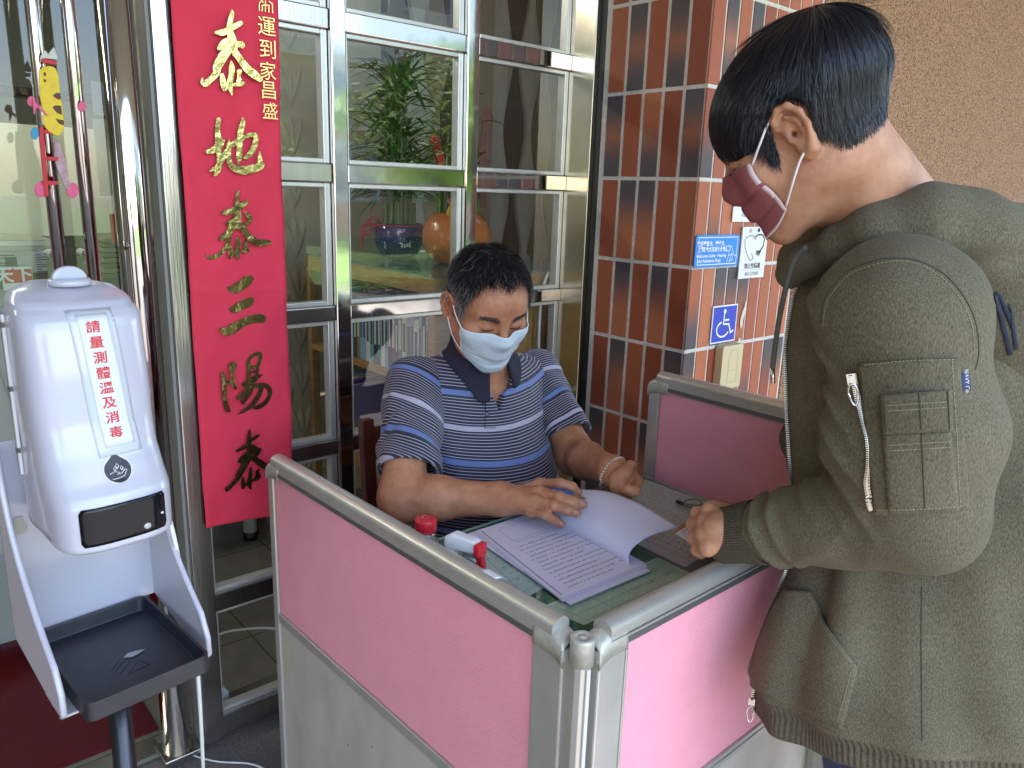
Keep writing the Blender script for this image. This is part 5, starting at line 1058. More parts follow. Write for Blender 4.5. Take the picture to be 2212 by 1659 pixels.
def head_sdf(q, sx=1.0, jaw=1.0, nose=1.0, ears=(1,-1), lids=True):
    x = q.copy(); x[:,0] = np.abs(x[:,0]); x[:,0] /= sx     # mirror symmetric
    d = ell_(x, (0,-.010,.038), (.0765,.097,.088)); d = sm(d, ell_(x, (0,.030,.032), (.066,.062,.064)), .02)
    d = sm(d, ell_(x, (0,.030,-.035), (.062*jaw,.060,.074)), .025); d = sm(d, cap_(x, (.050*jaw,.0,-.058), (.008,.068,-.098), .018, .020), .025)
    d = sm(d, ell_(x, (0,.072,-.098), (.022,.018,.017)), .015); d = sm(d, ell_(x, (.042,.055,-.020), (.026,.024,.024)), .02)
    d = sm(d, cap_(x, (.010,.086,.026), (.046,.068,.029), .0085, .0075), .012)
    d = smx(d, -ell_(x, (.031,.100,.006), (.019,.016,.013)), .012)
    d = sm(d, ell_(x, (.031,.0745,.006), (.0165,.0145,.0125)), .005)
    if lids:
        d = smx(d, -cap_(x, (.018,.0895,.0012), (.044,.0815,.0012), .0010), .0016)     # slit under the lowered lid
        d = smx(d, -cap_(x, (.017,.0885,.0105), (.045,.0800,.0110), .0011), .0025)     # crease above the lid
        d = smx(d, -cap_(x, (.020,.0885,-.0085), (.042,.0800,-.0085), .0010), .0040)   # pouch below the eye
    d = sm(d, cap_(x, (0,.088,.020), (0,.108*nose,-.020), .0075, .0115), .010); d = sm(d, ell_(x, (.0125,.098,-.024), (.0085,.010,.008)), .006)
    d = sm(d, ell_(x, (0,.083,-.054), (.026,.020,.018)), .014)
    # ear
    e = x-np.array([.0735,-.006,-.002], f32); ca, sa = math.cos(.22), math.sin(.22)
    e = np.stack([e[:,0], e[:,1]*ca-e[:,2]*sa*-1*-1, e[:,2]*ca+e[:,1]*sa], 1).astype(f32)
    H = [(.004,.006,.006),(.006,.012,.018),(.010,.009,.029),(.014,-.003,.034),(.018,-.015,.029),(.020,-.021,.014),(.019,-.019,-.004),(.015,-.012,-.018),(.009,-.004,-.028),(.005,.004,-.029),(.003,.007,-.018)]
    he = chain_(e, H, [.0035,.0036,.0040,.0040,.0042,.0040,.0038,.0042,.0062,.0056,.0040], .004)
    pl = ell_(e, (.0075,-.005,.002), (.0045,.0165,.029)); pl = smx(pl, -ell_(e, (.0135,-.003,-.001), (.0062,.0085,.0125)), .003); pl = smx(pl, -ell_(e, (.0085,.0005,-.002), (.0055,.0040,.0050)), .002)
    he = sm(he, pl, .004); he = sm(he, chain_(e, [(.013,-.004,.021),(.014,-.0115,.012),(.012,-.011,-.006),(.009,-.004,-.015)], [.0028,.0034,.0034,.0026], .003), .003)
    he = sm(he, ell_(e, (.006,.0085,-.003), (.0040,.0042,.0060)), .003)
    return sm(d, he, .006)
def finger(P, pts, r0, r1, k=.004):
    n = len(pts)-1; rr = np.linspace(r0, r1, n+1); d = chain_(P, pts, rr, k)
    for i in range(1, n): d = sm(d, np.linalg.norm(P-np.asarray(pts[i], f32), axis=1)-rr[i]*1.07, .003)
    return d
skinm = {}
def skin_mat(name, c1, c2, sss=.12):
    m = mat(name, c1, .48, spec=.42, sss=sss); nt = m.node_tree; p = nt.nodes['Principled BSDF']
    tc = nt.nodes.new('ShaderNodeTexCoord'); n1 = nt.nodes.new('ShaderNodeTexNoise'); n1.inputs['Scale'].default_value = 26; n1.inputs['Detail'].default_value = 6; n1.inputs['Roughness'].default_value = .65
    n2 = nt.nodes.new('ShaderNodeTexNoise'); n2.inputs['Scale'].default_value = 900; n2.inputs['Detail'].default_value = 2
    vo = nt.nodes.new('ShaderNodeTexVoronoi'); vo.inputs['Scale'].default_value = 520
    for n in (n1, n2, vo): nt.links.new(tc.outputs['Object'], n.inputs['Vector'])
    cr = nt.nodes.new('ShaderNodeValToRGB'); cr.color_ramp.elements[0].position = .36; cr.color_ramp.elements[0].color = (*c2,1); cr.color_ramp.elements[1].position = .62; cr.color_ramp.elements[1].color = (*c1,1)
    nt.links.new(n1.outputs['Fac'], cr.inputs[0]); nt.links.new(cr.outputs[0], p.inputs['Base Color'])
    bp = nt.nodes.new('ShaderNodeBump'); bp.inputs['Strength'].default_value = .35; bp.inputs['Distance'].default_value = .0006; ad = nt.nodes.new('ShaderNodeMath'); ad.operation = 'ADD'
    nt.links.new(n2.outputs['Fac'], ad.inputs[0]); nt.links.new(vo.outputs['Distance'], ad.inputs[1]); nt.links.new(ad.outputs[0], bp.inputs['Height']); nt.links.new(bp.outputs[0], p.inputs['Normal'])
    return m
def ribbon_strands(name, roots, nrm, dirs, fn, length, lift0, lift1, width, colfn, m, parent, nseg=7, grav=None, seed=0, wob=.25, reject=None):
    """hair as thin tapering ribbons grown along the surface of fn"""
    rs = np.random.RandomState(seed); N = len(roots); p = roots.copy(); d = dirs/(np.linalg.norm(dirs, axis=1)[:,None]+1e-9); L = np.broadcast_to(length, (N,)); pts = [p.copy()]
    jit = rs.normal(0, wob, (N,3)); cur = rs.normal(0, wob*.5, (N,3))
    def grad(P):
        e = .0015; P = P.astype(f32); g = np.stack([fn(P+np.array(v, f32))-fn(P-np.array(v, f32)) for v in ((e,0,0),(0,e,0),(0,0,e))], 1); return g/(np.linalg.norm(g, axis=1)[:,None]+1e-9)
    l0 = np.broadcast_to(lift0, (N,)); l1 = np.broadcast_to(lift1, (N,))
    for s in range(1, nseg+1):
        g = grad(p); dd = d+jit*.6+cur*(s/nseg)
        if grav is not None: dd = dd+grav*(s/nseg)
        dd = dd-g*(dd*g).sum(1)[:,None]; dd /= np.linalg.norm(dd, axis=1)[:,None]+1e-9
        p = p+dd*(L/nseg)[:,None]; g = grad(p); want = l0+(l1-l0)*(s/nseg); cur_d = fn(p.astype(f32)); p = p+g*np.clip(want-cur_d, -.02, .02)[:,None]; pts.append(p.copy()); d = dd if s < 2 else d*.6+dd*.4
    pts = np.array(pts)
    if reject is not None: kp_ = ~reject(pts.reshape(-1,3)).reshape(pts.shape[:2]).any(0); pts = pts[:,kp_]; nrm = nrm[kp_]; roots = roots[kp_]; N = len(roots)
    tan = np.gradient(pts, axis=0); side = np.cross(tan, nrm[None]); side /= np.linalg.norm(side, axis=2)[:,:,None]+1e-9
    rot = rs.uniform(-.7, .7, N)[None,:,None]; side = side*np.cos(rot)+nrm[None]*np.sin(rot)
    w = width*(1-np.linspace(0,1,nseg+1)**2.2*.92)[:,None,None]*rs.uniform(.6,1.3,N)[None,:,None]
    A = pts-side*w; Bp = pts+side*w; V = np.stack([A, Bp], 2).transpose(1,0,2,3).reshape(-1,3); k = 2*(nseg+1)
    base = np.arange(N)[:,None]*k; F = []
    for s in range(nseg): F.append(np.stack([base[:,0]+2*s, base[:,0]+2*s+1, base[:,0]+2*s+3, base[:,0]+2*s+2], 1))
    F = np.concatenate(F); C_ = np.repeat(colfn(roots, rs), k, 0)
    return mesh_obj(name, V, F, m, parent, True, {'col': ('POINT', C_)})
def bvh_of(ob):
    me = ob.data; M_ = PW.get(ob.name, Matrix.Identity(4)); vs = [M_ @ v.co for v in me.vertices]; return BVHTree.FromPolygons(vs, [tuple(p.vertices) for p in me.polygons])
def hit(bvh, x, y, lift=0.):
    o = Vector(EYE); d = Vector(ray(x, y)).normalized(); h_, n, i, t_ = bvh.ray_cast(o, d)
    if h_ is None: return None
    if n.dot(d) > 0: n = -n
    return np.array(h_)+np.array(n)*lift
def patch_on(bvh, name, m, parent, fn, nu, nv, lift=.002, thick=.002, smooth=True, edge=0.):
    """fn(u,v)-> sight line; the patch is sewn on the surface it meets"""
    P = np.zeros((nu,nv,3)); last = None
    for i in range(nu):
        for j in range(nv):
            u, v = i/(nu-1), j/(nv-1); l = lift
            h_ = hit(bvh, *fn(u, v), l)
            if h_ is None: h_ = last if last is not None else dep(*fn(u,v), 1.0)
            P[i,j] = h_; last = h_
    # relax so that the cloth bridges small folds
    for _ in range(2): P[1:-1,1:-1] = (P[1:-1,1:-1]*2+P[:-2,1:-1]+P[2:,1:-1]+P[1:-1,:-2]+P[1:-1,2:])/6
    V, F = grid_sheet(lambda u, v: P[int(round(u*(nu-1))), int(round(v*(nv-1)))], nu, nv, thick)
    return mesh_obj(name, V, F, m, parent, smooth)
def line_on(bvh, name, m, parent, pts, r_, lift=.001, n=40, dash=None, seg=6):
    sp_ = spline([(x, y, 0) for x, y in pts], n)[:,:2]; P = [hit(bvh, x, y, lift) for x, y in sp_]; b = MB()
    if dash is None:
        run = []
        for p in P+[None]:
            if p is None or (run and np.linalg.norm(p-run[-1]) > .03):
                if len(run) > 1: b.tube(run, r_, seg)
                run = [] if p is None else [p]
            else: run.append(p)
    else:
        for a, c in zip(P, P[1:]):
            if a is None or c is None or np.linalg.norm(a-c) > .02: continue
            L = np.linalg.norm(c-a); k = max(1, int(L/dash))
            for i in range(k):
                p0 = a+(c-a)*((i+.15)/k); p1 = a+(c-a)*((i+.75)/k); b.tube([p0, p1], r_, 5)
    return b.build(name, m, parent, smooth=True) if b.n else None
def mask_mesh(name, m, parent, fn, O, M_, th0, th1, ztop, zbot, pleats, off=.004, nu=48, nv=30, bulge=.004, axis_y=.012):
    """face mask: cloth stretched over the face from side to side"""
    ths = np.linspace(th0, th1, nu); P = np.zeros((nu,nv,3))
    for i, th in enumerate(ths):
        c = abs(2*i/(nu-1)-1); zt, zb = ztop(c), zbot(c)
        for j in range(nv):
            v = j/(nv-1); z = zt+(zb-zt)*v; P[i,j] = (math.sin(th), math.cos(th), z)
    D = P.reshape(-1,3); dirs = np.stack([D[:,0], D[:,1], 0*D[:,2]], 1); org = np.stack([0*D[:,0], np.full(len(D), axis_y), D[:,2]], 1); t = np.full(len(D), .15)
    for _ in range(40): dd = fn((org+dirs*t[:,None]).astype(f32)); t = np.maximum(t-(dd-off)*.7, .01)
    T = t.reshape(nu, nv)
    for _ in range(6): T[1:-1] = np.maximum(T[1:-1], (T[:-2]+T[2:])/2*1.0)          # bridge hollows beside the nose
    for _ in range(4): T[:,1:-1] = np.maximum(T[:,1:-1], (T[:,:-2]+T[:,2:])/2)
    Tk = T.copy()
    for _ in range(3): Tk[1:-1,1:-1] = (Tk[1:-1,1:-1]*2+Tk[:-2,1:-1]+Tk[2:,1:-1]+Tk[1:-1,:-2]+Tk[1:-1,2:])/6
    v = np.linspace(0,1,nv)[None]; c = np.abs(np.linspace(-1,1,nu))[:,None]
    pl = sum(a*np.exp(-((v-(v0+s*c))/w)**2) for v0, s, w, a in pleats) if pleats else 0
    Tk = Tk+bulge*np.sin(np.pi*v)*(1-c**4)+pl*(1-c**6)
    W = org+dirs*Tk.reshape(-1)[:,None]; W = (W@M_.T+O).reshape(nu,nv,3)
    V, F = grid_sheet(lambda a, b: W[int(round(a*(nu-1))), int(round(b*(nv-1)))], nu, nv, -.0009)
    o = mesh_obj(name, V, F, m, parent, True); return o, W
# ================================================================ seated man
def man():
    t = thing('person', 'person in a navy striped polo shirt and pale blue mask seated behind the desk', 'person', (1.10,1.42,.0))
    HO = dep(1052,660,1.68); HM = frame(256, 27, -2)
    def hl(P): return ((P-HO.astype(f32))@HM.astype(f32)).astype(f32)
    NB = np.array([1.095,1.375,1.035])
    SR, ER, WR = np.array([.935,1.425,1.000]), ony(870,1075,1.275), onz(1085,1078,.822)
    SL, EL, WL = np.array([1.325,1.42,.975]), ony(1243,985,1.235), onz(1322,1016,.862)
    z = lambda x, y, h: onz(x, y, h)
    ix = [z(1168,1046,.846), z(1210,1044,.862), z(1236,1052,.856), z(1249,1064,.842)]
    md = [z(1166,1063,.848), z(1209,1073,.857), z(1240,1083,.847), z(1260,1090,.838)]
    rg_ = [z(1158,1083,.840), z(1198,1092,.846), z(1228,1102,.836), z(1247,1109,.826)]
    lt = [z(1148,1103,.826), z(1180,1113,.828), z(1200,1124,.816), z(1214,1133,.806)]
    thb = [z(1125,1062,.828), z(1165,1050,.826), z(1205,1052,.832), z(1222,1062,.836)]
    wr2 = z(1110,1080,.828)
    LP = z(1348,1038,.850); lf = []
    for i in range(4): lf.append([z(1362-4*i,1024+9*i,.868-.010*i), z(1378-4*i,1040+8*i,.862-.011*i), z(1372-6*i,1060+4*i,.858-.010*i), z(1356-6*i,1056+3*i,.860-.010*i)])
    lth = [z(1335,1032,.868), z(1350,1022,.880), z(1362,1006,.890)]
    def body(P):
        q = hl(P); far = np.linalg.norm(q, axis=1)
        d = head_sdf(q, 1.03, 1.08, .98)
        d = sm(d, cap_(P, HO+HM@np.array([0,-.02,-.05]), NB, .060, .064), .03); d = sm(d, ell_(P, NB+(0,-.005,-.075), (.095,.055,.05)), .04)
        for S, E_, W, r1, r2, r3 in ((SR,ER,WR,.044,.047,.032),(SL,EL,WL,.043,.044,.030)):
            d = sm(d, cap_(P, S, E_, r1, r2), .02); mid = E_*.65+W*.35; d = sm(d, cap_(P, E_, mid, r2*.98, r2*.93), .03); d = sm(d, cap_(P, mid, W, r2*.90, r3), .025)
        # right hand, back of the hand up
        d = sm(d, cap_(P, WR, wr2, .031, .026), .02)
        for f_, r_ in ((ix,.0105),(md,.0108),(rg_,.0102),(lt,.0090)):
            d = sm(d, cap_(P, wr2, f_[0], .020, .0135), .012); d = sm(d, finger(P, f_, r_*1.06, r_*.80), .006)
        d = sm(d, finger(P, thb, .016, .0105), .008)
        for f_, r_ in ((ix,.0092),(md,.0096),(rg_,.009),(lt,.008)):      # nail beds
            pass
        # left hand, palm towards the viewer, fingers curled in
        d = sm(d, cap_(P, WL, LP, .028, .027), .02)
        for i, f_ in enumerate(lf): d = sm(d, cap_(P, LP, f_[0], .022, .013), .010); d = sm(d, finger(P, f_, .0108-.0006*i, .0088-.0006*i), .0035)
        d = sm(d, finger(P, lth, .017, .0115), .006); d = sm(d, ell_(P, z(1345,1045,.850), (.030,.028,.028)), .012)
        return d
    lo = np.array([.76,.84,.74]); hi = np.array([1.40,1.50,HO[2]+.16])
    V, Q = mesh_sdf(body, lo, hi, .0024); V = smooth_mesh(V, Q, 1, .4)
    skin = skin_mat('tanned_skin', (.58,.265,.145), (.43,.175,.09))
    ob = mesh_obj('body', V, Q, skin, t, True)
    hd = lambda P: head_sdf(hl(P), 1.03, 1.08, .98)
    # ---- hair: short, dark on top, greying at the sides
    rs = np.random.RandomState(4); n = 26000; u = rs.normal(size=(n,3)); u /= np.linalg.norm(u, axis=1)[:,None]
    q = u*np.array([.0765*1.03,.097,.088])+np.array([0,-.010,.038])
    yk = [-.13,-.07,-.04,-.030,-.012,.012,.020,.032,.040,.048,.056,.066,.2]; zk = [-.050,-.045,-.010,.030,.044,.042,.012,-.006,.030,.084,.100,.102,.102]
    front = .003*np.sin(q[:,0]*160)+.004*np.sin(q[:,0]*70+1)-.010*np.exp(-(q[:,0]/.016)**2)+.010*np.exp(-((np.abs(q[:,0])-.042)/.014)**2)
    ok = q[:,2] > np.interp(q[:,1], yk, zk)+np.where(q[:,1] > .045, front, 0)+rs.uniform(-.004,.004,n); q = q[ok]
    crown = np.array([.0,-.055,.118]); dl = q-crown; dl[:,1] += .018; dl[:,0] += .35*(q[:,1]+.05)     # swept across
    dl[:,2] -= .02; roots = q@HM.T+HO; dirs = dl@HM.T; nr = (q/np.array([.0765,.097,.088])**2); nr /= np.linalg.norm(nr, axis=1)[:,None]; side = np.clip((.075-q[:,2])/.07, 0, 1)
    L = .028-.013*side+rs.uniform(-.004,.004,len(q)); nrw = nr@HM.T
    def hcol(r_, rs_):
        g_ = np.clip((.088-q[:,2])/.065, 0, 1)*np.clip((np.abs(q[:,0])-.02)/.04+.22, 0, 1); pr = rs_.uniform(0,1,len(q)) < g_*.72+.05
        base = np.tile(np.array([.012,.010,.010]), (len(q),1)); base[pr] = np.array([.34,.33,.33])*rs_.uniform(.5,1.2,(pr.sum(),1)); return base
    hm = attr_mat('hair_strands', rough=.5, spec=.3)
    ribbon_strands('hair', roots, nrw, dirs, hd, L, .0010, .014-.010*side, .00042, hcol, hm, t, seed=1, wob=.30)
    # scalp shadow layer so that no skin shows between the strands
    def capfn(P):
        q_ = hl(P); d = ell_(q_, (0,-.010,.038), (.0765*1.03+.0035,.1005,.0915)); d = sm(d, ell_(q_, (0,.030,.036), (.069,.062,.066)), .02)
        zz = np.interp(q_[:,1], yk, zk)+.003; fr = np.where(q_[:,1] > .045, -.010*np.exp(-(q_[:,0]/.016)**2)+.010*np.exp(-((np.abs(q_[:,0])-.042)/.014)**2), 0); return smx(d, (zz+fr-q_[:,2])*.6, .003)
    Vc, Qc = mesh_sdf(capfn, HO-.14, HO+.16, .0032); mesh_obj('hair_base', Vc, Qc, mat('hair_base_dark', (.022,.019,.018), .7, noise=.5, nscale=400), t, True)
    # brows
    br_q = []; rs2 = np.random.RandomState(9)
    for sx in (1,-1):
        k = 330; u_ = rs2.uniform(0,1,k); br_q.append(np.stack([sx*(.013+.036*u_), .100-.022*u_**1.5, .0262+.0035*np.sin(u_*2.6)-.001*u_+rs2.normal(0,.0030,k)*(1-.4*u_)], 1))
    bq = np.concatenate(br_q); 
    for _ in range(12): bq[:,1] -= (head_sdf(bq.astype(f32), 1.03, 1.08, .98)-.0004)*.8
    bd = np.stack([np.sign(bq[:,0]), -.3+0*bq[:,0], .25+0*bq[:,0]], 1); nn_ = np.tile(HM@np.array([0,1,0]), (len(bq),1))
    ribbon_strands('eyebrows', bq@HM.T+HO, nn_, bd@HM.T, hd, .0085, .0006, .0016, .00026, lambda r_, s_: np.tile([.055,.040,.032], (len(r_),1))*s_.uniform(.5,2.,(len(r_),1)), hm, t, nseg=4, seed=3, wob=.25)
    lash = mat('lash_dark', (.02,.012,.01), .6); b = MB()
    for sx in (1,-1):
        P = np.array([(sx*(.018+.027*k/10), .12, .0012-.0022*math.sin(k/10*math.pi)) for k in range(11)])
        for _ in range(30): P[:,1] -= (head_sdf(P.astype(f32), 1.03, 1.08, .98)-.0003)*.7
        b.tube(P@HM.T+HO, .0010, 6)
    b.build('lash_line', lash, t, smooth=True)
    # forehead lines and moles follow the skin
    bv = bvh_of(ob); crease = mat('skin_crease', (.42,.185,.11), .6)
    for pts in ([(1046,632),(1075,629),(1105,632)],[(1050,638),(1080,638),(1112,636)],[(1058,645),(1080,646),(1104,643)]): line_on(bv, 'forehead_line', crease, t, pts, .00042, .0, 24)
    mole = mat('mole_brown', (.08,.03,.02), .6); b = MB()
    for x, y, r_ in ((1026,634,.0011),(1020,630,.0007),(1036,650,.0006),(1052,622,.0006),(1090,652,.0006),(1012,640,.0006),(1044,615,.0007),(1112,640,.0005),(1098,625,.0005)):
        h_ = hit(bv, x, y, 0)
        if h_ is not None: b.lathe([(0,-r_),(r_*.8,-r_*.5),(r_,0),(r_*.8,r_*.5),(0,r_)][::-1], h_, 8)
    if b.n: b.build('moles', mole, t)
    # nails
    nail = mat('finger_nail', (.56,.34,.26), .25, spec=.5)
    for (x, y, w, h_) in ((1257,1086,5.5,4),(1244,1106,5.5,4),(1211,1130,4.5,3.5)):
        patch_on(bv, 'finger_nail', nail, t, lambda u,v: (x+(u-.5)*2*w*(1-.25*(2*v-1)**2), y+(u-.5)*3+(v-.5)*2*h_), 7, 6, .0006, .0004)
    # ---- mask
    mk = mat('mask_blue', (.62,.71,.77), .85, bump=.3, bscale=900); wh = mat('mask_white', (.80,.82,.84), .8)
    mo, W = mask_mesh('face_mask', mk, t, lambda p: head_sdf(p, 1.03, 1.08, .98, lids=False), HO, HM, R(-62), R(62), lambda c: -.0030-.010*c**1.5, lambda c: -.122+.036*c**2.6, [(.12,0,.02,.0012),(.52,.04,.014,.0032),(.565,.04,.010,-.0034),(.76,.03,.014,.0030),(.805,.03,.010,-.0032)], off=.0045, bulge=.003)
    b = MB(); b.tube(W[:,0], .0013, 6); b.tube(W[:,-1], .0013, 6); b.build('mask_binding', wh, mo, smooth=True)
    b = MB()
    for i0, sgn in ((0,1),(-1,-1)): b.tube(W[i0], .0022, 6)
    b.build('mask_side', wh, mo, smooth=True)
    for i0, sx in ((0,-1),(-1,1)):
        ear_t = HO+HM@np.array([sx*.085,.004,.020]); ear_b = HO+HM@np.array([sx*.086,-.004,-.026])
        b = MB(); b.tube(spline([W[i0,0], W[i0,0]*.5+ear_t*.5+HM@np.array([sx*.003,0,0]), ear_t], 12), .0013, 6); b.build('ear_loop', wh, mo, smooth=True)
        b = MB(); b.tube(spline([W[i0,-1], W[i0,-1]*.5+ear_b*.5+HM@np.array([sx*.004,0,-.004]), ear_b], 12), .0013, 6); b.build('ear_loop', wh, mo, smooth=True)
    # ---- polo shirt
    def stripe_mat():
        m = mat('striped_jersey', (.02,.02,.05), .7, bump=.25, bscale=900, sheen=.15); nt = m.node_tree; p = nt.nodes['Principled BSDF']
        a = nt.nodes.new('ShaderNodeAttribute'); a.attribute_name = 's'
        def math_(op, x, y=None, clamp=False):
            n = nt.nodes.new('ShaderNodeMath'); n.operation = op; n.use_clamp = clamp
            for i, v in enumerate((x, y)):
                if v is None: continue
                if isinstance(v, (int, float)): n.inputs[i].default_value = v
                else: nt.links.new(v, n.inputs[i])
            return n.outputs[0]
        s = a.outputs['Fac']; fr = math_('FRACT', math_('DIVIDE', s, .0068)); thin = math_('LESS_THAN', fr, .24)
        def band(per, off, w): f_ = math_('FRACT', math_('DIVIDE', math_('ADD', s, off), per)); return math_('LESS_THAN', f_, w/per)
        blue, white = band(.152, .004, .0125), band(.152, .080, .0115)
        gb, gw = band(.152, .0075, .0195), band(.152, .0835, .0185)
        guard = math_('MAXIMUM', gb, gw); thin = math_('MULTIPLY', thin, math_('SUBTRACT', 1., guard))
        def mix(fac, c1, c2):
            n = nt.nodes.new('ShaderNodeMix'); n.data_type = 'RGBA'; nt.links.new(fac, n.inputs['Factor'])
            for i, c in ((6,c1),(7,c2)):
                if isinstance(c, tuple): n.inputs[i].default_value = (*c,1)
                else: nt.links.new(c, n.inputs[i])
            return n.outputs[2]
        c = mix(thin, (.018,.016,.036), (.44,.42,.50)); c = mix(blue, c, (.14,.20,.43)); c = mix(white, c, (.46,.43,.52)); nt.links.new(c, p.inputs['Base Color']); return m
    JER = stripe_mat()
    C0 = np.array([1.115,1.40,.86])
    def folds(P, k=1.): return .0022*k*np.abs(vnoise(P*np.array([1.6,1.6,.8], f32), 22, 3))+.0030*k*vnoise(P*np.array([1.,1.,.6], f32), 11, 5)
    ax_f = unit(np.array([-.06,-1,0]))
    def torso(P, raw=False):
        d = ell_(P, (1.115,1.395,.86), (.185,.120,.170)); d = sm(d, ell_(P, (1.10,1.345,.70), (.190,.150,.190)), .06); d = sm(d, ell_(P, (1.10,1.37,.56), (.195,.155,.14)), .05)
        d = sm(d, cap_(P, SR+(.03,0,-.02), NB+(0,.01,-.035), .062, .060), .05); d = sm(d, cap_(P, SL+(-.03,0,-.02), NB+(0,.01,-.035), .062, .060), .05)
        # drag lines running from the armpits towards the belly
        s_ = np.sin((P[:,2]+.9*np.abs(P[:,0]-1.11))*95)*np.exp(-((P[:,2]-.80)/.10)**2)*np.clip((np.abs(P[:,0]-1.11)-.06)/.08, 0, 1)
        d = d-folds(P)-.0022*s_-.0025*np.sin(P[:,2]*150+6*vnoise(P, 9, 2))*np.exp(-((P[:,2]-.66)/.06)**2)
        if raw: return d
        # V opening at the neck
        q_ = P-NB.astype(f32); hole = cap_(P, NB+(-.004,-.040,-.025), NB+(-.01,-.16,.12), .050, .08); hole = sm(hole, cap_(P, NB+(0,0,.0), NB+(-.02,-.03,.2), .066, .08), .02)
        v = np.maximum(np.abs(q_[:,0]+.006)*1.0-(q_[:,2]+.105)*.34, q_[:,1]+.03); hole = np.minimum(hole, v)
        return smx(d, -hole, .004)
    V, Q = mesh_sdf(torso, (.86,1.14,.44), (1.37,1.56,1.10), .0042); V = smooth_mesh(V, Q, 1)
    s = V[:,2]-.10*np.clip(1.30-V[:,1], 0, .2)-.022*((V[:,0]-1.11)/.2)**2+.004*vnoise(V.astype(f32), 9, 1)
    to = mesh_obj('polo_shirt', V, Q, JER, t, True, {'s': ('POINT', s+1.005)})
    def sleeve(S, E_, T0, r0, r1, cut, nm, soff, seed, tilt=.35):
        ax = unit(E_-S); L = np.linalg.norm(E_-S)
        def fn(P):
            a = (P-S.astype(f32))@ax.astype(f32); d = cap_(P, S-ax*.01, S+ax*(L*1.25), r0, r1)
            ridge = np.sin(a*120+5*vnoise(P, 13, seed)+((P-S.astype(f32))@np.array([.5,-.3,.8], f32))*30); d = d-.0022*ridge*np.clip(a/.05, 0, 1)-.0035*np.sin(((P-S.astype(f32))@(ax*60-RGT*75).astype(f32))+2*vnoise(P, 8, seed))*np.clip(a/.06, 0, 1)-folds(P, .9)
            inner = cap_(P, S+ax*.11, S+ax*(L*1.5), r0-.012, r1-.0045); d = smx(d, -inner, .002) if True else d
            d = np.maximum(d, a-cut); return np.maximum(d, -a-.045)
        lo = np.minimum(S, E_)-.13; hi = np.maximum(S, E_)+.13; V, Q = mesh_sdf(fn, lo, hi, .0032); V = smooth_mesh(V, Q, 1); s = -((V-S)@ax)+.005*vnoise(V.astype(f32), 10, 2)+tilt*((V-S)@RGT)
        mesh_obj(nm, V, Q, JER, t, True, {'s': ('POINT', s+1.03+soff)})
    sleeve(SR+(.012,.0,-.018), ER+(.008,.0,.0), None, .069, .068, .210, 'shirt_sleeve', .03, 6); sleeve(SL+(-.010,0,-.014), EL+(0,.0,.0), None, .066, .063, .190, 'shirt_sleeve', -.01, 7, -.25)
    # collar: turned down, open at the throat
    navy = mat('navy_rib', (.016,.014,.032), .8, bump=.5, bscale=700)
    def col_fn(u, v):
        th_ = R(-160+320*u); a = th_+R(90); back = .5+.5*math.cos(th_); ix_, iy_ = math.cos(a), math.sin(a); front = 1-back
        tip = math.exp(-((abs(th_)-R(150))/R(22))**2); rin = (.062,.055); rout = (.098+.006*tip, .074+.008*tip)
        w = v; x_ = ix_*(rin[0]*(1-w)+rout[0]*w); y_ = iy_*(rin[1]*(1-w)+rout[1]*w)-.003*front
        p = NB+np.array([x_, y_, .12])
        for _ in range(60):
            dd = float(torso(p[None].astype(f32), True)[0])
            if dd < .005 or p[2] < NB[2]-.085: break
            p[2] -= max(.0015, (dd-.004)*.6)
        stand = (.040*back+.020)*math.exp(-(w/.42)**2)-.0*w; p[2] += stand*(1 if w > .02 else .7)
        if w < .12: p[2] -= .018*(1-w/.12)
        return p
    V, F = grid_sheet(col_fn, 64, 14, .0028); mesh_obj('shirt_collar', V, F, navy, t, True)
    bt = bvh_of(to)
    line_on(bt, 'placket_edge', navy, t, [(1049,828),(1049,860),(1048,900),(1047,925)], .0010, .0006, 30); line_on(bt, 'placket_edge', navy, t, [(1047,925),(1070,924)], .0008, .0005, 10)
    h_ = hit(bt, 1051,895,.0012)
    if h_ is not None: b = MB(); nrm_ = unit(EYE-h_); sx_ = unit(np.cross(nrm_, (0,0,1))); sz_ = np.cross(sx_, nrm_); Mr = np.eye(4); Mr[:3,:3] = np.stack([sx_, sz_, nrm_], 1); b.lathe([(0,0),(.0055,0),(.0055,.0018),(.004,.0014),(0,.0012)][::-1], h_, 18, M=Mr); b.build('shirt_button', mat('button_navy', (.03,.03,.05), .25), t)
    # wrist chain and watch strap, trousers, shoes
    ax = unit(LP-WL); c = WL+ax*.002; u_ = unit(np.cross(ax, (0,0,1))); w_ = np.cross(u_, ax); b = MB()
    for k in range(30): a = k*2*math.pi/30; p = c+(u_*math.cos(a)+w_*math.sin(a))*.0335; r_ = .0032; b.lathe([(0,-r_),(r_*.8,-r_*.6),(r_,0),(r_*.8,r_*.6),(0,r_)][::-1], p, 8)
    b.build('bead_bracelet', mat('pearl_beads', (.62,.58,.48), .25, .4), t, smooth=True)
    tr = mat('black_trousers', (.012,.012,.014), .8, bump=.4, bscale=300)
    def legs(P):
        d = ell_(P, (1.10,1.42,.52), (.19,.15,.11))
        for sx in (-1,1): d = sm(d, chain_(P, [(1.10+sx*.09,1.40,.50),(1.10+sx*.13,1.02,.51),(1.10+sx*.13,1.00,.10)], [.085,.065,.055], .02), .04)
        return d
    V, Q = mesh_sdf(legs, (.80,.90,.02), (1.40,1.62,.66), .012); mesh_obj('trousers', V, Q, tr, t, True)
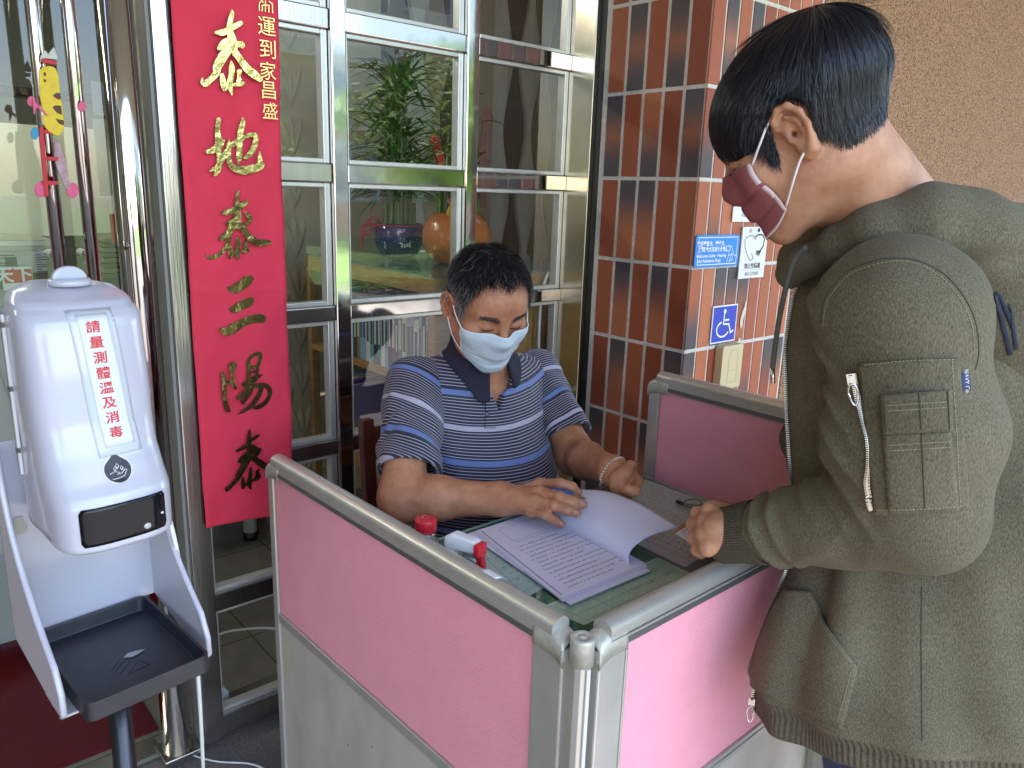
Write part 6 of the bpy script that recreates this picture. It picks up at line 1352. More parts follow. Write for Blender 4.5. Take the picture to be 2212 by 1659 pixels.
    for sx in (-1,1):
        V, Q = mesh_sdf(lambda P: sm(cap_(P, (1.10+sx*.13,1.02,.045), (1.10+sx*.14,.90,.035), .045, .036), ell_(P, (1.10+sx*.13,1.01,.07), (.042,.05,.05)), .03), (1.10+sx*.13-.08,.82,-.012), (1.10+sx*.13+.09,1.10,.14), .008); V[:,2] = np.maximum(V[:,2], 0.0-.012); mesh_obj('shoe', V, Q, mat('black_leather', (.01,.01,.01), .3), t, True)
    return ob, dict(ix=ix, md=md)
man_body, mh = man()
# pen held between index and middle finger
a, c = onz(1196,1056,.850), onz(1268,1078,.846)
pen('blue_pen', 'blue ballpoint pen held between the fingers of the seated person', a, c, .004, [('barrel',0,.60,.0046,.0052,mat('blue_plastic', (.01,.14,.52), .3, spec=.6)),('metal_cone',.60,.93,.0048,.0018,mat('gold_metal', (.55,.45,.30), .25, 1.)),('tip',.93,1,.0012,.0005,STEEL)])
# ================================================================ standing person in the hoodie
def customer():
    t = thing('person', 'young person standing over the booth in a grey green zip hoodie and dark red mask', 'person', (1.0,.33,.0))
    AZF = 128.0; HM = frame(110, 33, 3); gx = np.array([math.sin(R(AZF)), -math.cos(R(AZF)), 0]); gy = np.array([math.cos(R(AZF)), math.sin(R(AZF)), 0])   # right side and facing direction
    HO = dep(1704,290,.955)+HM[:,0]*.080
    hl = lambda P: ((P-HO.astype(f32))@HM.astype(f32)).astype(f32)
    HP = (1.0, .96, 1.0)
    NB = dep(1945,520,1.10)
    WJ = dep(1612,1152,1.18)
    K = [dep(1534,1106,1.215), dep(1523,1128,1.205), dep(1521,1156,1.195), dep(1528,1182,1.185)]
    Pp = [dep(1507,1108,1.240), dep(1498,1133,1.232), dep(1498,1161,1.222), dep(1508,1187,1.208)]
    Tp = [dep(1508,1122,1.272), dep(1502,1146,1.266), dep(1503,1172,1.256), dep(1513,1196,1.240)]
    TH = [dep(1578,1112,1.215), dep(1540,1100,1.245), dep(1512,1112,1.27)]
    W2 = dep(1765,1110,1.30); HR = dep(1722,1080,1.28); FR = [[dep(1705-2*i,1062+9*i,1.275), dep(1688-1*i,1062+9*i,1.27), dep(1676-0*i,1070+8*i,1.265)] for i in range(4)]
    def body(P):
        d = head_sdf(hl(P), *HP)
        d = sm(d, cap_(P, HO+HM@np.array([0,-.030,-.045]), NB, .062, .066), .035); d = sm(d, cap_(P, HO+HM@np.array([0,-.045,.0]), NB+gy*-.012+(0,0,.01), .040, .058), .03)
        d = sm(d, ell_(P, NB+(0,0,-.07), (.085,.085,.05)), .04)
        d = sm(d, cap_(P, NB-(0,0,.05), NB-gy*.05-(0,0,.35), .08, .12), .05)
        d2 = cap_(P, WJ+(WJ-K[1])*.4, WJ, .031, .030); M_ = (K[0]+K[1]+K[2]+K[3])/4
        d2 = sm(d2, cap_(P, WJ, WJ*.35+M_*.65, .029, .032), .015)
        for i in range(4): d2 = sm(d2, cap_(P, WJ*.5+M_*.5, K[i], .019, .0135), .006); d2 = sm(d2, ell_(P, K[i], (.0150,.0150,.0150)), .004); d2 = sm(d2, finger(P, [K[i], Pp[i], Tp[i]], .0118, .0092), .0025)
        d2 = sm(d2, finger(P, TH, .0165, .0115), .008)
        d3 = cap_(P, W2+(W2-HR)*.5, W2, .028, .027); d3 = sm(d3, cap_(P, W2, HR, .026, .024), .015)
        for i in range(4): d3 = sm(d3, finger(P, FR[i], .0105, .0085), .006)
        return np.minimum(d, np.minimum(d2, d3))
    lo = np.minimum(np.minimum(HO-.16, NB-(.2,.2,.40)), np.array([K[0][0]-.1, .15, .80])); hi = np.maximum(np.maximum(HO+.16, NB+.2), np.array([1.35,.95,.95]))
    lo[2] = .82; V, Q = mesh_sdf(body, lo, hi, .0026); V = smooth_mesh(V, Q, 1, .4)
    # nobody needs the hidden trunk below the collar: keep the pieces as one mesh
    ob = mesh_obj('body', V, Q, skin_mat('warm_skin', (.54,.275,.160), (.42,.185,.10), .15), t, True)
    hd = lambda P: head_sdf(hl(P), *HP)
    # ---- hair
    yk = [-.14,-.085,-.055,-.038,-.030,-.014,.008,.018,.026,.038,.044,.052,.062,.2]; zk = [-.060,-.062,-.050,-.020,.022,.040,.036,.010,-.016,-.012,.016,.034,.046,.046]
    def vol(q):       # hair mass
        d = ell_(q, (0,-.020,.038), (.0885,.1050,.1000)); d = sm(d, ell_(q, (0,.026,.040), (.075,.069,.064)), .03); d = sm(d, ell_(q, (0,-.068,.056), (.077,.070,.072)), .03)
        nape = ell_(q, (0,-.030,.0), (.079,.074,.085)); return sm(d+.010*np.clip((.02-q[:,2])/.05, 0, 1), nape, .02)
    def capfn(P):
        q = hl(P); zz = np.interp(q[:,1], yk, zk)+.004; ax_ = q.copy(); ax_[:,0] = np.abs(ax_[:,0]); return smx(smx(vol(q)+.0035, (zz-q[:,2])*.7, .006), -ell_(ax_, (.092,-.010,.004), (.022,.026,.036)), .003)
    Vc, Qc = mesh_sdf(capfn, HO-.16, HO+.18, .0034); Vc = smooth_mesh(Vc, Qc, 2); mesh_obj('hair_base', Vc, Qc, mat('black_hair_base', (.007,.007,.009), .55, noise=.4, nscale=300), t, True)
    volw = lambda P: vol(hl(P))
    rs = np.random.RandomState(8); n = 30000; u = rs.normal(size=(n,3)); u /= np.linalg.norm(u, axis=1)[:,None]; q = u*np.array([.086,.105,.098])+np.array([0,-.012,.044])
    ok = (q[:,2] > np.interp(q[:,1], yk, zk)+rs.uniform(-.003,.008,n)) & (((np.abs(q[:,0])-.088)/.03)**2+((q[:,1]+.010)/.026)**2+((q[:,2]-.002)/.042)**2 > 1); q = q[ok]
    for _ in range(8):
        e = .002; qq = q.astype(f32); g = np.stack([vol(qq+np.array(v, f32))-vol(qq-np.array(v, f32)) for v in ((e,0,0),(0,e,0),(0,0,e))], 1)/(2*e); q = q-g*vol(qq)[:,None]*.8
    crown = np.array([-.018,-.080,.112]); dl = q-crown; ln = np.linalg.norm(dl, axis=1)
    low = np.clip((.05-q[:,2])/.06, 0, 1)[:,None]; dl = dl/ln[:,None]+low*np.array([0,.0,-1.]); dl += .20*np.cross(q-crown, [0,0,1.])/ln[:,None]*np.clip(1-ln/.08, 0, 1)[:,None]
    side = low[:,0]; L = .085-.056*side-.014*np.clip((-.03-q[:,1])/.05, 0, 1)*side; L = np.where(q[:,1] > .055, np.minimum(L, .040), L); L = np.where((np.abs(q[:,1]+.010) < .030) & (np.abs(q[:,0]) > .03), np.clip(L, .003, np.maximum(.004, q[:,2]-.038)), L)
    nr = g/np.linalg.norm(g, axis=1)[:,None]
    def hcol(r_, s_): return np.array([.009,.009,.012])*s_.uniform(.5,2.0,(len(r_),1))
    hm = attr_mat('hair_black', rough=.34, spec=.40)
    dist = np.linalg.norm(q-crown, axis=1)
    ribbon_strands('hair', q@HM.T+HO, nr@HM.T, dl@HM.T, volw, L, -.001, np.where(dist < .035, .009, .0025)*rs.uniform(.3,1.3,len(q)), .00050, hcol, hm, t, nseg=8, seed=5, wob=.065, reject=lambda P: (lambda q_: ((np.abs(q_[:,0])-.090)/.026)**2+((q_[:,1]+.008)/.021)**2+((q_[:,2]-.001)/.034)**2 < 1)(hl(P.astype(f32))))
    def rej(P): q_ = hl(P.astype(f32)); return ((np.abs(q_[:,0])-.090)/.026)**2+((q_[:,1]+.008)/.021)**2+((q_[:,2]-.001)/.034)**2 < 1
    # fine short strands fringing the hairline and nape
    k = 5000; u = rs.normal(size=(k*6,3)); u /= np.linalg.norm(u, axis=1)[:,None]; q2 = u*np.array([.0765,.097,.088])+np.array([0,-.010,.038]); zz = np.interp(q2[:,1], yk, zk); m2 = (q2[:,2] > zz-.006) & (q2[:,2] < zz+.028) & (((np.abs(q2[:,0])-.080)/.04)**2+((q2[:,1]+.008)/.026)**2+((q2[:,2]-.002)/.040)**2 > 1); q2 = q2[m2]
    for _ in range(8): qq = q2.astype(f32); g = np.stack([head_sdf(qq+np.array(v, f32), *HP)-head_sdf(qq-np.array(v, f32), *HP) for v in ((e,0,0),(0,e,0),(0,0,e))], 1)/(2*e); q2 = q2-g*head_sdf(qq, *HP)[:,None]*.8
    dl2 = (q2-crown); dl2 /= np.linalg.norm(dl2, axis=1)[:,None]; dl2 += np.array([0,.1,-1.0]); nr2 = g/np.linalg.norm(g, axis=1)[:,None]
    ribbon_strands('hair_fringe', q2@HM.T+HO, nr2@HM.T, dl2@HM.T, hd, .016, .001, .005, .00030, hcol, hm, t, nseg=5, seed=6, wob=.22, reject=rej)
    # loose flyaway strands standing off the crown
    c0 = crown@HM.T; b = MB()
    for k in range(14):
        a = rs.uniform(-2.6, -.5); r0 = rs.uniform(.0,.022); p0 = crown+np.array([r0*math.cos(a), r0*math.sin(a), -.012]); d0 = np.array([math.cos(a)*.7, math.sin(a)*.7-.25, rs.uniform(.25,.7)]); d0 /= np.linalg.norm(d0); Ls = rs.uniform(.05,.095)
        P = [p0+d0*Ls*s-np.array([0,0,1])*Ls*.75*s*s+np.array([math.cos(a),math.sin(a)-.2,0])*Ls*.35*s*s for s in np.linspace(0,1,9)]; b.tube(np.array(P)@HM.T+HO, np.linspace(.0004,.00012,9), 4)
    b.build('loose_hair', hm, t, color=True)
    for i in range(1): bpy.data.objects['loose_hair'].data.color_attributes['col'].data.foreach_set('color', np.tile([.01,.01,.014,1], (len(bpy.data.objects['loose_hair'].data.vertices),1)).astype(np.float32).ravel())
    # brow and lashes
    bq = []
    for sx in (1,-1): kk = 300; u_ = rs.uniform(0,1,kk); bq.append(np.stack([sx*(.013+.036*u_), .100-.022*u_**1.5, .0255+.006*np.sin(u_*2.2)+rs.normal(0,.0017,kk)], 1))
    bq = np.concatenate(bq)
    for _ in range(12): bq[:,1] -= (head_sdf(bq.astype(f32), *HP)-.0004)*.8
    ribbon_strands('eyebrows', bq@HM.T+HO, np.tile(HM@np.array([0,1,0]), (len(bq),1)), np.stack([np.sign(bq[:,0]), -.3+0*bq[:,0], .2+0*bq[:,0]], 1)@HM.T, hd, .010, .0008, .002, .0003, hcol, hm, t, nseg=4, seed=3)
    b = MB()
    for sx in (1,-1):
        for k in range(14):
            x = .018+.027*k/13; P0 = np.array([sx*x, .12, .0010])
            for _ in range(20): P0[1] -= (head_sdf(P0[None].astype(f32), *HP)[0]-.0003)*.7
            b.tube(np.array([P0, P0+(sx*.001,.0035,-.002), P0+(sx*.002,.0065,-.0015)])@HM.T+HO, [.0003,.00025,.0001], 4)
    b.build('eyelashes', mat('lash_dark', (.02,.012,.01), .6), t)
    # ---- mask
    mk = mat('mask_dark_red', (.30,.085,.095), .8, bump=.25, bscale=900); pk = mat('mask_pink_border', (.72,.55,.56), .8)
    mo, W = mask_mesh('face_mask', mk, t, lambda p: head_sdf(p, *HP, lids=False), HO, HM, R(-58), R(58), lambda c: .004-.010*c*c, lambda c: -.100+.022*c*c, [(.38,.0,.03,.003),(.44,0,.02,-.003),(.68,.0,.03,.003),(.74,0,.02,-.003)], off=.003, bulge=.001)
    for i0, nm in ((slice(0,3),'mask_border'),(slice(-3,None),'mask_border')):
        seg = W[i0]; out = unit(seg.mean((0,1))-HO)
        ctr = HO+HM@np.array([0,.02,-.06]); Wp = seg+(seg-ctr)/np.linalg.norm(seg-ctr, axis=2)[:,:,None]*.0013
        V, F = grid_sheet(lambda a, b_: Wp[int(round(a*2)), int(round(b_*29))], 3, 30, .0006); mesh_obj(nm, V, F, pk, mo, True)
    seg = W[:, -2:]; ctr = HO+HM@np.array([0,.02,-.05]); Wp = seg+(seg-ctr)/np.linalg.norm(seg-ctr, axis=2)[:,:,None]*.0014
    V, F = grid_sheet(lambda a, b_: Wp[int(round(a*47)), int(round(b_*1))], 48, 2, .0006); mesh_obj('mask_border', V, F, pk, mo, True)
    wl = mat('loop_pinkwhite', (.80,.70,.68), .7)
    for i0, sx in ((0,-1),(-1,1)):
        et, eb = HO+HM@np.array([sx*.083,.012,.026]), HO+HM@np.array([sx*.084,.001,-.034])
        b = MB(); b.tube(spline([W[i0,1], W[i0,1]*.5+et*.5+HM@np.array([sx*.004,0,0]), et, HO+HM@np.array([sx*.080,-.012,.034])], 16), .0016, 7); b.build('ear_loop', wl, mo, smooth=True)
        b = MB(); b.tube(spline([W[i0,-2], W[i0,-2]*.5+eb*.5+HM@np.array([sx*.005,0,0]), eb, HO+HM@np.array([sx*.079,-.016,-.024])], 16), .0016, 7); b.build('ear_loop', wl, mo, smooth=True)
    # ---- cloth material: brushed heather fleece
    def fleece(name, c1, c2, rib=0.):
        m = mat(name, c1, .95, spec=.12, sheen=.04); nt = m.node_tree; p = nt.nodes['Principled BSDF']; tc = nt.nodes.new('ShaderNodeTexCoord')
        mp = nt.nodes.new('ShaderNodeMapping'); mp.inputs['Scale'].default_value = (1,1,.28); nt.links.new(tc.outputs['Object'], mp.inputs[0])
        n1 = nt.nodes.new('ShaderNodeTexNoise'); n1.inputs['Scale'].default_value = 780; n1.inputs['Detail'].default_value = 4; nt.links.new(mp.outputs[0], n1.inputs['Vector'])
        n2 = nt.nodes.new('ShaderNodeTexNoise'); n2.inputs['Scale'].default_value = 7; n2.inputs['Detail'].default_value = 5; nt.links.new(tc.outputs['Object'], n2.inputs['Vector'])
        ad = nt.nodes.new('ShaderNodeMath'); ad.operation = 'MULTIPLY_ADD'; ad.inputs[1].default_value = .35; nt.links.new(n2.outputs['Fac'], ad.inputs[0]); nt.links.new(n1.outputs['Fac'], ad.inputs[2])
        cr = nt.nodes.new('ShaderNodeValToRGB'); cr.color_ramp.elements[0].position = .44; cr.color_ramp.elements[0].color = (*c2,1); cr.color_ramp.elements[1].position = .88; cr.color_ramp.elements[1].color = (*c1,1)
        nt.links.new(ad.outputs[0], cr.inputs[0]); nt.links.new(cr.outputs[0], p.inputs['Base Color'])
        bp = nt.nodes.new('ShaderNodeBump'); bp.inputs['Strength'].default_value = .45; bp.inputs['Distance'].default_value = .0012
        if rib:
            a = nt.nodes.new('ShaderNodeAttribute'); a.attribute_name = 'rib'; s = nt.nodes.new('ShaderNodeMath'); s.operation = 'SINE'; nt.links.new(a.outputs['Fac'], s.inputs[0]); a2 = nt.nodes.new('ShaderNodeMath'); a2.operation = 'MULTIPLY_ADD'; a2.inputs[1].default_value = .8; nt.links.new(s.outputs[0], a2.inputs[0]); nt.links.new(n1.outputs['Fac'], a2.inputs[2]); nt.links.new(a2.outputs[0], bp.inputs['Height']); bp.inputs['Strength'].default_value = .9
        else: nt.links.new(n1.outputs['Fac'], bp.inputs['Height'])
        nt.links.new(bp.outputs[0], p.inputs['Normal']); return m
    FL = fleece('heather_fleece', (.195,.170,.110), (.070,.060,.037)); RB = fleece('ribbed_knit', (.155,.137,.092), (.058,.050,.032), 1.)
    # ---- hoodie trunk, open at the front; rings run from the near zip edge round the back to the far zip edge
    Cb, Ct = dep(2100,1600,1.19), dep(2075,640,1.18)
    lev = [ # z, forward reach near, back, half width, shift of centre towards gy
        (1.405,.100,.075,.085,-1),(1.375,.135,.10,.130,-.7),(1.335,.185,.13,.175,-.35),(1.28,.235,.155,.195,-.1),(1.20,.262,.17,.205,0),(1.10,.262,.18,.205,0),(1.0,.258,.18,.205,0),(.94,.250,.18,.205,0),(.86,.270,.18,.21,0),(.78,.305,.18,.215,0),(.70,.332,.175,.215,0),(.655,.338,.17,.212,0),(.635,.338,.165,.205,0)]
    lv = np.array(lev); NBh = NB.copy()
    def trunk(u, v, inset=0.):
        a = R(5)+u*R(350); sgn = -1 if a < math.pi else 1     # -1 = near side (his left)
        zi = 1.405+(.635-1.405)*v; zf, fw, bk, hw, sh = (np.interp(-zi, -lv[:,0], lv[:,k]) for k in range(5))
        c = Cb+(Ct-Cb)*((zi-Cb[2])/(Ct[2]-Cb[2])); 
        if sh < 0: c = c*(1+sh)+NBh*(-sh)
        if sgn > 0: fw = fw*.86
        ca, sa = math.cos(a), math.sin(a); g_ = (fw*abs(ca)**1.15 if ca > 0 else -bk*abs(ca)**.85); x_ = sgn*hw*abs(sa)**.80
        # hem: lower at the open front, tucked in
        nearf = max(0, ca); hem = max(0, (v-.80)/.2); zz = zi+.095*hem*(1-nearf**.7)
        p = c+gy*g_+gx*x_; p[2] = zz
        fold = .006*math.sin(zi*26+3*math.sin(a*2))*max(0, 1-abs(ca))*1+.010*math.sin(a*9+zi*7)*max(0, (v-.5))*(.4+.6*nearf)+.006*math.sin(a*17+zi*11)*max(0,v-.35)
        fold += .014*math.exp(-((a-R(38)-.25*(1.0-zi))/.13)**2)*min(1,max(0,(1.32-zi)/.2))*(1-hem)-.012*math.exp(-((a-R(24)-.25*(1.0-zi))/.10)**2)*min(1,max(0,(1.32-zi)/.2))
        nrm_ = unit(gy*ca+gx*sgn*abs(sa)); p = p+nrm_*(fold-inset)
        if v > .93: p = p-nrm_*.010*min(1, (v-.93)/.02)
        return p
    nu, nv = 200, 130
    V, F = grid_sheet(lambda u, v: trunk(u, v), nu, nv, -.0055); rib = np.tile(np.repeat(np.linspace(0, 1, nu)*2*math.pi*230, nv), 2)
    vcoord = np.tile(np.tile(np.linspace(0,1,nv), nu), 2); 
    tk = mesh_obj('hoodie_trunk', V, F, [FL, RB], t, True, {'rib': ('POINT', rib)})
    fl = [1 if vcoord[f[0]] > .925 else 0 for f in F]; tk.data.polygons.foreach_set('material_index', fl)
    # zip teeth along both open edges
    zm = mat('zip_metal', (.62,.58,.50), .3, 1.0)
    for u0, nm in ((0.,'zip_teeth'),(1.,'zip_teeth')):
        ed = spline([trunk(u0, v) for v in np.linspace(.09,.985,60)], 420); b = MB(); out = gy
        tp = []
        for i in range(0, 419):
            d = unit(ed[i+1]-ed[i]) if i < 419 else d; s = unit(np.cross(d, out)); p = ed[i]+out*.0015
            if i % 2 == 0: M_ = np.eye(4); M_[:3,:3] = np.stack([s, out, d], 1); M_[:3,3] = p; b.box((-.0028,-.001,-.0007),(.0028,.0042,.0007), M=M_)
            tp.append(ed[i]+out*.0)
        b.build(nm, zm, t); b = MB(); b.tube(tp, .0034, 6); b.build('zip_tape', mat('zip_tape_olive', (.10,.09,.06), .9), t, smooth=True)
    pe = trunk(0., .985)
    def slider(p, name, up, sc_=1.):
        b = MB(); s = unit(np.cross(up, EYE-p)); o_ = unit(EYE-p); M_ = np.eye(4); M_[:3,:3] = np.stack([s, o_, up], 1); M_[:3,3] = p; k = sc_
        b.box((-.005*k,-.002*k,-.007*k),(.005*k,.005*k,.007*k), M=M_); b.box((-.002*k,.005*k,-.005*k),(.002*k,.008*k,.004*k), M=M_)
        ring = [p+s*(.006*k*math.cos(a))*(1 if math.sin(a) > 0 else .8)+up*(-.020*k+.014*k*math.sin(a))+o_*.006*k for a in np.linspace(0,2*math.pi,22)[:-1]]; b.tube(ring, .0017*k, 8, closed=True); b.build(name, mat('slider_steel', (.68,.66,.64), .18, 1.0), t, bevel=.0006)
    slider(pe+gy*.004, 'zip_slider', np.array([0,0,1.]), 1.0)
    # ---- sleeves
    SJ, EJ = dep(1942,680,.95), dep(1990,1112,.985)
    fx = unit(WJ-EJ); ux = unit(EJ-SJ); CW = WJ+fx*.022
    def sleeve(P):
        d = cap_(P, SJ, SJ*.4+EJ*.6, .084, .093); d = sm(d, cap_(P, SJ*.4+EJ*.6, EJ, .092, .069), .04); d = sm(d, cap_(P, SJ+(0,0,.004), NB-gy*.02-(0,0,.078), .084, .100), .05); m1 = EJ*.55+WJ*.45
        d = sm(d, cap_(P, EJ, m1, .072, .058), .035); d = sm(d, cap_(P, m1, WJ-fx*.035, .058, .048), .02)
        a = (P-EJ.astype(f32))@fx.astype(f32); h_ = (P-EJ.astype(f32))@ux.astype(f32)          # along the forearm / along the upper arm
        inner = np.clip(-h_/.06+.5, 0, 1)*np.clip(1-a/.26, 0, 1)*np.clip((a+.02)/.05, 0, 1)
        w = vnoise(P, 11, 4)
        d = d-.0105*(1-np.abs(np.sin((a*1.0+h_*.50)*78+1.3*w)))**1.3*inner*np.clip((a+.01)/.04, 0, 1)
        cu = (P-WJ.astype(f32))@fx.astype(f32); near = np.exp(-((cu+.055)/.030)**2); d = d-.012*(1-np.abs(np.sin(cu*88+1.5*w+9*h_)))**1.4*near-.0060*(1-np.abs(np.sin((a*.8-h_*.9)*38+2*w)))**1.5*np.exp(-((a-.16)/.09)**2)
        d = d-.0065*vnoise(P*np.array([1,1,.6], f32), 8, 9)-.0022*vnoise(P, 19, 12)
        s_ = (P-SJ.astype(f32))@ux.astype(f32); d = d-.006*np.sin(s_*34+1.5*vnoise(P,6,3)+((P-SJ.astype(f32))@gy.astype(f32))*22)*np.exp(-((s_-.13)/.10)**2)*.6
        d = np.maximum(d, cu+.010)
        return d
    lo = np.minimum(np.minimum(SJ, EJ), WJ)-.14; hi = np.maximum(np.maximum(SJ, EJ), WJ)+.14
    V, Q = mesh_sdf(sleeve, lo, hi, .0040); V = smooth_mesh(V, Q, 2); sl = mesh_obj('hoodie_sleeve', V, Q, FL, t, True)
    # ribbed cuff
    side = unit(np.cross(fx, (0,0,1))); upv = np.cross(side, fx); nseg = 150; V = []; rb_ = []
    rows = [(-.030,.046),(-.015,.0455),(.0,.0435),(.02,.0415),(.040,.0405),(.052,.0400),(.0535,.0385),(.050,.0370),(.02,.037)]
    for s_, r_ in rows:
        for k in range(nseg): a = k*2*math.pi/nseg; rr = r_*(1+.018*(k % 2)); V.append(WJ+fx*s_+(side*math.cos(a)*1.0+upv*math.sin(a)*1.06)*rr+fx*.006*math.sin(a)); rb_.append(a*75)
    F = [(i*nseg+k, i*nseg+(k+1)%nseg, (i+1)*nseg+(k+1)%nseg, (i+1)*nseg+k) for i in range(len(rows)-1) for k in range(nseg)]
    mesh_obj('sleeve_cuff', V, F, RB, t, True, {'rib': ('POINT', rb_)})
    SR_ = NB+gx*.17-gy*.05-(0,0,.10); ERr = SR_-(0,0,.27)+gy*.06+gx*.05; fr_ = unit(W2-ERr)
    def sleeve2(P): d = cap_(P, SR_, ERr, .092, .078); d = sm(d, cap_(P, ERr, W2-fr_*.02, .072, .045), .03); return d-.004*vnoise(P, 10, 3)-.003*np.sin(((P-ERr.astype(f32))@fr_.astype(f32))*110)
    V, Q = mesh_sdf(sleeve2, np.minimum(np.minimum(SR_,ERr),W2)-.13, np.maximum(np.maximum(SR_,ERr),W2)+.13, .0065); V = smooth_mesh(V, Q, 1); mesh_obj('hoodie_sleeve', V, Q, FL, t, True)
    # ---- hood lying round the neck and down the back
    near = [dep(1708,600,1.13), dep(1745,560,1.09), dep(1815,530,1.04), dep(1900,500,1.00), dep(2000,485,.985), dep(2095,510,.99), dep(2190,560,1.02), dep(2270,630,1.10)]
    far = [2*NB-n_ for n_ in []]
    mir = lambda p: p-2*gx*((p-NB)@gx)
    def hood(P):
        rr = [.016,.020,.027,.036,.046,.055,.062,.066]
        d = chain_(P, near, rr, .02); d = sm(d, chain_(P, [mir(p) for p in near], rr, .02), .02)
        bk = NB-gy*.150+(0,0,-.045); d = sm(d, ell_(P, bk-(0,0,.06), (.15,.15,.12)), .05); d = sm(d, ell_(P, bk+gy*.03+(0,0,.02), (.13,.10,.07)), .04)
        w = vnoise(P*np.array([1,1,1.4], f32), 9, 21); d = d-.0035*w-.0025*np.sin(((P-NB.astype(f32))@np.array([0,0,1], f32))*60+4*w)
        return smx(d, -cap_(P, NB+gy*.01-(0,0,.05), NB+gy*.03+(0,0,.2), .062, .085), .015)
    V, Q = mesh_sdf(hood, NB-(.36,.36,.26), NB+(.36,.36,.2), .0050); V = smooth_mesh(V, Q, 2); hdob = mesh_obj('hood', V, Q, FL, t, True)
    # drawstring
    b = MB(); b.tube(spline([dep(1742,533,1.015), dep(1716,560,1.03), dep(1698,620,1.04), dep(1683,690,1.05), dep(1673,760,1.055), dep(1669,795,1.06)], 30), .0038, 8); b.build('drawstring', mat('cord_olive', (.09,.085,.065), .9, bump=.8, bscale=500), t, smooth=True)
    b = MB(); b.tube([dep(1669,796,1.06), dep(1670,828,1.06)], .0030, 10); b.build('cord_tip', mat('slider_steel', (.68,.66,.64), .18, 1.0), t, smooth=True)
    # ---- dark shirt inside, jeans
    c2 = lambda z_: Cb+(Ct-Cb)*((z_-Cb[2])/(Ct[2]-Cb[2]))
    def tee(P):
        a_, m_, e_ = c2(1.28)+gy*.05, c2(1.0)+gy*.06, c2(.66)+gy*.03; Mx = np.stack([gx, gy, (0,0,1)], 1)
        d = ell_(P, a_-(0,0,.05), (.165,.125,.16), Mx); d = sm(d, ell_(P, m_, (.160,.175,.24), Mx), .06); d = sm(d, ell_(P, e_, (.165,.15,.20), Mx), .06); return sm(d, cap_(P, a_+(0,0,.03), NB-(0,0,.035), .08, .06), .04)-.003*vnoise(P, 12, 2)
    V, Q = mesh_sdf(tee, c2(.8)-(.32,.32,.36), c2(.8)+(.32,.32,.66), .0075); V = smooth_mesh(V, Q, 1); mesh_obj('black_tshirt', V, Q, mat('black_cotton', (.010,.008,.012), .9, bump=.3, bscale=300), t, True)
    dn = mat('blue_denim', (.045,.075,.14), .85, noise=.5, nscale=90, bump=.8, bscale=500)
    def jeans(P):
        e_ = c2(.60); Mx = np.stack([gx, gy, (0,0,1)], 1); d = ell_(P, e_+gy*.03-(0,0,.02), (.185,.185,.20), Mx)
        for sx in (-1,1):
            hip = e_+gx*sx*.095+gy*.03; hip[2] = .62; kn = hip.copy(); kn[2] = .42; an = hip.copy()-gy*.01; an[2] = .06; d = sm(d, chain_(P, [hip, kn, an], [.095,.075,.062], .03), .04)
        return d-.004*vnoise(P, 14, 5)
    V, Q = mesh_sdf(jeans, c2(.4)-(.34,.34,.40), c2(.4)+(.34,.34,.40), .009); mesh_obj('jeans', V, Q, dn, t, True)
    for sx in (-1,1):
        c_ = c2(.60)+gx*sx*.095+gy*.03; c_[2] = .035; V, Q = mesh_sdf(lambda P: sm(cap_(P, c_, c_+gy*.13-(0,0,.005), .046, .038), ell_(P, c_+(0,0,.03), (.045,.05,.04)), .03), c_-(.2,.2,.06), c_+(.2,.2,.12), .008); V[:,2] = np.maximum(V[:,2], -.012); mesh_obj('shoe', V, Q, mat('shoe_dark', (.02,.02,.025), .5), t, True)
    # ---- sewn details follow the sleeve and trunk surfaces
    bs = bvh_of(sl); bt = bvh_of(tk); bh = bvh_of(hdob)
    bil = lambda c: (lambda u, v: tuple((np.array(c[0])*(1-u)+np.array(c[1])*u)*(1-v)+(np.array(c[3])*(1-u)+np.array(c[2])*u)*v))
    p0 = patch_on(bs, 'sleeve_pocket', FL, t, bil([(1858,783),(2066,772),(2089,1098),(1893,1108)]), 26, 34, .0022, .0035)
    bp0 = bvh_of(p0)
    patch_on(bp0, 'pen_pocket', FL, t, bil([(1911,934),(2049,927),(2065,1099),(1923,1101)]), 16, 18, .0030, .0045); patch_on(bp0, 'pen_pocket', FL, t, bil([(1908,851),(2047,841),(2051,928),(1914,936)]), 16, 12, .0042, .0060)
    bpp = BVHTree.FromPolygons([v.co+t.location for o_ in t.children if o_.name.startswith(('sleeve_pocket','pen_pocket')) for v in o_.data.vertices], sum([[tuple(i+off for i in p.vertices) for p in o_.data.polygons] for o_, off in (lambda L: [(o_, sum(len(x.data.vertices) for x in L[:i])) for i, o_ in enumerate(L)])([o_ for o_ in t.children if o_.name.startswith(('sleeve_pocket','pen_pocket'))])], []))
    yel = mat('yellow_thread', (.40,.37,.20), .7); seamm = mat('seam_shadow', (.050,.050,.038), .95)
    for pts in ([(1917,876),(1980,872),(2045,868)],[(1917,888),(1980,884),(2046,880)],[(1920,962),(1985,958),(2052,954)],[(1921,974),(1985,970),(2053,966)],[(1866,788),(1960,780),(2062,776)],[(1896,1102),(1990,1100),(2080,1093)],[(2056,780),(2066,930),(2074,1094)]): line_on(bpp, 'stitching', yel, t, pts, .00045, .0004, 24, dash=.0034)
    for pts in ([(1985,846),(1990,930)],[(1990,936),(1998,1098)],[(1909,853),(1914,934)],[(2047,842),(2051,926)]): line_on(bpp, 'seam', seamm, t, pts, .0008, .0001, 20)
    for pts in ([(1772,700),(1778,660),(1792,626),(1837,583),(1880,566),(1919,558),(1979,562),(2039,592),(2084,644),(2108,700),(2114,760),(2106,800)],): line_on(bs, 'armhole_seam', seamm, t, pts, .0009, .0, 80)
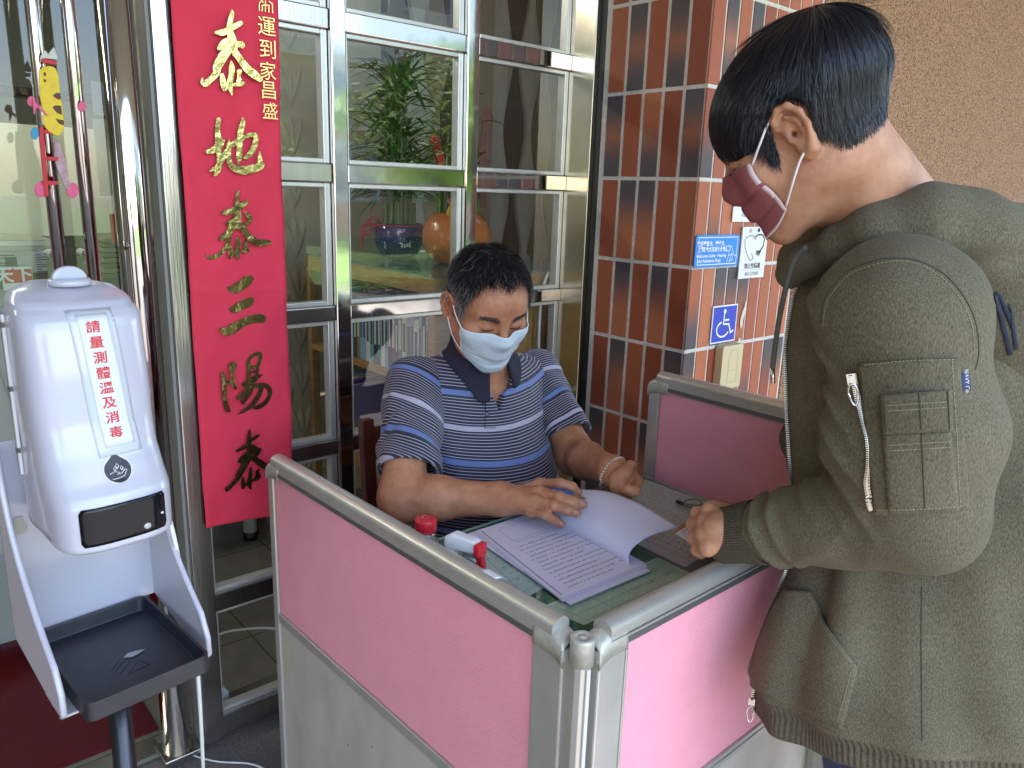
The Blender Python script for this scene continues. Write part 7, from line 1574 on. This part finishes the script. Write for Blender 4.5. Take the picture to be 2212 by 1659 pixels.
    line_on(bs, 'armhole_stitching', yel, t, [(1778,706),(1785,662),(1800,632),(1842,590),(1920,566),(1978,570),(2034,600),(2076,650),(2099,704),(2104,760)], .0004, .0008, 80, dash=.0034)
    Lk = np.array([(1700,1276),(1668,1330),(1640,1400),(1618,1482)]); Rk = np.array([(1755,1276),(1796,1362),(1853,1440),(1820,1572)])
    def kang(u, v): i = min(2.9999, v*3); k = int(i); f_ = i-k; a_ = Lk[k]*(1-f_)+Lk[k+1]*f_; b_ = Rk[k]*(1-f_)+Rk[k+1]*f_; return tuple(a_*(1-u)+b_*u)
    kp = patch_on(bt, 'hoodie_pocket', FL, t, kang, 22, 30, .0035, .0040)
    for pts in ([(1991,1268),(1990,1400),(1992,1600)],): line_on(bt, 'trunk_seam', seamm, t, pts, .0008, .0, 40)
    for pts in ([(1745,1282),(1786,1364),(1838,1432)],[(1838,1452),(1824,1505),(1808,1560)]): line_on(bvh_of(kp), 'stitching', yel, t, pts, .0004, .0005, 40, dash=.0034)
    # sleeve zip
    zp = [(1848,806),(1856,850),(1868,900),(1880,950),(1881,1000),(1876,1040),(1880,1075),(1889,1100)]
    line_on(bs, 'sleeve_zip_tape', mat('zip_tape_olive', (.10,.09,.06), .9), t, zp, .0040, .0005, 60)
    sp_ = spline([(x,y,0) for x,y in zp], 150)[:,:2]; P = [hit(bs, x, y, .0045) for x, y in sp_]; b = MB()
    for i in range(0, 148):
        if P[i] is None or P[i+1] is None: continue
        d = unit(P[i+1]-P[i]); o_ = unit(EYE-P[i]); s_ = unit(np.cross(d, o_)); M_ = np.eye(4); M_[:3,:3] = np.stack([s_, o_, d], 1); M_[:3,3] = P[i]+s_*(.0012 if i % 2 else -.0012); b.box((-.0022,-.001,-.0006),(.0022,.0012,.0006), M=M_)
    b.build('sleeve_zip_teeth', zm, t)
    h_ = hit(bs, 1847, 815, .007)
    if h_ is not None: slider(h_, 'sleeve_zip_slider', unit(-(P[12]-P[4])), .95)
    tg = patch_on(bs, 'woven_tag', mat('tag_navy', (.012,.025,.09), .6), t, bil([(2069,806),(2087,805),(2090,843),(2072,844)]), 5, 8, .0035, .0012)
    h0, h1 = hit(bs, 2080, 824, .0055), hit(bs, 2081, 838, .0055)
    if h0 is not None and h1 is not None:
        ex_ = unit(h1-h0); ny = unit(EYE-h0); v, f_ = text_mesh('NAVY Co.', .0062, h0, ex_, np.cross(ny, ex_), bold=.0001); mesh_obj('tag_lettering', v, f_, SW, t)
    vv, ff, off = [], [], 0
    for o_ in (tk, sl, hdob):
        vv += [PW[o_.name] @ v_.co for v_ in o_.data.vertices]; ff += [tuple(i_+off for i_ in p_.vertices) for p_ in o_.data.polygons]; off = len(vv)
    ball = BVHTree.FromPolygons(vv, ff)
    nm_ = mat('navy_print', (.018,.022,.045), .7)
    for c in ([(2144,634),(2153,630),(2188,764),(2177,767)],[(2152,632),(2162,636),(2192,700),(2186,716)],[(2178,655),(2186,668),(2200,752),(2190,756)]):
        patch_on(ball, 'back_print', nm_, t, bil(c), 4, 14, .0012, .0006)
    return ob, sl
cust = customer()
# ---- papers the standing person holds
P = [onz(x, y, .842) for x, y in ((1450,1149),(1556,1079),(1640,1104),(1534,1192))]
def held(name, label, cat, P, m, border=None):
    th = thing(name, label, cat, sum(P)/4); a = np.array(P); b = MB(); b.add(np.concatenate([a-(0,0,.0012), a]), [(3,2,1,0),(4,5,6,7)]+[(i,(i+1)%4,4+(i+1)%4,4+i) for i in range(4)])
    if (np.cross(P[1]-P[0], P[2]-P[1]))[2] < 0: b.f = [q_[::-1] for q_ in b.f]
    b.build('paper', m, th)
    if border:
        k = MB(); q_ = lambda u, v: (P[0]*(1-u)+P[1]*u)*(1-v)+(P[3]*(1-u)+P[2]*u)*v
        for u0,v0,u1,v1,w in border: A, B_ = q_(u0,v0), q_(u1,v1); d = unit(B_-A); n = np.cross(d, (0,0,1))*w/2; z_ = np.array((0,0,.0002)); k.add([A-n+z_, B_-n+z_, B_+n+z_, A+n+z_], [(0,1,2,3)])
        k.build('border', mat('ink_blue', (.04,.05,.16), .6), th)
held('envelope', 'brown paper envelope under the hand of the standing person', 'envelope', P, mat('kraft_paper', (.38,.22,.10), .8, noise=.1))
P = [onz(x, y, .846) for x, y in ((1459,1152),(1548,1098),(1612,1118),(1522,1186))]
held('white_card', 'white bordered card held over the brown envelope', 'card', P, PAPER, [(.08,.08,.92,.08,.0012),(.08,.92,.92,.92,.0012),(.08,.08,.08,.92,.0012),(.92,.08,.92,.92,.0012),(.11,.12,.89,.12,.0005),(.11,.12,.11,.88,.0005),(.2,.3,.7,.3,.0012),(.2,.42,.6,.42,.0012),(.2,.54,.66,.54,.0012)])
P = [dep(1684,1050,1.262), dep(1700,1046,1.262), dep(1702,1092,1.262), dep(1686,1096,1.262)]; b = MB(); a = np.array(P); b.add(np.concatenate([a, a+(.0008,.0008,0)]), [(3,2,1,0),(4,5,6,7)]+[(i,(i+1)%4,4+(i+1)%4,4+i) for i in range(4)])
tag(b.build('paper_slip', PAPER), 'narrow white paper slip in the far hand of the standing person', 'paper')
